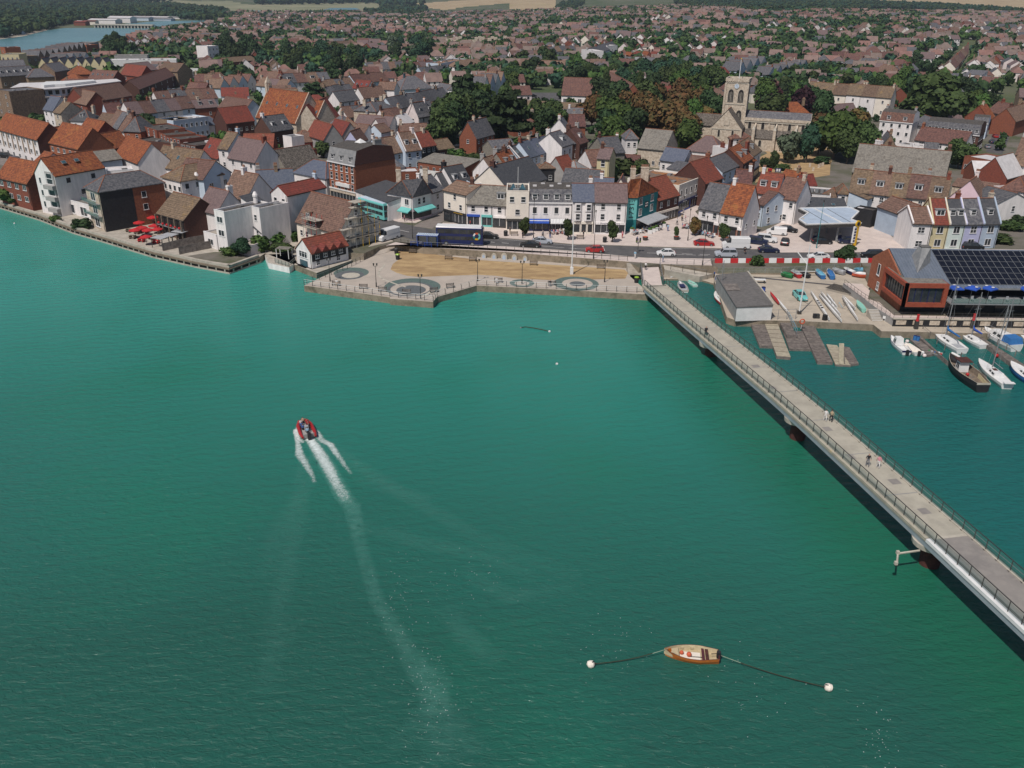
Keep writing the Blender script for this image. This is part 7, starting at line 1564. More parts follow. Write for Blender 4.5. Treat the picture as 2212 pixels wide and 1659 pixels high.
for r,X,Y,z,h,lab,arm in(('i',2143,995,Q,11.6,'tall white flagpole on a square base in the dry lawn',0),('l',1440,625,Q,13.2,'leaning white signal mast with yard arm in the boat yard',1)):
 t=thing('flagpole' if not arm else 'signal_mast',lab,'flagpole',W(r,X,Y,z));b=MB();b.tube([(0,0,0),(0,0,h)],.16,'ow',8,r2=.08);b.obj('pole',t);b=MB();b.box(-.32,-.32,0,.32,.32,1.5 if not arm else .6,'ow' if not arm else 'metal');b.obj('base',t)
 if arm:b=MB();b.tube([(-1.7,0,h*.62),(1.7,0,h*.62)],.06,'ow',5);b.obj('yard_arm',t);b=MB();b.tube([(0,0,h*.72),(-1.6,1.2,h*.86)],.09,'ow',5);b.obj('gaff',t)
def simple(name,label,cat,p,parts,rz=0,grp=None):
 t=thing(name,label,cat,p,rz,grp)
 for nm,fn in parts:b=MB();fn(b);b.obj(nm,t)
 return t
def bin_(p,lid,label):simple('bin',label,'bin',p,[('body',lambda b:b.tube([(0,0,0),(0,0,1.1)],[.42,.5],'black',10)),('lid',lambda b:b.ball((0,0,1.1),.5,lid,10,4,(1,1,.5)))])
bin_(W('h',1670,785,Q),'v_green','black bin with lime green lid at the lawn corner');bin_(W('h',1650,700,Q),'metal','black bin with dark lid behind the lime topped one');bin_(W('u',190,570,Q),'v_green','big black bin with lime lid at the foot of the bridge steps');bin_(W('j',592,905,G+.1),'metal','dark litter bin on the pavement by the street tree');bin_(W('i',1195,445,G+.1),'metal','dark litter bin outside the narrow white shop')
# quay fender frame on the left bank
fn_=[p for p in quayL]+[quayR[0]]
t=thing('quay_fender','timber fender frame with dark gaps along the left quay wall','fender',(0,0,0))
def along(P,off):
 out=[]
 for i,p in enumerate(P):
  d=(P[min(i+1,len(P)-1)]-P[max(i-1,0)]).normalized();n=Vector((d.y,-d.x,0));out.append(p+n*off)
 return out
FP_=along(fn_,.25)
for z,hh,m_ in((.98,.12,'timber'),(.12,.13,'conc')):
 for a,c_ in zip(FP_,FP_[1:]):b=MB();b.obox(((a.x+c_.x)/2,(a.y+c_.y)/2),c_-a,(c_-a).length/2+.1,.12,z-hh,z+hh,m_);b.obj('waling',t)
for a,c_ in zip(FP_,FP_[1:]):
 n=max(1,int((c_-a).length/2.0))
 for i in range(n):p=a.lerp(c_,(i+.5)/n);b=MB();b.obox((p.x,p.y),c_-a,.14,.10,.25,.86,'conc');b.obj('post',t)
for a,c_ in zip(fn_,fn_[1:]):
 b=MB();d=(c_-a);b.obox(((a.x+c_.x)/2,(a.y+c_.y)/2),d,d.length/2,.02,-.5,1.0,'dark');o=b.obj('sheet_piling',t)
b=MB()
for a,c_ in zip(fn_,fn_[1:]):d=c_-a;nn=Vector((-d.y,d.x,0)).normalized()*.35;b.obox(((a.x+c_.x)/2+nn.x,(a.y+c_.y)/2+nn.y),d,d.length/2,.35,Q,Q+.5,'conc')
struct(b.obj('parapet'))
# ---------------------------------------------------------------- vehicles
def loft(b,secs,m,close=True):
 """secs: rings of equal point count"""
 k=len(b.v);n=len(secs[0]);mi=b.slot(m)
 for r in secs:b.v+=[tuple(p)for p in r]
 for i in range(len(secs)-1):
  for j in range(n):b.f.append((k+i*n+j,k+(i+1)*n+j,k+(i+1)*n+(j+1)%n,k+i*n+(j+1)%n));b.m.append(mi)
 if close:b.f.append(tuple(k+j for j in range(n)));b.m.append(mi);b.f.append(tuple(k+(len(secs)-1)*n+j for j in reversed(range(n))));b.m.append(mi)
WH=MB();WH.tube([(0,-.11,0),(0,.11,0)],.33,'rubber',14);WH=WH.mesh('wheel')
RIM=MB();RIM.tube([(0,-.12,0),(0,.12,0)],.19,'steel',10);RIM=RIM.mesh('rim')
CARK={  # x stations from nose (+) to tail (-): (x, bottom, belt, half width); cabin stations (x, roof z, half width)
'hatch':(4.0,[(2.0,.30,.62,.72),(1.75,.22,.80,.84),(.9,.2,.92,.87),(-1.3,.2,.98,.87),(-1.85,.24,.95,.82),(-2.0,.32,.75,.76)],[(1.05,.92,.74),(.35,1.42,.62),(-1.1,1.46,.62),(-1.75,1.0,.70)]),
'saloon':(4.6,[(2.3,.30,.58,.74),(2.05,.22,.75,.86),(1.1,.2,.88,.9),(-1.5,.2,.96,.9),(-2.15,.24,.94,.85),(-2.3,.32,.72,.78)],[(1.1,.88,.76),(.3,1.40,.62),(-1.0,1.42,.62),(-2.0,.97,.72)]),
'suv':(4.7,[(2.35,.38,.85,.82),(2.15,.30,1.02,.93),(1.2,.28,1.10,.95),(-1.9,.28,1.14,.95),(-2.25,.30,1.14,.92),(-2.35,.38,.95,.88)],[(1.2,1.1,.85),(.7,1.72,.74),(-1.95,1.78,.76),(-2.25,1.15,.86)]),
'van':(4.6,[(2.3,.32,.85,.78),(2.05,.25,1.05,.88),(1.3,.25,1.15,.9),(-2.1,.25,1.2,.9),(-2.3,.3,1.2,.88)],[(1.45,1.12,.8),(.85,1.75,.76),(.4,1.82,.8)]),
'bigvan':(6.0,[(3.0,.35,1.0,.9),(2.75,.28,1.25,1.0),(2.0,.28,1.45,1.0),(-2.8,.28,1.5,1.0),(-3.0,.3,1.5,1.0)],[(2.2,1.4,.92),(1.55,2.25,.88),(1.0,2.5,.92)])}
def car(kind,paint,p,head,label,cat='car',name='parked_car',grp=None):
 """p = middle of the nearer side at ground; head = heading vector"""
 L,S1,C=CARK[kind];t=thing(name,label,cat,(p[0],p[1],p[2]),AT2(head[1],head[0]),grp)
 b=MB();secs=[[(x,-w,zb),(x,-w*1.0,zb+.22),(x,-w*.97,zt),(x,-w*.8,zt+.04),(x,w*.8,zt+.04),(x,w*.97,zt),(x,w,zb+.22),(x,w,zb)]for x,zb,zt,w in S1]
 loft(b,secs[::-1],paint)
 if 'van' in kind:
  H_=1.85 if kind=='van' else 2.6;w=.88 if kind=='van' else 1.0;x1=C[-1][0]+.25;x0=S1[-1][0]+.02;zb=S1[-2][2]-.05
  loft(b,[[(x,-w,zb),(x,-w*.98,H_-.15),(x,-w*.85,H_),(x,w*.85,H_),(x,w*.98,H_-.15),(x,w,zb)]for x in(x0,x1)],paint)
 b.obj('body',t,smooth=False)
 g=MB();zb=[1.0]*4
 sec=[]
 for i,(x,z,w)in enumerate(C):
  base=.8 if kind in('hatch','saloon')else 1.0 if kind!='bigvan' else 1.3
  wb={'hatch':.80,'saloon':.83,'suv':.9,'van':.86,'bigvan':.97}[kind]
  sec.append([(x,-wb,base),(x,-w,z-.03),(x,w,z-.03),(x,wb,base)])
 loft(g,sec[::-1],'glass');g.obj('windows',t)
 r=MB()
 if 'van' not in kind:
  (xa,za,wa),(xb_,zb_,wb_)=C[1],C[2];r.add([(xa,-wa,za-.02),(xa,wa,za-.02),(xb_,wb_,zb_-.02),(xb_,-wb_,zb_-.02),(xa+.04,-wa+.02,za+.03),(xa+.04,wa-.02,za+.03),(xb_,wb_-.02,zb_+.03),(xb_,-wb_+.02,zb_+.03)],[(4,7,6,5),(0,3,7,4),(1,5,6,2),(0,4,5,1),(2,6,7,3)],paint)
  for s in(-1,1):
   for xm in(C[0][0],(xa+xb_)/2,C[3][0]):
    za2=.95 if kind!='suv' else 1.1;xt=xa if xm==C[0][0]else xb_ if xm==C[3][0]else xm
    r.tube([(xm,s*(.79 if kind!='suv' else .88),za2),(xt,s*(wa+.01),za-.02)],.045,paint,4)
  r.obj('roof',t)
 wz=.33;wx=L/2*.66
 for x in(wx,-wx):
  for s in(-1,1):
   w=link('wheel',WH,t,(x,s*S1[2][3]*.96,wz));link('rim',RIM,w)
 for s in(-1,1):
  h=MB();x,zb2,zt2,w_=S1[0];h.box(x-.12,s*.55-.17,zt2-.14,x+.03,s*.55+.17,zt2+.02,'ow');h.obj('headlight',t)
  h=MB();x=S1[-1][0];h.box(x-.03,s*.6-.14,.7 if 'van' not in kind else .9,x+.12,s*.6+.14,.9 if 'van' not in kind else 1.4,'rp');h.obj('tail_light',t)
 return t
RD=W('j',2212,1080)-W('j',1200,1062)
def cc_(r,X,Y,z=G,back=.9):p=W(r,X,Y,z);return Vector((p.x,p.y+back,z))
mv='moving_car'
car('hatch','v_red',cc_('j',450,1060),-RD,'red hatchback heading left past the dry lawn',name=mv)
car('hatch','v_white',cc_('j',1480,1112),-RD,'white hatchback heading left at the bridge entrance',name=mv)
car('saloon','v_red',cc_('j',2030,968),RD,'red car parked on the pale square beside the crossing')
car('bigvan','v_white',cc_('k',1010,640,G,1.0),-RD+Vector((0,.3,0)),'large white panel van parked on the square','van')
car('suv','v_navy',cc_('k',1330,580),Vector((1,-.45,0)),'dark navy off-road car parked behind the white panel van')
car('suv','v_white',cc_('k',1460,545),Vector((1,-.3,0)),'white pickup with covered bed beside the navy car','pickup')
car('van','v_white',cc_('k',1600,440),Vector((-1,.25,0)),'small white van parked against the pale blue wall','van')
car('saloon','v_black',cc_('k',1765,395),Vector((1,-.6,0)),'black car with raised bonnet behind the small white van')
car('saloon','v_black',cc_('k',1710,560,G,0),Vector((.35,1,0)),'dark car seen from behind driving into the forecourt',name=mv)
car('saloon','v_navy',cc_('k',1490,695),RD,'dark blue car heading right past the forecourt',name=mv)
car('suv','v_silver',cc_('k',870,760),-RD,'silver off-road car heading left beside the barriers',name=mv)
car('saloon','v_white',cc_('x',880,1172),-RD,'white coupe heading left past the petrol station',name=mv)
car('saloon','v_black',cc_('x',940,905),RD,'black car filling up under the canopy')
car('hatch','v_navy',cc_('x',1370,900),-RD,'small dark car with white roof by the price totem')
car('suv','v_black',cc_('x',1810,1155),-RD,'black off-road car partly hidden by the brick gable',name=mv)
car('suv','v_black',cc_('m',1590,250),RD,'black car parked in front of the coloured cottages')
car('saloon','v_black',cc_('i',1545,618),-RD,'black car heading left below the tall cream shop',name=mv)
car('saloon','v_silver',cc_('i',1720,568),RD,'silver coupe heading right past the street tree',name=mv)
car('saloon','v_black',cc_('i',945,490),RD+Vector((0,-.2,0))*0+Vector((1,-.2,0))*10,'dark car just behind the navy bus',name=mv)
car('bigvan','v_white',cc_('h',1530,500,G,.2),W('h',1400,545)-W('h',1660,470),'white van with roof rack beside the scaffolded house','van')
car('saloon','v_aqua',cc_('l',1462,470,Q),Vector((.02,-1,0)),'turquoise vintage pickup in the boat yard','pickup','pickup')
car('suv','v_black',cc_('d',400,425),Vector((1,.1,0)),'black car parked below the red brick gable');car('saloon','v_black',cc_('d',285,408),Vector((1,.1,0)),'second dark car left of the one below the brick gable')
car('suv','v_black',cc_('a',60,530),Vector((1,-.4,0)),'black car with green roof box before the long housing block');car('suv','v_navy',cc_('a',180,582),Vector((1,-.4,0)),'dark car in the middle of the three before the housing block')
car('saloon','v_red',cc_('a',285,612),Vector((1,-.4,0)),'red car at the end of the housing block');car('saloon','v_white',cc_('a',245,1105,Q+.05),Vector((1,.3,0)),'white car parked at the left end of the quay')
car('saloon','v_grey',cc_('a',150,1050,Q+.05),Vector((1,.3,0)),'grey car behind the white one on the quay');car('hatch','v_red',cc_('t',185,545),Vector((1,-.1,0)),'red car at the foot of the white modern flats')
for i,(X,Y,m_,n_)in enumerate([(1868,280,'v_red','red'),(1828,350,'v_navy','dark blue'),(1770,410,'v_grey','grey'),(2085,140,'v_red','small red')]):car('hatch',m_,cc_('g',X,Y),Vector((.25,1,0)),'%s car on the right hand street, %s down the kerb'%(n_,ordi(i)))
for i in range(9):
 car(RC(['hatch','saloon']),['v_white','v_silver','v_black'][i%3],cc_('B',2060+i*17,868-(i%3)*22)if i<6 else cc_('C',60+(i-6)*60,838),Vector((1,.4,0)),'%s car from the left in the library car park'%ordi(i),grp='cars in the library car park')
for i,(X,Y)in enumerate([(1655,520),(1640,660),(1600,700),(1440,780),(1500,790),(1620,440)]):car('hatch',['v_white','v_silver','v_black'][i%3],cc_('A',X,Y),Vector((.4,1,0)),'%s tiny car on the station street'%ordi(i),grp='cars near the station')
def bus(p,head,low,top,roof,label,emblem=None):
 t=thing('double_decker_bus',label,'bus',p,AT2(head[1],head[0]));L,w,H_=5.3,1.25,4.3;b=MB()
 loft(b,[[(x,-w,.35),(x,-w,H_-.25),(x,-w*.85,H_),(x,w*.85,H_),(x,w,H_-.25),(x,w,.35)]for x in(-L,L-.35)]+[[(L,-w*.92,.4),(L-.1,-w*.92,H_-.5),(L-.3,-w*.8,H_-.1),(L-.3,w*.8,H_-.1),(L-.1,w*.92,H_-.5),(L,w*.92,.4)]],low);b.obj('body',t)
 b=MB();b.box(-L+.05,-w*.86,H_-.005,L-.5,w*.86,H_+.05,roof);b.obj('roof',t)
 for s in(-1,1):
  for z0_,z1_,xa,xb_,n_ in((2.75,3.75,-L+.3,L-.3,6),(1.35,2.15,-L+.9,L-.5,6)):
   dx=(xb_-xa)/n_
   for i in range(n_):b=MB();b.box(xa+i*dx+.04,s*w-.02,z0_,xa+(i+1)*dx-.04,s*w+.02,z1_,'glass');b.obj('window',t)
 b=MB();b.box(L-.12,-w*.82,2.7,L+.03,w*.82,3.8,'glass');b.obj('windscreen',t);b=MB();b.box(L-.06,-w*.82,1.0,L+.04,w*.82,2.3,'glass');b.obj('windscreen',t)
 b=MB();b.box(-L-.03,-w*.7,2.9,-L+.02,w*.7,3.7,'glass');b.obj('rear_window',t)
 for x in(-3.0,2.9):
  for s in(-1,1):o=link('wheel',WH,t,(x,s*1.14,.5),0,(1.5,1.3,1.5));link('rim',RIM,o)
 if emblem:
  cols=('aqua','op','ow','teal','yellowp','aqua')
  for i,c_ in enumerate(cols):
   b=MB();a0,a1=6.283*i/6,6.283*(i+.95)/6;vs=[]
   for j in range(5):
    a=a0+(a1-a0)*j/4
    for r_ in(.48,.85):vs.append((emblem+r_*math.cos(a),-w-.035 if 1 else 0,2.3+r_*math.sin(a)))
   b.add(vs,[(2*j,2*j+1,2*j+3,2*j+2)for j in range(4)],c_);b.obj('emblem',t)
 return t
hb=W('c',1260,1312)-W('c',960,1222);q=W('c',1260,1312);d_=hb.normalized();nrm=Vector((-d_.y,d_.x,0))
bus(q-d_*5.2+nrm*1.3,hb,'v_aqua','v_aqua','pb','pale turquoise double decker bus in front of the grey fascia shop')
q0,q1=W('i',212,578),W('i',850,602);d_=(q1-q0).normalized();nrm=Vector((-d_.y,d_.x,0))
M['v_dnavy']=mat('paint_deep_navy',(.012,.022,.10),(.012,.02,.09),1,.3,spec=.6)
bus((q0+q1)/2+nrm*1.3,d_,'v_dnavy','v_dnavy','ow','dark navy double decker bus with a coloured ring emblem and white roof',emblem=3.9)
# ---------------------------------------------------------------- street furniture
p0=W('h',1920,590,G+.1);d_=Vector((1,-.12,0)).normalized()
t=thing('bus_shelter','blue framed bus shelter with ribbed pale roof','bus shelter',p0+Vector((2.8,.8,0)),AT2(d_.y,d_.x));b=MB();b.box(-2.4,-.9,2.3,2.4,.9,2.42,'blue');
b.obj('roof_frame',t)
for i in range(12):b=MB();b.box(-2.35+i*.4,-.88,2.42,-2.05+i*.4,.88,2.5,'pb');b.obj('roof_rib',t)
for x in(-2.3,0,2.3):
 for y in(-.8,.8):b=MB();b.box(x-.05,y-.05,0,x+.05,y+.05,2.3,'blue');b.obj('post',t)
b=MB();b.box(-2.2,.75,.3,2.2,.79,2.2,'clearglass');b.obj('glass_panel',t);b=MB();b.box(-2.25,-.6,.3,-2.15,.6,2.2,'metal');b.obj('poster_case',t)
rail('pedestrian_railing','blue pedestrian railing beside the bus shelter',[W('h',1860,585,G+.1),W('i',130,610,G+.1)],1.0,1.4,3,pm='blue',rm='blue')
for i in range(21):
 a,c_=W('k',700,832,G),W('x',1840,1215,G);q0,q1=a.lerp(c_,i/21),a.lerp(c_,(i+1)/21);d_=q1-q0
 t=thing('plastic_barrier','%s plastic road barrier, %s from the left in the row'%('red' if i%2==0 else 'white',ordi(i)),'barrier',(q0+q1)/2,AT2(d_.y,d_.x),'red and white road barriers');L=d_.length/2-.03;b=MB()
 b.add([(-L,-.28,0),(L,-.28,0),(L,.28,0),(-L,.28,0),(-L,-.12,.95),(L,-.12,.95),(L,.12,.95),(-L,.12,.95)],[(4,5,6,7),(0,1,5,4),(1,2,6,5),(2,3,7,6),(3,0,4,7)],'rp' if i%2==0 else 'ow');b.obj('body',t)
rail('mesh_fence','grey green mesh fence on the boat yard wall',[W('l',560,190,G-.3),W('l',1240,190,G-.3),W('m',180,470,G-.3)],1.3,3.0,2,pm='steel',rm='steel',glass='clearglass')
t=thing('traffic_light','pair of black traffic lights at the crossing','traffic light',W('j',1068,1055,G));b=MB();b.tube([(0,0,0),(0,0,3.2)],.06,'metal',5);b.obj('pole',t)
for s in(-.4,.35):b=MB();b.box(s-.16,-.15,2.3,s+.16,.15,3.3,'black');o=b.obj('signal_head',t);b=MB();b.tube([(s,-.19,2.55),(s,-.151,2.55)],.1,'yellowp' if 0 else 'v_green',8);b.obj('lamp',o)
def planter(r,X,Y,label,tree_=True):
 p=W(r,X,Y,G+.1);simple('planter',label,'planter',p,[('tub',lambda b:b.tube([(0,0,0),(0,0,.8)],[.55,.68],'metal',8)),('soil',lambda b:b.tube([(0,0,.8),(0,0,.84)],.55,'op',8))])
 if tree_:tree(p.x,p.y,2.6,1.6,'broad','leaf','thin sapling growing in the %s'%label,z=G+.7,name='sapling',cat='sapling')
planter('k',148,500,'dark round planter in the middle of the square');planter('j',1175,875,'dark planter near the traffic lights',False)
for i,(X,Y)in enumerate([(1240,780),(1290,760),(1330,740),(1440,690),(985,770)]):
 p=W('j',X,Y,G+.1);simple('planter_box','%s white planter box round the pub terrace'%ordi(i),'planter',p,[('box',lambda b:b.box(-.5,-.3,0,.5,.3,.9,'ow')),('plants',lambda b:b.ball((0,0,1.1),.5,'leafl',7,5,(1.1,.7,.7)))],grp='white planters round the pub')
# benches, tables and shades of the riverside pub garden
for i,(X,Y)in enumerate([(1730,1395),(1895,1330),(1680,1490),(1915,1435),(1815,1575),(1840,1490),(1950,1480),(1760,1460)]):parasol(*W('a',X,Y+20,Q+.1),1.15,'rp','red parasol in the riverside pub garden, number %s from the barn end'%ordi(7-i),2.3,False,grp='red parasols in the pub garden')
for i,(r,X,Y)in enumerate([('a',1430,1330),('a',1400,1400),('a',1530,1370),('a',1650,1335),('o',110,790),('o',250,750),('o',400,700)]):
 p=W(r,X,Y,Q);t=thing('shade_canopy','%s square white canopy from the left in the pub garden'%ordi(i),'canopy',p,-.35,'white canopies in the pub garden');b=MB();b.box(-1.6,-1.2,2.2,1.6,1.2,2.3,'gc');b.obj('canopy',t)
 for x in(-1.5,1.5):
  for y in(-1.1,1.1):b=MB();b.box(x-.05,y-.05,0,x+.05,y+.05,2.2,'metal');b.obj('post',t)
def table(p,label,m='timber',grp=None,rz=0):return simple('picnic_table',label,'table',p,[('top',lambda b:b.box(-.8,-.35,.7,.8,.35,.76,m)),('bench',lambda b:b.box(-.8,-.75,.42,.8,-.5,.47,m)),('bench',lambda b:b.box(-.8,.5,.42,.8,.75,.47,m)),('frame',lambda b:b.box(-.6,-.6,0,-.5,.6,.7,m)),('frame',lambda b:b.box(.5,-.6,0,.6,.6,.7,m))],rz,grp)
for i,(X,Y)in enumerate([(1700,1440),(1790,1430),(1640,1500),(1750,1540),(1880,1510),(1960,1400),(2010,1500),(1930,1560),(1600,1420)]):table(W('a',X,Y+20,Q),'%s wooden table in the riverside pub garden'%ordi(i),'rp' if i%2 else 'timber','tables in the pub garden',RU(-.6,.2))
def fence(name,label,P,h,m,z=None):
 P=[Vector(p)for p in P];t=thing(name,label,'fence',P[0]);o=P[0]
 for a,c_ in zip(P,P[1:]):
  n=max(1,int((c_-a).length/1.8))
  for i in range(n):q0,q1=a.lerp(c_,i/n)-o,a.lerp(c_,(i+1)/n)-o;b=MB();b.obox(((q0.x+q1.x)/2,(q0.y+q1.y)/2),q1-q0,(q1-q0).length/2-.02,.04,0,h+RU(-.05,.05),m);b.obj('panel',t)
 return t
fence('timber_fence','upper grey timber fence beside the restaurant barn',[W('o',130,850,Q),W('o',740,720,Q)],1.8,'greywood');fence('timber_fence','lower grey timber fence stepping down to the quay',[W('o',370,900,Q),W('o',910,790,Q)],1.8,'greywood')
fence('white_fence','white boarded fence behind the aqua awning shop',[W('c',1700,740,G),W('c',1960,780,G)],2.0,'ow')
b=MB();gp=[W('o',400,930,Q+.03),W('o',880,860,Q+.03),W('o',1200,870,Q+.03),W('o',1400,960,Q+.03),W('o',1090,1030,Q+.03),W('o',620,960,Q+.03)];b.face([tuple(p)for p in gp][::-1],'ground');struct(b.obj('quay_garden'))
simple('pergola','small grey pergola over garden seats beside the boathouse','pergola',W('o',1870,960,Q)+Vector((0,1.0,0)),[('roof',lambda b:b.box(-1.5,-1,2.1,1.5,1,2.2,'greyroof'))]+[('post',lambda b,x=x,y=y:b.box(x-.06,y-.06,0,x+.06,y+.06,2.1,'ow'))for x in(-1.4,1.4)for y in(-.9,.9)],-.2)
rail('terrace_railing','glass railing of the small terrace over the water',[W('o',1750,1020,Q),W('o',1950,1080,Q),W('o',2040,1000,Q)],1.0,1.2,2,glass='clearglass')
b=MB();tp_=[W('o',1600,900,Q),W('o',1650,1020,Q),W('o',1950,1085,Q),W('o',2060,1010,Q),W('o',2000,880,Q)];b.prism([(p.x,p.y)for p in tp_],-2,Q,'white','conc');struct(b.obj('water_terrace'))
simple('wheelie_bins','black wheelie bins with blue lids by the white lean-to house','bin',W('o',1180,750,G),[('body',lambda b,i=i:b.box(i*.8,-.35,0,i*.8+.6,.35,1.1,'black'))for i in range(3)]+[('lid',lambda b,i=i:b.box(i*.8-.02,-.38,1.1,i*.8+.62,.38,1.18,'blue'))for i in range(3)],.5)
simple('phone_box','red telephone box at the churchyard gate','phone box',W('f',640,760,G),[('body',lambda b:b.box(-.5,-.5,0,.5,.5,2.3,'rp')),('window',lambda b:b.box(-.35,-.52,.7,.35,-.501,2.0,'glass')),('cap',lambda b:b.box(-.55,-.55,2.3,.55,.55,2.55,'rp'))])
simple('notice_board','dark framed notice board beside the phone box','notice board',W('f',745,740,G),[('panel',lambda b:b.box(-.9,-.05,1,.9,.05,2.2,'navy')),('post',lambda b:b.box(-.8,-.04,0,-.7,.04,1,'metal')),('post',lambda b:b.box(.7,-.04,0,.8,.04,1,'metal')),('poster',lambda b:b.box(-.6,-.07,1.2,-.1,-.051,2.0,'ow')),('poster',lambda b:b.box(.1,-.07,1.2,.6,-.051,2.0,'ow'))],-.2)
for i,(X,Y)in enumerate([(835,680),(1000,660),(1140,640),(1180,690),(1250,650),(1270,640),(1300,630),(960,700)]):simple('gravestone','%s leaning gravestone from the left in the churchyard'%ordi(i),'gravestone',W('f',X,Y,G),[('stone',lambda b:b.box(-.35,-.08,0,.35,.08,1.3,'stone'))],RU(-.4,.4),'gravestones by the church')
# ---------------------------------------------------------------- boats
def hull(b,L,B_,H_,m,deckz=None,deck='ow',inner=None,bow=1.0,stern=.75,draft=.4,rim='cap',n=12,sheer=.25,rimw=.07,stripe=None):
 out=[];inn=[]
 for i in range(n+1):
  t=i/n;x=-L/2+L*t;w=B_/2*(stern+(1-stern)*min(1,t/.35))*(1-max(0,(t-.45)/.55)**(2.1*bow))**.8 if t<1 else .02
  w=max(w,.02);z=H_*(1+sheer*(max(0,t-.5)*2)**2+.06*(1-t));xo=x+(.06*L*t**4)
  out.append([(xo-.0,0,-draft*(1-t**3)),(xo-.1*t*L*.2,-w*.72,-draft*.45*(1-t**2)),(x,-w*.97,z*.55),(xo,-w,z),(xo,-w+min(rimw,w*.5),z),(x,0,z),(xo,w-min(rimw,w*.5),z),(xo,w,z),(x,w*.97,z*.55),(xo-.1*t*L*.2,w*.72,-draft*.45*(1-t**2))])
  inn.append((xo,w,z))
 k=len(b.v);mi=b.slot(m);mr=b.slot(rim)
 for r in out:b.v+=r
 N_=10
 for i in range(n):
  for j,q in((0,mi),(1,mi),(2,mi),(3,mr),(6,mr),(7,mi),(8,mi),(9,mi)):
   b.f.append((k+i*N_+j,k+(i+1)*N_+j,k+(i+1)*N_+(j+1)%N_,k+i*N_+(j+1)%N_));b.m.append(q)
 b.f.append((k+0,k+1,k+2,k+3,k+7,k+8,k+9));b.m.append(mi)
 fz=deckz if deckz is not None else .12
 for i in range(n):
  (x0,w0,z0_),(x1,w1,z1_)=inn[i],inn[i+1];w0i,w1i=max(w0-min(rimw,w0*.5),.005),max(w1-min(rimw,w1*.5),.005)
  za,zb_=(fz,fz)if inner else(z0_-.06,z1_-.06);f0,f1=(.85 if inner else 1),(.85 if inner else 1)
  b.face([(x0,-w0i*f0,za),(x1,-w1i*f1,zb_),(x1,w1i*f1,zb_),(x0,w0i*f0,za)],inner or deck)
  for s in(-1,1):
   P=[(x0,s*w0i,z0_),(x1,s*w1i,z1_),(x1,s*w1i*f1,zb_),(x0,s*w0i*f0,za)];b.face(P if s<0 else P[::-1],inner or deck)
 if inner:x0,w0,z0_=inn[0];b.face([(x0+.02,-w0,z0_),(x0+.02,w0,z0_),(x0+.02,w0*.85,fz),(x0+.02,-w0*.85,fz)][::-1],inner);b.box(x0-.03,-w0,z0_-.3,x0+.05,w0,z0_,rim)
def boat(bow,aft,label,B_=None,H_=.7,m='ow',name='boat',cat='boat',grp=None,**k):
 d=bow-aft;L=d.length;c=(bow+aft)/2;t=thing(name,label,cat,c,AT2(d.y,d.x),grp);b=MB();hull(b,L,B_ or L*.33,H_,m,**k);b.obj('hull',t,smooth=False);return t,L
def part(t,nm,fn):b=MB();fn(b);return b.obj(nm,t)
def cabin(t,x0,x1,w0,w1,z0,z1,m='ow',taper=.8,win=True):
 o=part(t,'cabin',lambda b:b.add([(x0,-w0,z0),(x1,-w1,z0),(x1,w1,z0),(x0,w0,z0),(x0+.1,-w0*taper,z1),(x1-(x1-x0)*.22,-w1*taper,z1),(x1-(x1-x0)*.22,w1*taper,z1),(x0+.1,w0*taper,z1)],[(4,5,6,7),(0,1,5,4),(1,2,6,5),(2,3,7,6),(3,0,4,7)],m))
 if win:
  for s in(-1,1):
   for f0,f1 in((.12,.4),(.5,.72)):
    def w(b):
     P=[]
     for f,g_ in((f0,.3),(f1,.3),(f1,.78),(f0,.78)):
      x=x0+(x1-x0)*f*(1-.22*g_)+.1*g_;ww=(w0+(w1-w0)*f)*(1-(1-taper)*g_)+.015;P.append((x,s*ww,z0+(z1-z0)*g_))
     b.face(P if s<0 else P[::-1],'glass')
    bb=MB();w(bb);bb.obj('window',o)
 return o
def mast(t,x,z,h,boom=None,cover=None,rake=0):
 part(t,'mast',lambda b:b.tube([(x,0,z),(x+rake,0,z+h)],.09,'steel',6,r2=.06));part(t,'spreader',lambda b:b.tube([(x+rake*.6,-.7,z+h*.62),(x+rake*.6,.7,z+h*.62)],.03,'steel',4))
 for s in(-1,1):part(t,'stay',lambda b:b.tube([(x+rake,0,z+h),(x-.2,s*.95,z)],.018,'steel',3))
 part(t,'stay',lambda b:b.tube([(x+rake,0,z+h),(x+3.4,0,z)],.018,'steel',3))
 if boom:
  part(t,'boom',lambda b:b.tube([(x,0,z+1.1),(x-boom,0,z+1.15)],.06,'steel',5))
  if cover:part(t,'sail_cover',lambda b:b.tube([(x,0,z+1.9),(x-.35,0,z+1.35),(x-boom*.95,0,z+1.27)],[.10,.20,.12],cover,7))
nW=lambda X,Y,z=0:W('n',X,Y,z)
t,L=boat(nW(290,480),nW(510,690),'small white fishing boat with a wheelhouse, outermost on the left pontoon',2.1,.75,deckz=.35,inner='ow',rim='navy');cabin(t,-.1,1.5,.75,.6,.4,1.75);part(t,'outboard_motor',lambda b:b.box(-L/2-.45,-.2,.1,-L/2-.05,.2,1.0,'black'))
t,L=boat(nW(490,570),nW(680,700),'covered cream motorboat beside the small fishing boat',1.9,.6,rim='cream');part(t,'cover',lambda b:b.add([(-1.8,-.75,.6),(1.6,-.55,.65),(1.6,.55,.65),(-1.8,.75,.6),(-1.5,-.35,1.0),(1.2,-.25,1.0),(1.2,.25,1.0),(-1.5,.35,1.0)],[(4,5,6,7),(0,1,5,4),(1,2,6,5),(2,3,7,6),(3,0,4,7)],'cream'));part(t,'outboard_motor',lambda b:b.box(-L/2-.4,-.18,.1,-L/2,.18,.9,'black'))
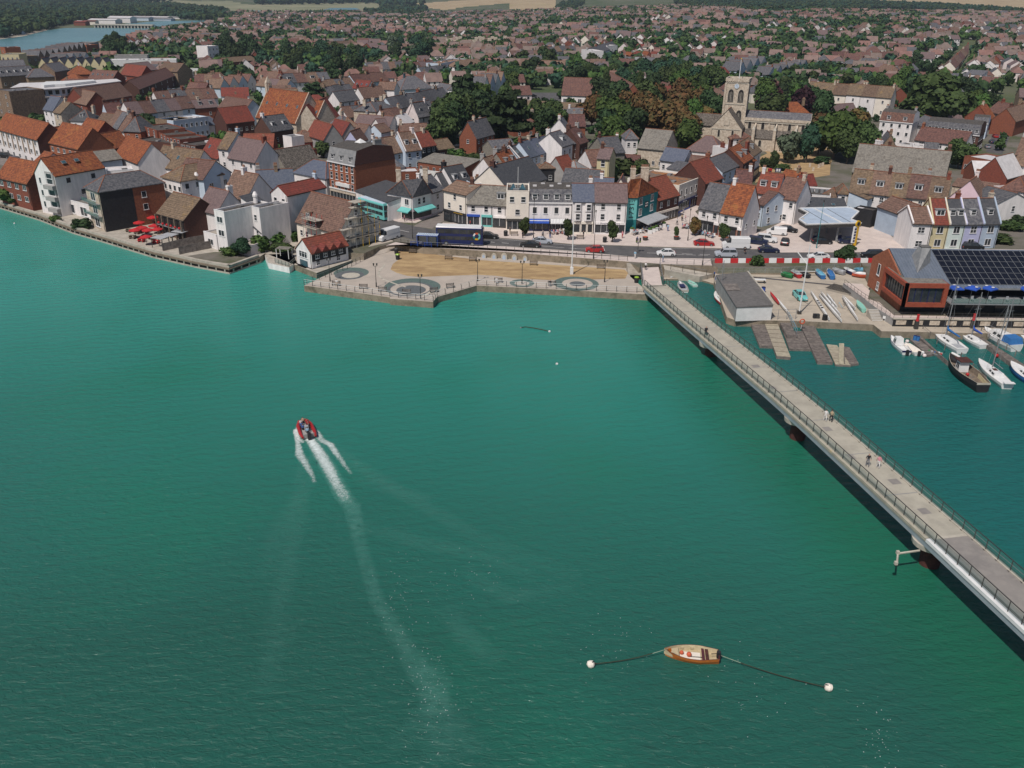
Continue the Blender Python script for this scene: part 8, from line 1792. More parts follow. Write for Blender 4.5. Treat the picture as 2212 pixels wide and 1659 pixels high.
t,L=boat(nW(925,420),nW(1310,670),'white sailing yacht with blue covered boom on the left pontoon',2.9,.9);cabin(t,-1.6,2.2,.95,.5,.85,1.35);mast(t,1.2,1.2,10.5,3.9,'bluep',.2);part(t,'cockpit',lambda b:b.box(-L/2+.5,-.7,.86,-1.7,.7,.93,'gc'));part(t,'cover',lambda b:b.box(-1.2,-1.0,.95,.2,-.5,1.05,'navy'))
t,L=boat(nW(1310,430),nW(1620,600),'small white yacht with twin windows between the pontoons',2.3,.75);cabin(t,-.9,1.6,.75,.45,.7,1.2)
mast(t,.6,1.1,8.0,2.4,'blue')
t,L=boat(nW(1640,400),nW(2090,640),'white motor cruiser with blue canvas cockpit',3.2,1.2,rim='navy');cabin(t,-1.6,2.6,1.25,.8,1.15,2.1);part(t,'canopy',lambda b:b.add([(-L/2+.2,-1.3,1.2),(-1.6,-1.3,1.2),(-1.6,1.3,1.2),(-L/2+.2,1.3,1.2),(-L/2+.5,-1.1,2.2),(-1.6,-1.1,2.3),(-1.6,1.1,2.3),(-L/2+.5,1.1,2.2)],[(4,5,6,7),(0,1,5,4),(2,3,7,6),(3,0,4,7)],'bluep'));part(t,'bow_rail',lambda b:b.tube([(2.5,-.9,1.8),(L/2,0,2.0),(2.5,.9,1.8)],.04,'steel',4));mast(t,-.5,2.1,6.5)
t,L=boat(nW(1130,840),nW(1600,1230),'black hulled wooden fishing boat with orange wheelhouse roof',3.4,1.5,m='black',rim='cap',deckz=.7,inner='timber',stern=.62,sheer=.35);cabin(t,.9,2.5,.8,.65,.7,2.5,taper=.95);part(t,'wheelhouse_roof',lambda b:b.box(.55,-1.05,2.5,2.6,.95,2.62,'rust'));part(t,'buoy',lambda b:b.ball((-.6,.1,1.0),.28,'rp',8,6))
for i in range(9):
 for s in(-1,1):part(t,'rib',lambda b:b.box(-L/2+.5+i*.42,s*(.92+.045*i)-.05,.7,-L/2+.62+i*.42,s*(.92+.045*i)+.05,1.42,'yellow'))
t,L=boat(nW(1560,830),nW(1960,1180),'white sloop with bare boom and red hatch beside the black fishing boat',2.5,.8);cabin(t,-1.9,1.4,.85,.55,.75,1.3);mast(t,.7,1.2,10.8,3.0);part(t,'hatch',lambda b:b.box(-.6,-.3,1.3,.2,.3,1.36,'rust'));part(t,'davit',lambda b:b.box(-L/2-.6,-.8,1.1,-L/2+.1,.8,1.2,'ow'))
t,L=boat(nW(2020,880),nW(2420,1180),'blue hulled yacht cut by the right edge',2.8,.95,m='bluep');cabin(t,-1.5,1.8,.9,.5,.85,1.35)
t,L=boat(W('n',2130,290,0),W('n',2330,620,0),'pale green hulled yacht at the right edge by the terrace wall',2.6,1.1,m='mint');cabin(t,-1.2,1.5,.8,.5,1.0,1.5);mast(t,.5,1.2,8)
t,L=boat(nW(1165,690),nW(1270,770),'upturned white dinghy between yacht and fishing boat',1.2,.45,cat='dinghy')
t,L=boat(nW(830,660),nW(1010,710),'grey work punt loaded with gear at the pontoon end',1.4,.45,m='steel',inner='grey',deckz=.1,stern=1,cat='punt')
for i in range(5):part(t,'gear',lambda b:b.ball((-1+i*.5,RU(-.3,.3),.45),.2,['rp','ow','bluep','gc','greenp'][i],6,4))
# racing and covered boats in the yard
lW=lambda X,Y,z=Q+.35:W('l',X,Y,z)
for i,(a,c_,m_,cov,lab)in enumerate([((1245,200),(1370,225),'greenp','greenp','dinghy under a bright green cover'),((1345,160),(1445,225),'rp','gc','red hulled dinghy under a grey cover'),((1400,160),(1545,225),'black','gc','dinghy under a black cover'),((1625,160),(1700,235),'bluep','lbluep','dinghy under a light blue cover, left of the pair'),((1755,160),(1800,240),'bluep','bluep','dinghy under a blue cover, right of the pair'),((1780,150),(1930,190),'gc','gc','grey covered boat below the sapling'),((1920,145),(2035,195),'navy','ow','white and navy covered dinghy'),((2030,160),(2190,165),'lbluep','lbluep','long boat under a striped turquoise cover')]):
 t,L=boat(lW(*a),lW(*c_),lab+' in the boat yard',1.5,.5,m=m_,cat='dinghy',grp='covered dinghies in the yard')
 part(t,'cover',lambda b:b.add([(-L*.46,-.6,.5),(L*.2,-.62,.52),(L*.46,-.08,.62),(L*.46,.08,.62),(L*.2,.62,.52),(-L*.46,.6,.5),(-L*.4,0,.75),(L*.2,0,.85)],[(0,1,7,6),(1,2,7),(2,3,7),(3,4,7),(4,5,6,7),(5,0,6)],['greenp','gc','black','lbluep','bluep','gc','ow','lbluep'][i]));part(t,'trolley',lambda b:b.box(-L*.3,-.5,-.3,L*.3,.5,-.15,'metal'))
t,L=boat(lW(2015,205),lW(2180,220),'orange red inflatable boat on a trolley with white cover',1.7,.45,m='op',rim='rp',cat='dinghy',rimw=.3);part(t,'cover',lambda b:b.ball((-.2,0,.5),.8,'ow',8,5,(1.6,.6,.5)))
for i,(a,c_,w_)in enumerate([((1570,395),(1765,690),.6),((1660,430),(1898,705),.55),((1680,400),(1885,645),.5),((1740,420),(1850,560),.45),((1910,450),(2072,690),.5),((1920,445),(2045,575),.5)]):
 t,L=boat(lW(*a),lW(*c_),'%s long white rowing hull from the left on the yard rack'%ordi(i),w_,.32,cat='rowing boat',grp='long white rowing boats',draft=.15,stern=.3,name='rowing_boat')
 if i==0:
  for k in range(4):part(t,'seat',lambda b:b.box(-2.2+k*1.3,-.18,.28,-1.7+k*1.3,.18,.36,'black'))
t,L=boat(lW(1130,405),lW(1215,515),'narrow red rowing hull beside the boat shed',.5,.3,m='rp',deck='rp',rim='rp',cat='rowing boat',draft=.15,stern=.3,name='rowing_boat')
t,L=boat(lW(1200,470),lW(1330,630),'white rowing scull lying on the slab by the boat shed',.5,.3,cat='rowing boat',draft=.15,stern=.3,name='rowing_boat')
t,L=boat(lW(2065,505),lW(2140,595),'upturned mint green dinghy near the terrace steps',1.2,.45,m='mintp',deck='mintp',cat='dinghy')
rk=thing('boat_rack','sloping rack of dark metal bars above the rowing boats','rack',W('l',1900,380,Q),-.75)
for i in range(9):b=MB();b.box(-2.6,-1.8+i*.45,.5,2.6,-1.7+i*.45,.6,'metal');b.obj('bar',rk)
rf2=thing('rigging_frames','jumble of thin rower rigger frames on the yard','rigging',W('l',1900,560,Q))
for i in range(16):a=RU(0,3.14);x,y=RU(-2,2),RU(-2,2);b=MB();b.tube([(x,y,.2),(x+math.cos(a),y+math.sin(a),RU(.4,1.1))],.04,RC(['metal','steel','lbluep']),4);b.obj('rigger',rf2)
simple('barrel','blue plastic barrel beside the boat shed','barrel',W('l',1050,395,Q),[('body',lambda b:b.tube([(0,0,0),(0,0,1.1)],.4,'blue',10)),('lid',lambda b:b.tube([(0,0,1.1),(0,0,1.18)],.42,'navy',10))])
simple('tyre_stack','stack of black tyres near the yard edge','tyres',W('l',1715,690,Q),[('tyre',lambda b,i=i:b.tube([(0,0,i*.25),(0,0,i*.25+.2)],.45,'rubber',12))for i in range(4)]);simple('bins','pair of dark green bins near the tyre stack','bin',W('l',1620,670,Q),[('body',lambda b:b.box(-.5,-.3,0,.0,.3,.8,'black')),('body',lambda b:b.box(.05,-.3,0,.6,.3,.8,'metal'))])
simple('beam','long dark rail across the yard','rail',W('l',940,235,Q),[('rail',lambda b:b.add([(0,0,0),(15.5,-4.6,0),(15.5,-4.1,0),(0,.55,0),(0,0,.14),(15.5,-4.6,.14),(15.5,-4.1,.14),(0,.55,.14)],[(4,5,6,7),(0,1,5,4)],'asphalt'))])
simple('white_table','white trestle table by the shed side','table',W('l',1000,290,Q),[('top',lambda b:b.box(-1.4,-.5,.7,1.4,.5,.78,'ow')),('leg',lambda b:b.box(-1.2,-.4,0,-1.1,.4,.7,'metal')),('leg',lambda b:b.box(1.1,-.4,0,1.2,.4,.7,'metal'))],-.05)
# pontoons
def pontoon(pts,label,m,z=.45,n=14,name='pontoon'):
 P=[W(r,X,Y,z)for r,X,Y in pts];c=sum(P,Vector())/4;t=thing(name,label,'pontoon',c)
 b=MB();b.prism([(p.x-c.x,p.y-c.y)for p in P],-.5-z+.3,-.09,'greywood');b.obj('float',t)
 for i in range(n):
  a0,a1=P[0].lerp(P[3],(i+.06)/n)-c,P[0].lerp(P[3],(i+.94)/n)-c;b0,b1=P[1].lerp(P[2],(i+.06)/n)-c,P[1].lerp(P[2],(i+.94)/n)-c;dz=RU(-.012,.012)
  vs=[a0,b0,b1,a1];bb=MB();bb.add([(p.x,p.y,dz)for p in vs]+[(p.x,p.y,dz-.07)for p in vs],[(3,2,1,0),(0,1,5,4),(2,3,7,6),(1,2,6,5),(3,0,4,7)],m);bb.obj('plank',t)
 return t
M['wood1']=mat('mauve_grey_planks',(.21,.18,.16),(.115,.10,.09),1.8,.9,c3=(.27,.23,.20),s3=.7,f3=.35,rnd=.12)
M['wood2']=mat('pale_planks',(.40,.355,.27),(.30,.265,.20),1.8,.9,c3=(.24,.25,.14),s3=.6,f3=.3,rnd=.1)
pontoon([('l',905,700),('l',1055,700),('l',1165,975),('l',1015,970)],'leftmost grey plank pontoon below the boat shed','wood1',n=22)
pontoon([('l',1060,705),('l',1200,705),('l',1350,1092),('l',1200,1078)],'pale concrete topped ramp between two pontoons','wood2',.55,n=8)
pontoon([('l',1270,820),('l',1475,808),('l',1568,1008),('l',1335,1000)],'low float under the gangway end','wood1',.4,n=14)
pontoon([('l',1210,672),('l',1318,672),('l',1412,860),('l',1312,862)],'aluminium gangway down to the float','wood1',.9,n=14,name='gangway')
pontoon([('l',1440,708),('l',1588,715),('l',1808,1150),('l',1640,1145)],'longest dark plank pontoon with orange lifebuoy','wood1',n=30)
pontoon([('l',1735,950),('l',1850,962),('l',2000,1180),('l',1835,1170)],'brown raft left of the upright board','wood2',.35,n=7);pontoon([('l',1880,968),('l',1985,985),('l',2088,1162),('l',1990,1175)],'grey raft right of the upright board','wood1',.35,n=7)
simple('upright_board','tall pale board standing on the outer raft','board',W('l',1895,1165,.4),[('board',lambda b:b.add([(-.35,-.1,0),(.35,-.1,0),(.55,1.6,2.9),(-.25,1.6,2.9),(-.35,.05,0),(.35,.05,0),(.55,1.75,2.9),(-.25,1.75,2.9)],[(0,1,2,3),(1,5,6,2),(3,2,6,7),(0,3,7,4)],'wood2')),('strut',lambda b:b.tube([(.6,0,0),(.6,1.4,2.2)],.07,'wood1',4))])
t=thing('lifebuoy','orange lifebuoy on a post at the head of the dark pontoon','lifebuoy',W('l',1460,790,.5));part(t,'post',lambda b:b.tube([(0,0,0),(0,0,1.6)],.05,'ow',5))
def torus(b,c,R1,r,m,n=14,k=6,ax='y'):
 vs=[];
 for i in range(n):
  a=6.283*i/n
  for j in range(k):q=6.283*j/k;rr=R1+r*math.cos(q);P=(rr*math.cos(a),r*math.sin(q),rr*math.sin(a));P=P if ax=='y' else(P[0],P[2],P[1]);vs.append((c[0]+P[0],c[1]+P[1],c[2]+P[2]))
 b.add(vs,[(i*k+j,((i+1)%n)*k+j,((i+1)%n)*k+(j+1)%k,i*k+(j+1)%k)for i in range(n)for j in range(k)],m)
part(t,'ring',lambda b:torus(b,(0,-.1,1.5),.42,.11,'op'))
rail('gangway_railing','blue grey frame railings along the gangway',[W('l',1320,672,1),W('l',1412,860,1)],1.2,1.5,2,pm='steel',rm='lbluep');rail('yard_gate','metal gate frame at the head of the gangway',[W('l',1110,690,Q),W('l',1400,680,Q)],1.9,1.6,3,pm='steel',rm='steel')
pontoon([('n',545,300),('n',590,290),('n',1130,790),('n',1060,740)],'left plank walkway running out from the terrace wall','wood2' if 0 else 'wood1',.7,n=34,name='walkway')
pontoon([('n',1060,740),('n',1130,790),('n',1500,1000),('n',1440,1040)],'outer end of the left plank walkway','wood1',.7,n=20,name='walkway')
pontoon([('n',1370,320),('n',1440,320),('n',2300,880),('n',2230,950)],'right plank walkway between the yachts','wood1',.7,n=44,name='walkway')
pontoon([('n',560,450),('n',660,440),('n',960,660),('n',820,690)],'dark raft with blue drums beside the left walkway','greywood',.4,n=9)
for i,(X,Y)in enumerate([(630,470),(675,480)]):simple('drum','%s blue drum on the dark raft'%('left' if i==0 else 'right'),'drum',W('n',X,Y,.4),[('body',lambda b:b.tube([(0,0,0),(0,0,.8)],.3,'bluep',9)),('lid',lambda b:b.tube([(0,0,.8),(0,0,.84)],.26,'navy',9))])
for i,(a,c_)in enumerate([((740,350),(1060,620)),((1580,380),(2212,800)),((1290,740),(1640,1080))]):rail('walkway_rail','rough timber handrail, %s from the left on the walkways'%ordi(i),[W('n',*a,.7),W('n',*c_,.7)],1.1,2.6,1,pm='wood1',rm='wood1',pr=.09)
for i,(X,Y,m_)in enumerate([(525,490,'pinkwhite'),(775,695,'pinkwhite'),(1815,695,'rp'),(745,655,'ow')]):simple('mooring_buoy',['pale pink buoy beside the covered motorboat','pale pink buoy at the punt','red buoy on the right walkway','white buoy next to the punt'][i],'buoy',W('n',X,Y,.35),[('ball',lambda b:b.ball((0,0,0),.33,m_,10,7)),('eye',lambda b:b.tube([(0,0,.3),(0,0,.45)],.06,'metal',5))])
for i,(X,Y)in enumerate([(645,310),(1455,300)]):simple('red_light','%s red navigation lantern on its dark pile'%('left' if i==0 else 'right'),'lantern',W('n',X,Y,Q),[('pile',lambda b:b.box(-.3,-.3,-1,.3,.3,1.5,'metal')),('lantern',lambda b:b.tube([(0,0,1.5),(0,0,2.3),(0,0,2.7)],[.3,.22,.25],'rp',8))])
# basin boats
u_=lambda X,Y,z=0:W('u',X,Y,z)
t,L=boat(u_(1120,600),u_(1240,790),'scruffy grey and white dinghy with folded cover in the basin',1.9,.5,deckz=.2,inner='gc',cat='dinghy');part(t,'cover',lambda b:b.box(-.8,-.5,.45,1.0,.5,.6,'navy'))
t,L=boat(u_(1320,570),u_(1460,680),'mint green rowing boat with thwarts in the basin',1.4,.45,m='mintp',deckz=.15,inner='mintp',rim='mint',cat='rowing boat')
for x in(-.9,.2,1.0):part(t,'thwart',lambda b:b.box(x-.12,-.5,.3,x+.12,.5,.35,'mint'))
t,L=boat(u_(1900,850),u_(2110,1100),'small white yacht with red hull moored at the boat shed wall',2.2,.7,m='rp',rim='ow');cabin(t,-.8,1.2,.7,.45,.65,1.05);mast(t,.6,.9,7.2);part(t,'hatch',lambda b:b.box(-.2,-.3,1.05,.4,.3,1.1,'navy'))
t,L=boat(u_(930,460,.5),u_(1310,450,.5),'long upturned white kayak on the slip',.8,.3,cat='kayak',draft=.1,stern=.2)
# ---------------------------------------------------------------- people
def body_mesh(pose):
 J={'stand':[((0,0,.92),.15),((0,0,1.15),.13),((0,0,1.38),.155),((0,0,1.50),.06),((0,.02,1.62),.095),((0,.02,1.70),.085)],}
 if pose=='sit':dz=-.42
 else:dz=0
 V=[];E=[];Rr=[];T=[]
 def add(p,r,par,tag_):
  V.append(p);Rr.append(r);T.append(tag_)
  if par is not None:E.append((par,len(V)-1))
  return len(V)-1
 z=dz
 pel=add((0,0,.92+z),.14,None,'leg');w=add((0,0,1.12+z),.125,pel,'top');c=add((0,0,1.36+z),.15,w,'top');n=add((0,-.01,1.50+z),.055,c,'skin');h=add((0,-.02,1.62+z),.098,n,'skin');add((0,.0,1.71+z),.085,h,'hair')
 for s in(-1,1):
  sw=s if pose=='walk' else 0
  sh=add((s*.18,0,1.40+z),.065,c,'top');el=add((s*.24,.10*-sw+(-.05 if pose=='sit' else 0),1.14+z),.048,sh,'top');wr=add((s*.23,-.22*sw*.6-(.22 if pose=='sit' else .06),.93+z+(.08 if pose=='sit' else 0)),.036,el,'skin');add((s*.23,-.26*sw*.6-(.28 if pose=='sit' else .08),.86+z+(.1 if pose=='sit' else 0)),.035,wr,'skin')
  hp=add((s*.09,0,.86+z),.105,pel,'leg')
  if pose=='sit':kn=add((s*.12,-.42,.90+z),.075,hp,'leg');an=add((s*.12,-.42,.12),.05,kn,'leg');add((s*.12,-.56,.05),.045,an,'hair')
  else:kn=add((s*.10,-.14*sw-.02,.50),.072,hp,'leg');an=add((s*.10,-.05*sw+(.12 if sw<0 else-.1*sw),.10),.05,kn,'leg');add((s*.10,-.05*sw+(.02 if sw<0 else-.1*sw)-.12,.05),.045,an,'hair')
 me=bpy.data.meshes.new('p');me.from_pydata(V,E,[]);o=bpy.data.objects.new('p',me);COL.objects.link(o)
 sk=o.modifiers.new('s','SKIN');sk.use_smooth_shade=True
 for i,r in enumerate(Rr):me.skin_vertices[0].data[i].radius=(r,r)
 me.skin_vertices[0].data[0].use_root=True
 su=o.modifiers.new('u','SUBSURF');su.levels=1
 dg=bpy.context.evaluated_depsgraph_get();m2=bpy.data.meshes.new_from_object(o.evaluated_get(dg));bpy.data.objects.remove(o)
 Vv=[Vector(v)for v in V];names=['top','leg','skin','hair']
 m2.materials.clear()
 for k in('c_white','c_blue','skin','hair'):m2.materials.append(M[k])
 for f in m2.polygons:
  cc2=f.center;i=min(range(len(Vv)),key=lambda i:(Vv[i]-cc2).length-Rr[i]*.8);tg=T[i]
  if tg=='skin' and cc2.z>1.60+dz and cc2.y>-.02:tg='hair'
  f.material_index=names.index(tg)
 m2.name='person';return m2
BM={p:body_mesh(p)for p in('stand','walk','sit')}
def person(p,pose,top,leg,label,rz=0,s=1.0,grp=None):
 o=link('person',BM[pose],None,p,rz,(s,s,s));tag(o,label,'person',grp)
 for i,k in((0,top),(1,leg)):o.material_slots[i].link='OBJECT';o.material_slots[i].material=M[k]
 return o
B1=lambda y,s:bp(y,s)+BO
person(W('u',385,300,2.78),'walk','c_white','c_black','person with blue backpack walking off the bridge onto the ramp',3.0)
person(B1(133.2,-1.2),'sit','c_black','c_black','cyclist in dark clothes riding along the bridge',0,1.1)
t=thing('bicycle','bicycle ridden along the left side of the bridge','bicycle',B1(133.2,-1.2),0)
for y in(-.55,.55):part(t,'wheel',lambda b:torus(b,(y,0,.34),.33,.03,'rubber',12,4))
t.rotation_euler.z=PI_/2;part(t,'frame',lambda b:(b.tube([(-.5,0,.34),(0,0,.8),(.5,0,.34)],.03,'metal',4),b.tube([(.5,0,.34),(.4,0,1.0)],.03,'metal',4)));part(t,'saddle',lambda b:b.box(-.2,-.06,.85,.05,.06,.92,'black'))
t.location.z=bz(133.2)
person(B1(99.6,.9),'walk','c_white','c_white','person in white trousers on the bridge carrying a bag',3.1);person(B1(99.3,1.55),'walk','c_tan','c_black','person in brown top beside the one in white',3.1);person(B1(88.2,-.2),'walk','c_black','c_grey','person in dark clothes passing on the bridge',0);person(B1(87.6,.8),'walk','c_pink','c_white','person in pink top and white trousers on the bridge',3.0)
tops=['c_white','c_black','c_blue','c_red','c_grey','c_pink','c_sky','c_tan'];CN=dict(c_white='white',c_black='black',c_blue='blue',c_red='red',c_grey='grey',c_pink='pink',c_sky='pale blue',c_tan='tan')
PP=[('j',1025,1140,'walk','c_sky','c_white','person in long white dress waiting at the crossing'),('j',1058,925,'stand','c_blue','c_grey','person standing behind the traffic lights'),('j',845,845,'walk','c_pink','c_red','person in red shorts outside the fireplace shop'),('j',285,845,'stand','c_black','c_grey','person in black by the pavement bench'),('j',1500,745,'stand','c_sky','c_blue','person in pale blue crossing the square'),('j',1632,655,'walk','c_white','c_black','person in white shirt in the shopping street'),('j',1700,600,'walk','c_tan','c_black','person in tan top further up the shopping street'),('j',1752,610,'walk','c_pink','c_white','person in pink top and white skirt in the shopping street'),('j',1720,480,'walk','c_grey','c_white','person beside the blue shopfront'),('j',2065,330,'walk','c_pink','c_tan','person in pink near the far shopfronts'),('i',1440,480,'stand','c_black','c_black','person under the white striped awning'),('i',1728,480,'walk','c_grey','c_black','person in grey walking past the silver car'),('i',1835,480,'stand','c_black','c_blue','person looking after a bicycle outside the awning shop'),('d',430,1380,'walk','c_red','c_black','person in red outside the blue sign shop'),('d',920,1470,'stand','c_black','c_tan','person standing by the pavement bench'),('d',1325,1500,'walk','c_white','c_black','person walking along the pavement kerb'),('d',1410,1500,'walk','c_black','c_white','person with a pram near the awnings'),('c',1515,1310,'stand','c_pink','c_black','person at the planter of the pink shop'),('u',760,130,'stand','c_sky','c_blue','person in pale blue at the railing by the bridge'),('k',1130,700,'sit','c_black','c_black','motorcyclist stopped beside the white van'),('n',385,640,'stand','c_black','c_black','person')if 0 else('k',710,1090,'stand','c_white','c_blue','person working on the slip wall'),('k',690,1060,'stand','c_blue','c_black','second person on the slip wall')]
for r,X,Y,po,a,c_,lab in PP:person(W(r,X,Y,G+.1 if r!='k' or Y<900 else Q+.3),po,a,c_,lab,RU(0,6.28))
person(W('i',1065,1130,Q),'sit','c_white','c_white','person in white sitting on the promenade bench',0);person(W('i',1835,1165,Q),'sit','c_black','c_grey','person in black sitting on the right promenade bench',0);person(W('w',610,235,Q),'sit','c_white','c_tan','person in white sitting on the leftmost promenade bench',0)
k=0
for(r,xs,y0,dy,n,wh)in(('j',(990,1060),790,-4,5,'at the left end of the pub terrace'),('j',(1120,1400),760,-45,13,'under the grey pub awning'),('j',(1700,1840),700,10,8,'at the tables in the square'),('j',(1880,2150),780,55,12,'in front of the corner restaurant'),('j',(590,680),770,0,3,'outside the fireplace shop'),('i',(1840,2050),410,5,7,'under the white striped awning')):
 for i in range(n):
  f=(i+.5)/n;c_=RC(tops);p=W(r,xs[0]+(xs[1]-xs[0])*f,y0+dy*f+RU(-12,12),G+.1)
  person(p,'sit',c_,RC(tops),'person in %s sitting %s, %s from the left'%(CN[c_],wh,ordi(i)),RU(0,6.28),.95,'people sitting '+wh)
  if i%3==1:chair(p+Vector((.9,.3,0)),'ow','chair %s, near the %s sitter'%(wh,ordi(i)),0,'chairs '+wh)
  if i%2==0:simple('cafe_table','small table %s, beside the %s sitter'%(wh,ordi(i)),'table',p+Vector((.1,-.75,0)),[('top',lambda b:b.tube([(0,0,.72),(0,0,.76)],.4,'gc',10)),('leg',lambda b:b.tube([(0,0,0),(0,0,.72)],.04,'metal',5))],0,'tables '+wh)
# ---------------------------------------------------------------- inflatable with passengers, wake
bow,ste=W('s',760,235,0),W('s',860,470,0);d_=(bow-ste);c=(bow+ste)/2;t=thing('inflatable_boat','red inflatable boat speeding away with passengers','boat',c,AT2(d_.y,d_.x));L=max(5.0,d_.length)
part(t,'tube',lambda b:b.tube([(-L/2,-.85,.45),(-L/4,-.95,.45),(L*.2,-.88,.5),(L*.42,-.5,.6),(L*.5,0,.68),(L*.42,.5,.6),(L*.2,.88,.5),(-L/4,.95,.45),(-L/2,.85,.45)],[.16,.24,.25,.24,.23,.24,.25,.24,.16],'v_red',10))
part(t,'floor',lambda b:b.prism([(-L*.44,-.8),(L*.2,-.8),(L*.42,-.3),(L*.42,.3),(L*.2,.8),(-L*.44,.8)],-.1,.35,'grey'));part(t,'outboard_motor',lambda b:b.box(-L/2-.3,-.2,.1,-L/2+.15,.2,1.1,'black'));part(t,'transom',lambda b:b.box(-L*.45,-.75,.2,-L*.43,.75,.75,'grey'));part(t,'console',lambda b:b.box(-.9,-.25,.35,-.5,.25,1.2,'gc'))
for i,(x,y,a)in enumerate([(1.3,.4,'c_white'),(1.25,-.4,'c_red'),(.6,.45,'c_blue'),(.55,-.45,'c_red'),(-.15,.4,'c_blue'),(-.1,-.4,'c_black'),(-1.3,0,'c_sky'),(1.85,0,'c_tan')]):
 a_=t.rotation_euler.z;p=(c.x+x*math.cos(a_)-y*math.sin(a_),c.y+x*math.sin(a_)+y*math.cos(a_),.1);person(p,'sit',a,'c_black','passenger in %s aboard the red inflatable, %s'%(CN[a],['front left','front right','second row left','second row right','third row left','third row right','at the helm','in the very bow'][i]),a_+PI_/2,.95,'passengers in the inflatable')
def foam_mat():
 m,N,Lk,B=newmat('sea_foam');B.inputs['Base Color'].default_value=(.72,.80,.78,1);B.inputs['Roughness'].default_value=.8
 geo=N.new('ShaderNodeNewGeometry');n1=N.new('ShaderNodeTexNoise');n1.inputs['Scale'].default_value=1.9;n1.inputs['Detail'].default_value=9;n1.inputs['Roughness'].default_value=.72;n1.inputs['Distortion'].default_value=1.2;Lk.new(geo.outputs['Position'],n1.inputs['Vector'])
 at=N.new('ShaderNodeAttribute');at.attribute_name='foam'
 a=N.new('ShaderNodeMath');a.operation='ADD';Lk.new(n1.outputs['Fac'],a.inputs[0]);Lk.new(at.outputs['Fac'],a.inputs[1])
 mr=N.new('ShaderNodeMapRange');mr.inputs[1].default_value=.82;mr.inputs[2].default_value=1.38;mr.inputs[4].default_value=.95;Lk.new(a.outputs[0],mr.inputs[0]);Lk.new(mr.outputs[0],B.inputs['Alpha']);return m
M['foam']=foam_mat()
def trail_mat():
 m,N,Lk,B=newmat('aerated_water');B.inputs['Base Color'].default_value=(.20,.50,.42,1);B.inputs['Roughness'].default_value=.5
 geo=N.new('ShaderNodeNewGeometry');n1=N.new('ShaderNodeTexNoise');n1.inputs['Scale'].default_value=.9;n1.inputs['Detail'].default_value=9;n1.inputs['Roughness'].default_value=.75;Lk.new(geo.outputs['Position'],n1.inputs['Vector'])
 at=N.new('ShaderNodeAttribute');at.attribute_name='foam';mr=N.new('ShaderNodeMapRange');mr.inputs[1].default_value=.3;mr.inputs[2].default_value=.7;Lk.new(n1.outputs['Fac'],mr.inputs[0])
 a=N.new('ShaderNodeMath');a.operation='MULTIPLY';Lk.new(mr.outputs[0],a.inputs[0]);Lk.new(at.outputs['Fac'],a.inputs[1]);Lk.new(a.outputs[0],B.inputs['Alpha']);return m
M['trail']=trail_mat()
def foam(name,label,L_,N_=60,z=.03,m='foam'):
 """ribbon: list of (point, half width, strength)"""
 vs=[];at=[];fs=[];C_=9
 P=L_
 for i,(p,w,s)in enumerate(P):
  d=(P[min(i+1,len(P)-1)][0]-P[max(i-1,0)][0]).normalized();n=Vector((-d.y,d.x,0))
  for j in range(C_):f=-1+2*j/(C_-1);q=p+n*w*f;vs.append((q.x,q.y,z));at.append(s*(1-abs(f)**2.2)-.0 if abs(f)<1 else 0)
 for i in range(len(P)-1):
  for j in range(C_-1):fs.append((i*C_+j,i*C_+j+1,(i+1)*C_+j+1,(i+1)*C_+j))
 me=bpy.data.meshes.new(name);me.from_pydata(vs,[],fs);me.materials.append(M[m]);a_=me.attributes.new('foam','FLOAT','POINT');a_.data.foreach_set('value',at);me.update()
 o=link(name,me);o['kind']='stuff';tag(o,label,'foam');return o
def rib(pts,n=24):
 out=[]
 for(a,wa,sa),(c_,wc,sc_)in zip(pts,pts[1:]):
  for i in range(n):f=i/n;out.append((a.lerp(c_,f),wa+(wc-wa)*f,sa+(sc_-sa)*f))
 out.append(pts[-1]);return out
s_=lambda X,Y:W('s',X,Y,0);D_=lambda X,Y:W('D',X,Y,0)
foam('wake','broad white wake streaming behind the inflatable',rib([(s_(840,440),.9,.85),(s_(930,560),1.0,.80),(s_(1060,760),1.15,.72),(s_(1180,960),1.1,.70),(s_(1290,1180),1.0,.60),(s_(1420,1400),1.2,.46),(s_(1500,1520),1.2,.30)]))
foam('wake_trail','pale milky trail left along the path of the inflatable',rib([(s_(900,500),1.3,.2),(s_(1180,960),1.2,.7),(s_(1400,1380),1.2,.6),(s_(1560,1600),1.2,.34),(D_(775,1165),.9,.2),(D_(815,1300),.9,.2),(D_(890,1420),1.3,.2),(D_(950,1530),1.6,.14),(D_(985,1640),3.2,.1)]),z=.022,m='trail')
foam('bow_wave','left foam arm of the wake',rib([(s_(720,430),.35,.0),(s_(650,330),.6,.72),(s_(680,560),.55,.66),(s_(700,720),.9,.66),(s_(790,860),.8,.60),(s_(900,1050),.6,.50),(s_(960,1200),.5,.38)]))
foam('bow_wave','right foam arm of the wake',rib([(s_(900,260),.3,.4),(s_(990,380),.7,.68),(s_(1060,500),.8,.58),(s_(1200,560),.7,.68),(s_(1290,700),.7,.62),(s_(1400,850),.6,.52),(s_(1540,1040),.5,.40)]))
foam('bow_wave','foam curling from the left bow of the inflatable',rib([(s_(690,260),.3,.5),(s_(640,340),.6,.75),(s_(680,470),.6,.68),(s_(760,540),.5,.5)]),z=.035)
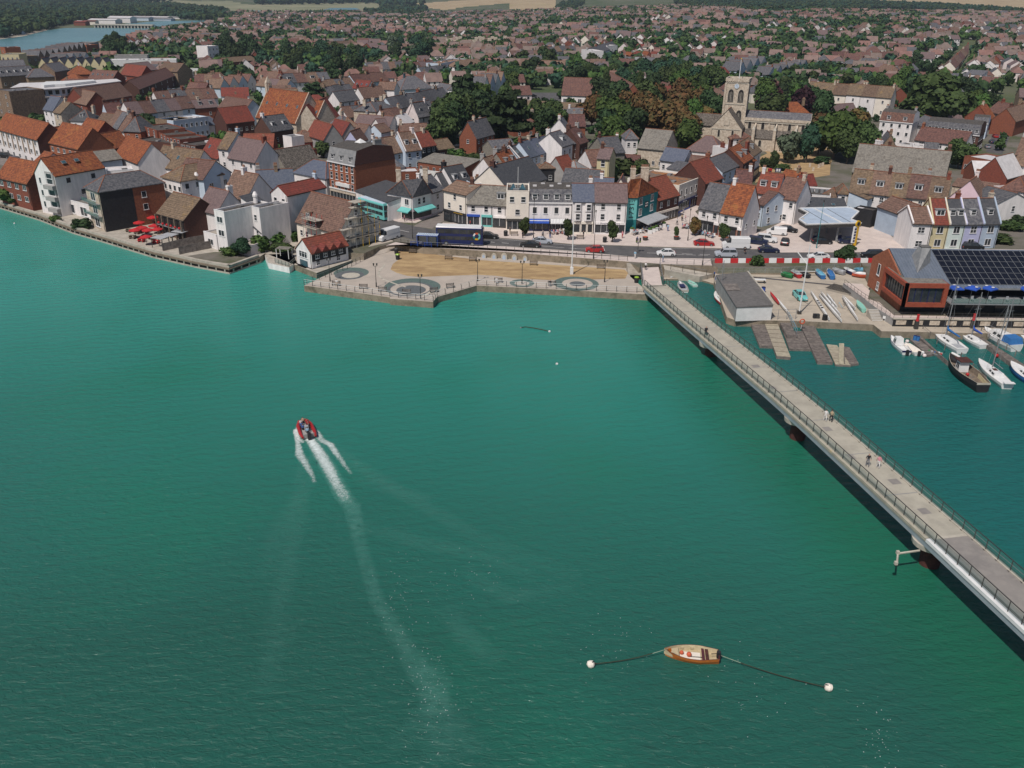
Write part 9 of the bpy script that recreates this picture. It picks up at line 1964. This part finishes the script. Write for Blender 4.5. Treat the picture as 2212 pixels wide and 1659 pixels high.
for i,pl2 in enumerate([[(665,985,.4),(640,1120,.4),(600,1330,.34),(575,1500,.3)],[(700,960,.4),(860,1060,.4),(1030,1160,.34),(1250,1250,.3)],[(700,1000,.3),(640,1080,.34),(600,1150,.36),(570,1250,.30)],[(770,1030,.3),(850,1060,.40),(930,1080,.36)],[(760,1130,.3),(900,1170,.38),(1050,1200,.38),(1160,1250,.3)],[(560,1500,.3),(600,1400,.36),(640,1330,.3)],[(960,1310,.3),(1010,1380,.44),(1080,1430,.34)],[(900,1420,.3),(950,1480,.48),(930,1540,.4),(850,1620,.3)],[(1000,1230,.3),(1100,1290,.40),(1240,1270,.3)]]):
 foam('foam_streak','faint line of spent foam, %s of the drifting streaks'%ordi(i),rib([(D_(x,y),1.4,(s-.26)*.8)for x,y,s in pl2],14),z=.025,m='trail')
# bubbles scattered on the water
b=MB()
for(u0,v0,su,sv,n)in((860,1330,30,60,80),(930,1500,30,60,130),(1330,1400,50,40,40),(1620,1500,60,60,30),(1900,1590,20,40,50),(1000,1250,70,40,60)):
 for i in range(n):
  p=W('D',random.gauss(u0,su),random.gauss(v0,sv),.03);r=RU(.012,.035);b.face([(p.x-r,p.y-r,.035),(p.x+r,p.y-r*.6,.035),(p.x+r*.7,p.y+r,.035),(p.x-r,p.y+r*.8,.035)],'ow')
o=b.obj('foam_bubbles');o['kind']='stuff';tag(o,'scattered bubbles of old foam on the near water','foam')
# ---------------------------------------------------------------- orange rowing boat between two buoys
r_=lambda X,Y,z=0:W('r',X,Y,z);M['ply']=mat('cream_boat_inside',(.52,.43,.28),(.44,.36,.22),3,.7,c3=(.36,.26,.14),s3=1.2,f3=.35);M['orangehull']=mat('varnished_orange_hull',(.50,.16,.03),(.42,.13,.03),2,.45)
bw_,st_=r_(748,300,.45),r_(1172,340,.45);bw_.z=st_.z=0
M['plumrim']=mat('plum_gunwale',(.10,.03,.04),(.08,.025,.03),3,.5)
t,L=boat(bw_,st_,'orange open wooden boat moored between two white buoys',2.0,.62,m='orangehull',rim='plumrim',deckz=.16,inner='ply',stern=.66,sheer=.25,rimw=.06,n=18,cat='boat',name='open_boat')
part(t,'foredeck',lambda b:b.add([(L*.28,-.55,.55),(L*.42,-.25,.62),(L*.42,.25,.62),(L*.28,.55,.55)],[(0,1,2,3)],'ply'));part(t,'thwart',lambda b:b.box(-L*.30,-.75,.42,-L*.24,.75,.47,'rust'));part(t,'thwart',lambda b:b.box(-L*.22,-.8,.40,-L*.17,.8,.46,'plumrim'))
part(t,'floorboard',lambda b:b.box(-L*.15,-.45,.17,L*.25,.45,.22,'cream'));part(t,'pink_buoy',lambda b:b.ball((.35,.1,.42),.24,'pinkwhite' if 0 else 'op',10,7));part(t,'pink_buoy',lambda b:b.ball((1.0,-.1,.38),.2,'op',10,7));part(t,'outboard_motor',lambda b:(b.box(-L/2-.15,-.15,.3,-L/2+.2,.15,.95,'black'),b.tube([(-L/2+.2,0,.7),(-L/2+.7,.1,.7)],.04,'black',5)));part(t,'anchor',lambda b:b.tube([(-.9,.15,.26),(.2,.2,.26),(.3,-.1,.26)],.035,'metal',5));part(t,'locker',lambda b:b.box(.8,-.85,.3,1.1,-.65,.5,'ply'));part(t,'locker',lambda b:b.box(-.1,-.95,.3,.2,-.75,.5,'ply'))
ba,bb2=r_(118,410,.2),r_(2075,600,.2)
for p,lab,sgn in((ba,'white mooring buoy left of the orange boat',1),(bb2,'white mooring buoy right of the orange boat',-1)):
 simple('mooring_buoy',lab,'buoy',p,[('ball',lambda b:(b.tube([(-.30*sgn,0,-.05),(-.22*sgn,0,0),(0,0,.03),(.24*sgn,0,.08),(.34*sgn,0,.1)],[.12,.30,.36,.30,.14],'cream',14))),('eye',lambda b:torus(b,(.38*sgn,0,.14),.08,.03,'metal',8,5)),('strap',lambda b:b.tube([(.1*sgn,-.1,.36),(.3*sgn,.05,.3)],.06,'black',5))])
M['rope']=mat('weedy_rope',(.03,.03,.02),(.05,.045,.02),5);M['rope2']=mat('pale_rope',(.30,.36,.28),(.22,.28,.2),5)
def rope(a,c_,label,sag,m,n=14,r=.04):
 t=thing('mooring_rope',label,'rope',a);P=[a.lerp(c_,i/n)+Vector((0,0,-sag*math.sin(PI_*i/n)))+Vector((0,.5*math.sin(PI_*i/n),0))*0 for i in range(n+1)]
 for p in P:p.z=max(p.z,.05)
 k1=int(n*.25);part(t,'dark_length',lambda b:b.tube([p-a for p in P[:n-k1+1]],r,m,5));part(t,'clean_length',lambda b:b.tube([p-a for p in P[n-k1:]],r*.7,'rope2',5));return t
rope(ba+Vector((.4,0,.1)),bw_+Vector((.05,0,.75)),'weedy rope from the left buoy to the bow of the orange boat',.30,'rope');rope(bb2+Vector((-.4,0,.1)),st_+Vector((0,0,.6)),'weedy rope from the right buoy to the stern of the orange boat',.25,'rope')
for r__,X,Y,lab in(('D',1203,786,'tiny white marker buoy alone in mid channel'),('a',178,1335,'small white buoy near the left quay'),('D',1187,716,'small dark float at the end of the weedy line')):simple('marker_buoy',lab,'buoy',W(r__,X,Y,.1),[('ball',lambda b:b.ball((0,0,0),.22,'ow',8,6)),('eye',lambda b:b.tube([(0,0,.2),(0,0,.3)],.04,'metal',5))])
t=thing('weed_line','dark curved line of weed on the water below the promenade','rope',W('D',1125,708,.04));P=[W('D',*p,.05)-W('D',1125,708,.04)for p in((1125,708),(1135,706),(1150,708),(1165,711),(1180,714),(1187,717))];part(t,'line',lambda b:b.tube(P,.09,'rope',5));part(t,'float',lambda b:b.ball(P[0],.16,'steel',6,4))
# ---------------------------------------------------------------- details on individual buildings
def find(label_bit):
 for o in COL.objects:
  if o.parent is None and label_bit in str(o.get('label','')):return o
hs_=find('modern black and brick');w,d=hs_['_w'],hs_['_d']
part(hs_,'black_cladding',lambda b:b.box(w/2+.01,-d/2+.05,-1.4,w/2+.12,0,9.2,'black'));part(hs_,'brick_cladding',lambda b:b.box(w/2+.01,.01,-1.4,w/2+.10,d/2,9.2,'brick'))
for y,z in((2.6,6.6),(2.6,3.6),(6,1)):window(hs_,w/2+.12,y,z,1.2,1.5,PI_/2,'plain')
for z in(3.3,6.3):part(hs_,'balcony',lambda b:b.box(-w/2-1.2,-d/2-.9,z,w/2-.6,-d/2,z+.12,'steel'));part(hs_,'balcony_glass',lambda b:b.box(-w/2-1.2,-d/2-.92,z+.12,w/2-.6,-d/2-.88,z+1.0,'clearglass'))
hs_=find('tall white riverside flats');w,d=hs_['_w'],hs_['_d']
part(hs_,'recess',lambda b:b.box(.2,-d/2-.012,.3,w/2-.25,-d/2-.002,10.9,'grey'))
for z in(1.0,3.9,6.8):part(hs_,'balcony',lambda b:b.box(.15,-d/2-1.1,z-.1,w/2-.1,-d/2-.02,z+.9,'grey'));window(hs_,w*.22,-d/2-.013,z+1.0,w*.3,1.4,0,'plain')
window(hs_,w*.22,-d/2-.013,9.2,w*.3,1.3,0,'plain')
for z in(1.6,4.5,7.6):window(hs_,-w*.28,-d/2-.02,z,.8,1.5,0,'plain')
for x in(-2.6,1.0):
 b=MB();b.box(-.45,-.6,0,.45,.6,.12,'lead');b.box(-.36,-.5,.12,.36,.5,.14,'glassblue');o=b.obj('skylight',hs_,(w*.26,x,10.6+3.8*.5+.16));o.rotation_euler=(0,AT2(3.8,w/2),0)
hs_=find('dark brick restaurant barn');w,d=hs_['_w'],hs_['_d']
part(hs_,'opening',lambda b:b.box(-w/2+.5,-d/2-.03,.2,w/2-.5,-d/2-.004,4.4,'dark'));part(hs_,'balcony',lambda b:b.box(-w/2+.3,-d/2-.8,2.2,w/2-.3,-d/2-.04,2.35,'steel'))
for i in range(5):part(hs_,'timber_post',lambda b:b.box(-w/2+.1+i*(w-.5)/4,-d/2-.9,-1,-w/2+.4+i*(w-.5)/4,-d/2-.6,4.6,'timber'))
for i in range(6):part(hs_,'flower_basket',lambda b:b.ball((-w/2+1.2+i*(w-2.4)/5,-d/2-.75,2.75),.32,'rp',6,4))
hs_=find('wide white shop with slate mansard');w,d=hs_['_w'],hs_['_d']
def awn(o,x0,x1,m,out=1.5,st=None):
 part(o,'awning',lambda b:b.add([(x0,-d/2-.25,3.1),(x1,-d/2-.25,3.1),(x1,-d/2-out,2.45),(x0,-d/2-out,2.45),(x0,-d/2-out,2.25),(x1,-d/2-out,2.25)],[(0,3,2,1),(3,4,5,2)],m))
 if st:
  n=int((x1-x0)/.35)
  for i in range(n):part(o,'awning_stripe',lambda b:b.add([(x0+i*.35,-d/2-.25,3.12),(x0+i*.35+.12,-d/2-.25,3.12),(x0+i*.35+.12,-d/2-out,2.47),(x0+i*.35,-d/2-out,2.47)],[(0,3,2,1)],st))
awn(hs_,-w/2+.1,-w/2+w*.46,'blue');part(hs_,'awning_stripe',lambda b:b.add([(-w/2+.1,-d/2-.85,2.86),(-w/2+w*.46,-d/2-.85,2.86),(-w/2+w*.46,-d/2-1.05,2.77),(-w/2+.1,-d/2-1.05,2.77)],[(0,3,2,1)],'ow'));awn(hs_,w*.0-.1,w*.38,'ow',1.7,'gc')
for i in range(5):part(hs_,'roof_light',lambda b:b.box(-w/2+1.2+i*w/5.2-.4,-d/2+2.2+(i%2)*1.4,10.05+(i%2)*.2,-w/2+1.2+i*w/5.2+.5,-d/2+2.9+(i%2)*1.4,10.5+(i%2)*.2,'whiteroof'))
hs_=find('white house with stacked bay windows');w,d=hs_['_w'],hs_['_d']
for x in(-w*.26,w*.24):
 for z in(3.5,5.7):
  o=part(hs_,'bay_window',lambda b:b.add([(x-.95,-d/2-.02,z-.3),(x-.6,-d/2-.6,z-.3),(x+.6,-d/2-.6,z-.3),(x+.95,-d/2-.02,z-.3),(x-.95,-d/2-.02,z+1.7),(x-.6,-d/2-.6,z+1.7),(x+.6,-d/2-.6,z+1.7),(x+.95,-d/2-.02,z+1.7)],[(0,1,5,4),(1,2,6,5),(2,3,7,6),(4,5,6,7),(3,2,1,0)],'white'));window(o,x,-d/2-.61,z,1.0,1.5,0,'sash',False)
hs_=find('tall plain cream shop');
for s in(-1,1):part(hs_,'roof_lantern',lambda b:b.add([(s*.3,-1.5,9.3),(s*1.9,-1.5,9.3),(s*1.9,2,9.3),(s*.3,2,9.3),(s*1.1,.2,10.4)],[(0,1,4),(1,2,4),(2,3,4),(3,0,4)],'glassblue'))
part(hs_,'flagpole',lambda b:b.tube([(0,-1,9),(0,-1,14.5)],.06,'ow',5))
hs_=find('tall orange brick bank building');w,d=hs_['_w'],hs_['_d']
part(hs_,'balcony',lambda b:b.box(-w*.22,-d/2-.5,4.3,w*.30,-d/2-.01,5.2,'ow'));part(hs_,'cornice',lambda b:b.box(-w/2-.1,-d/2-.3,3.2,w/2+.1,-d/2-.01,3.5,'ow'));part(hs_,'roof_lantern',lambda b:b.add([(-1.4,-1,14.9),(1,-1,14.9),(1,1.2,14.9),(-1.4,1.2,14.9),(-.2,.1,15.9)],[(0,1,4),(1,2,4),(2,3,4),(3,0,4)],'ow'));chimney(hs_,w/2-.6,1.5,12,16.2,'brick',True,.9,2.4,3)
for(lab,x,y,hgt)in(('narrow white riverside tower house',-1.2,4.8,11.6),('white faced block with hipped pantile',3.2,-1.0,9.8)):
 hs_=find(lab);part(hs_,'pepperpot_chimney',lambda b:b.tube([(x,y,0),(x,y,hgt-1.2),(x,y,hgt-1.1),(x,y,hgt-.7),(x,y,hgt)],[.7,.5,.62,.62,.25],'white',10))
hs_=find('big blank blue grey warehouse');part(hs_,'round_vent',lambda b:b.tube([(-hs_['_w']*.18,-hs_['_d']/2-.12,3.9),(-hs_['_w']*.18,-hs_['_d']/2-.01,3.9)],.75,'dark',18))
hs_=find('chapel nave');part(hs_,'bellcote',lambda b:(b.box(-hs_['_w']/2-.6,-1.2,8,-hs_['_w']/2+.6,1.2,18.5,'stone'),b.add([(-hs_['_w']/2-.6,-1.2,18.5),(-hs_['_w']/2+.6,-1.2,18.5),(-hs_['_w']/2+.6,1.2,18.5),(-hs_['_w']/2-.6,1.2,18.5),(-hs_['_w']/2,0,21)],[(0,1,4),(1,2,4),(2,3,4),(3,0,4)],'stone')))
hs_=find('long three storey white and brown');w,d=hs_['_w'],hs_['_d']
part(hs_,'gable_cladding',lambda b:b.add([(w/2+.03,-d/2,-1),(w/2+.03,d/2,-1),(w/2+.03,d/2,8.4),(w/2+.03,0,12.7),(w/2+.03,-d/2,8.4)],[(0,1,2,3,4)],'bd'))
for i in range(8):part(hs_,'brick_panel',lambda b:b.box(-w/2+w*i/8,-d/2-.05,3,-w/2+w*i/8+.9,-d/2-.004,8.2,'buff'))
hs_=find('white corner restaurant with rusty');part(hs_,'skylight',lambda b:b.add([(-1.2,-2.2,9.25),(1.0,-2.1,9.3),(.4,-1.2,10.0),(-1.0,-1.4,9.9)],[(0,1,2,3)],'rb'))
hs_=find('white flat-roofed garage');
for i in range(5):part(hs_,'roof_plant',lambda b:b.tube([(-3+i*1.3,0,4.2),(-3+i*1.3,0,5.2)],.5,'steel',10))
# white modern flats: stacked slabs on a curved plan
hp=[W('t',*p,G+12.8)for p in[(175,165),(240,215),(600,180),(960,160),(1560,98),(1930,48),(2030,85),(2040,130),(1900,60),(1420,30),(1050,62),(600,70),(340,85)]]
hp=[W('t',*p,G+12.8)for p in[(175,165),(240,215),(600,182),(960,165),(1560,98),(1930,55),(1850,20),(1050,62),(340,85)]];c=sum(hp,Vector())/len(hp);lp=[(p.x-c.x,p.y-c.y)for p in hp]
t=thing('modern_flats','white curved modern flats with glass balconies and flat slab roofs','flats',(c.x,c.y,G));occ_rect(Vector((c.x,c.y)),Vector((1,.3)).normalized(),26,8)
lp2=[(x*.965,y*.93)for x,y in lp]
for k in range(4):
 z=k*3.1;part(t,'storey',lambda b:b.prism(lp2,z-(1.5 if k==0 else 0),z+2.75,'dark' if k==0 else 'pb'))
 o=part(t,'slab',lambda b:b.prism(lp if k!=3 else[(x*1.03,y*1.05)for x,y in lp],z+2.76,z+3.09,'white' if k<3 else 'whiteroof',bottom=True))
 if k:
  for a,c_ in zip(lp2,lp2[1:6]):
   a,c_=Vector((*a,0)),Vector((*c_,0));L=(c_-a).length;n=max(1,int(L/2.6));rz=AT2((c_-a).y,(c_-a).x);nn=Vector((math.sin(rz),-math.cos(rz),0))
   for i in range(n):p=a.lerp(c_,(i+.5)/n)+nn*.03;window(t,p.x,p.y,z+.5,1.7,1.8,rz,'plain',False)
part(t,'penthouse',lambda b:b.prism([(x*.5+2,y*.5+.6)for x,y in lp],12.45,13.4,'ow'))
# railway bridge over the street, road bridge across the river, wharf sheds, old chalk wall
p=W('A',1620,606,G+5);simple('railway_bridge','white girder railway bridge over the street','bridge',(p.x,p.y,G),[('girder',lambda b:b.box(-14,-.3,4.4,14,.2,6.2,'ow')),('deck',lambda b:b.box(-14,.21,4.4,14,6,5.2,'conc')),('abutment',lambda b:b.box(-14,-.2,-1,-9,6,4.39,'wallc')),('abutment',lambda b:b.box(9,-.2,-1,14,6,4.39,'wallc'))],-.03)
a,c_=W('A',815,238,G),W('A',1330,245,G);d_=c_-a;t=thing('river_bridge','long low white road bridge across the far river','bridge',a,AT2(d_.y,d_.x));L=d_.length;part(t,'deck',lambda b:b.box(0,-4,3.2,L,4,4.6,'cap'))
for i in range(18):part(t,'pier',lambda b:b.box(L*(i+.5)/18-.8,-3.5,-2,L*(i+.5)/18+.8,3.5,3.19,'conc'))
for i,(X,Y,w,d,h,m_,rc)in enumerate([(600,208,30,20,7,'white','whiteroof'),(690,222,16,14,9,'brick','red'),(770,215,18,12,9,'cream','rb'),(880,205,40,25,10,'white','whiteroof'),(1030,198,34,25,14,'white','whiteroof'),(1150,180,50,25,9,'pb','lead'),(1290,172,60,25,8,'white','whiteroof'),(1370,180,40,20,6,'bluegrey','lead'),(390,238,14,10,7,'white','whiteroof'),(130,300,14,10,6,'bluegrey','slate'),(1540,165,40,20,6,'white','lead')]):
 q=W('A',X,Y,G);h*=.5;house(None,0,0,0,0,h,d,'g',h*.3,m_,rc,(0,),'%s wharf shed from the left on the far river bank'%ordi(i),name='wharf_shed',cat='shed',group='sheds on the far river bank',pts=(Vector((q.x-w/2,q.y,G)),Vector((q.x+w/2,q.y,G))),ch=(),near=False)
a,c_=W('B',1640,425,G),W('B',2300,430,G);t=thing('chalk_wall','ragged pale quarry wall half covered by trees','wall',a);d_=c_-a;n=24
for i in range(n):q0,q1=d_*(i/n),d_*((i+1)/n);part(t,'buttress',lambda b:b.obox(((q0.x+q1.x)/2,(q0.y+q1.y)/2+RU(-2,2)),d_,d_.length/n/2,3,-1,RU(7,13),'stone'))
print('OBJ',len(bpy.data.objects))
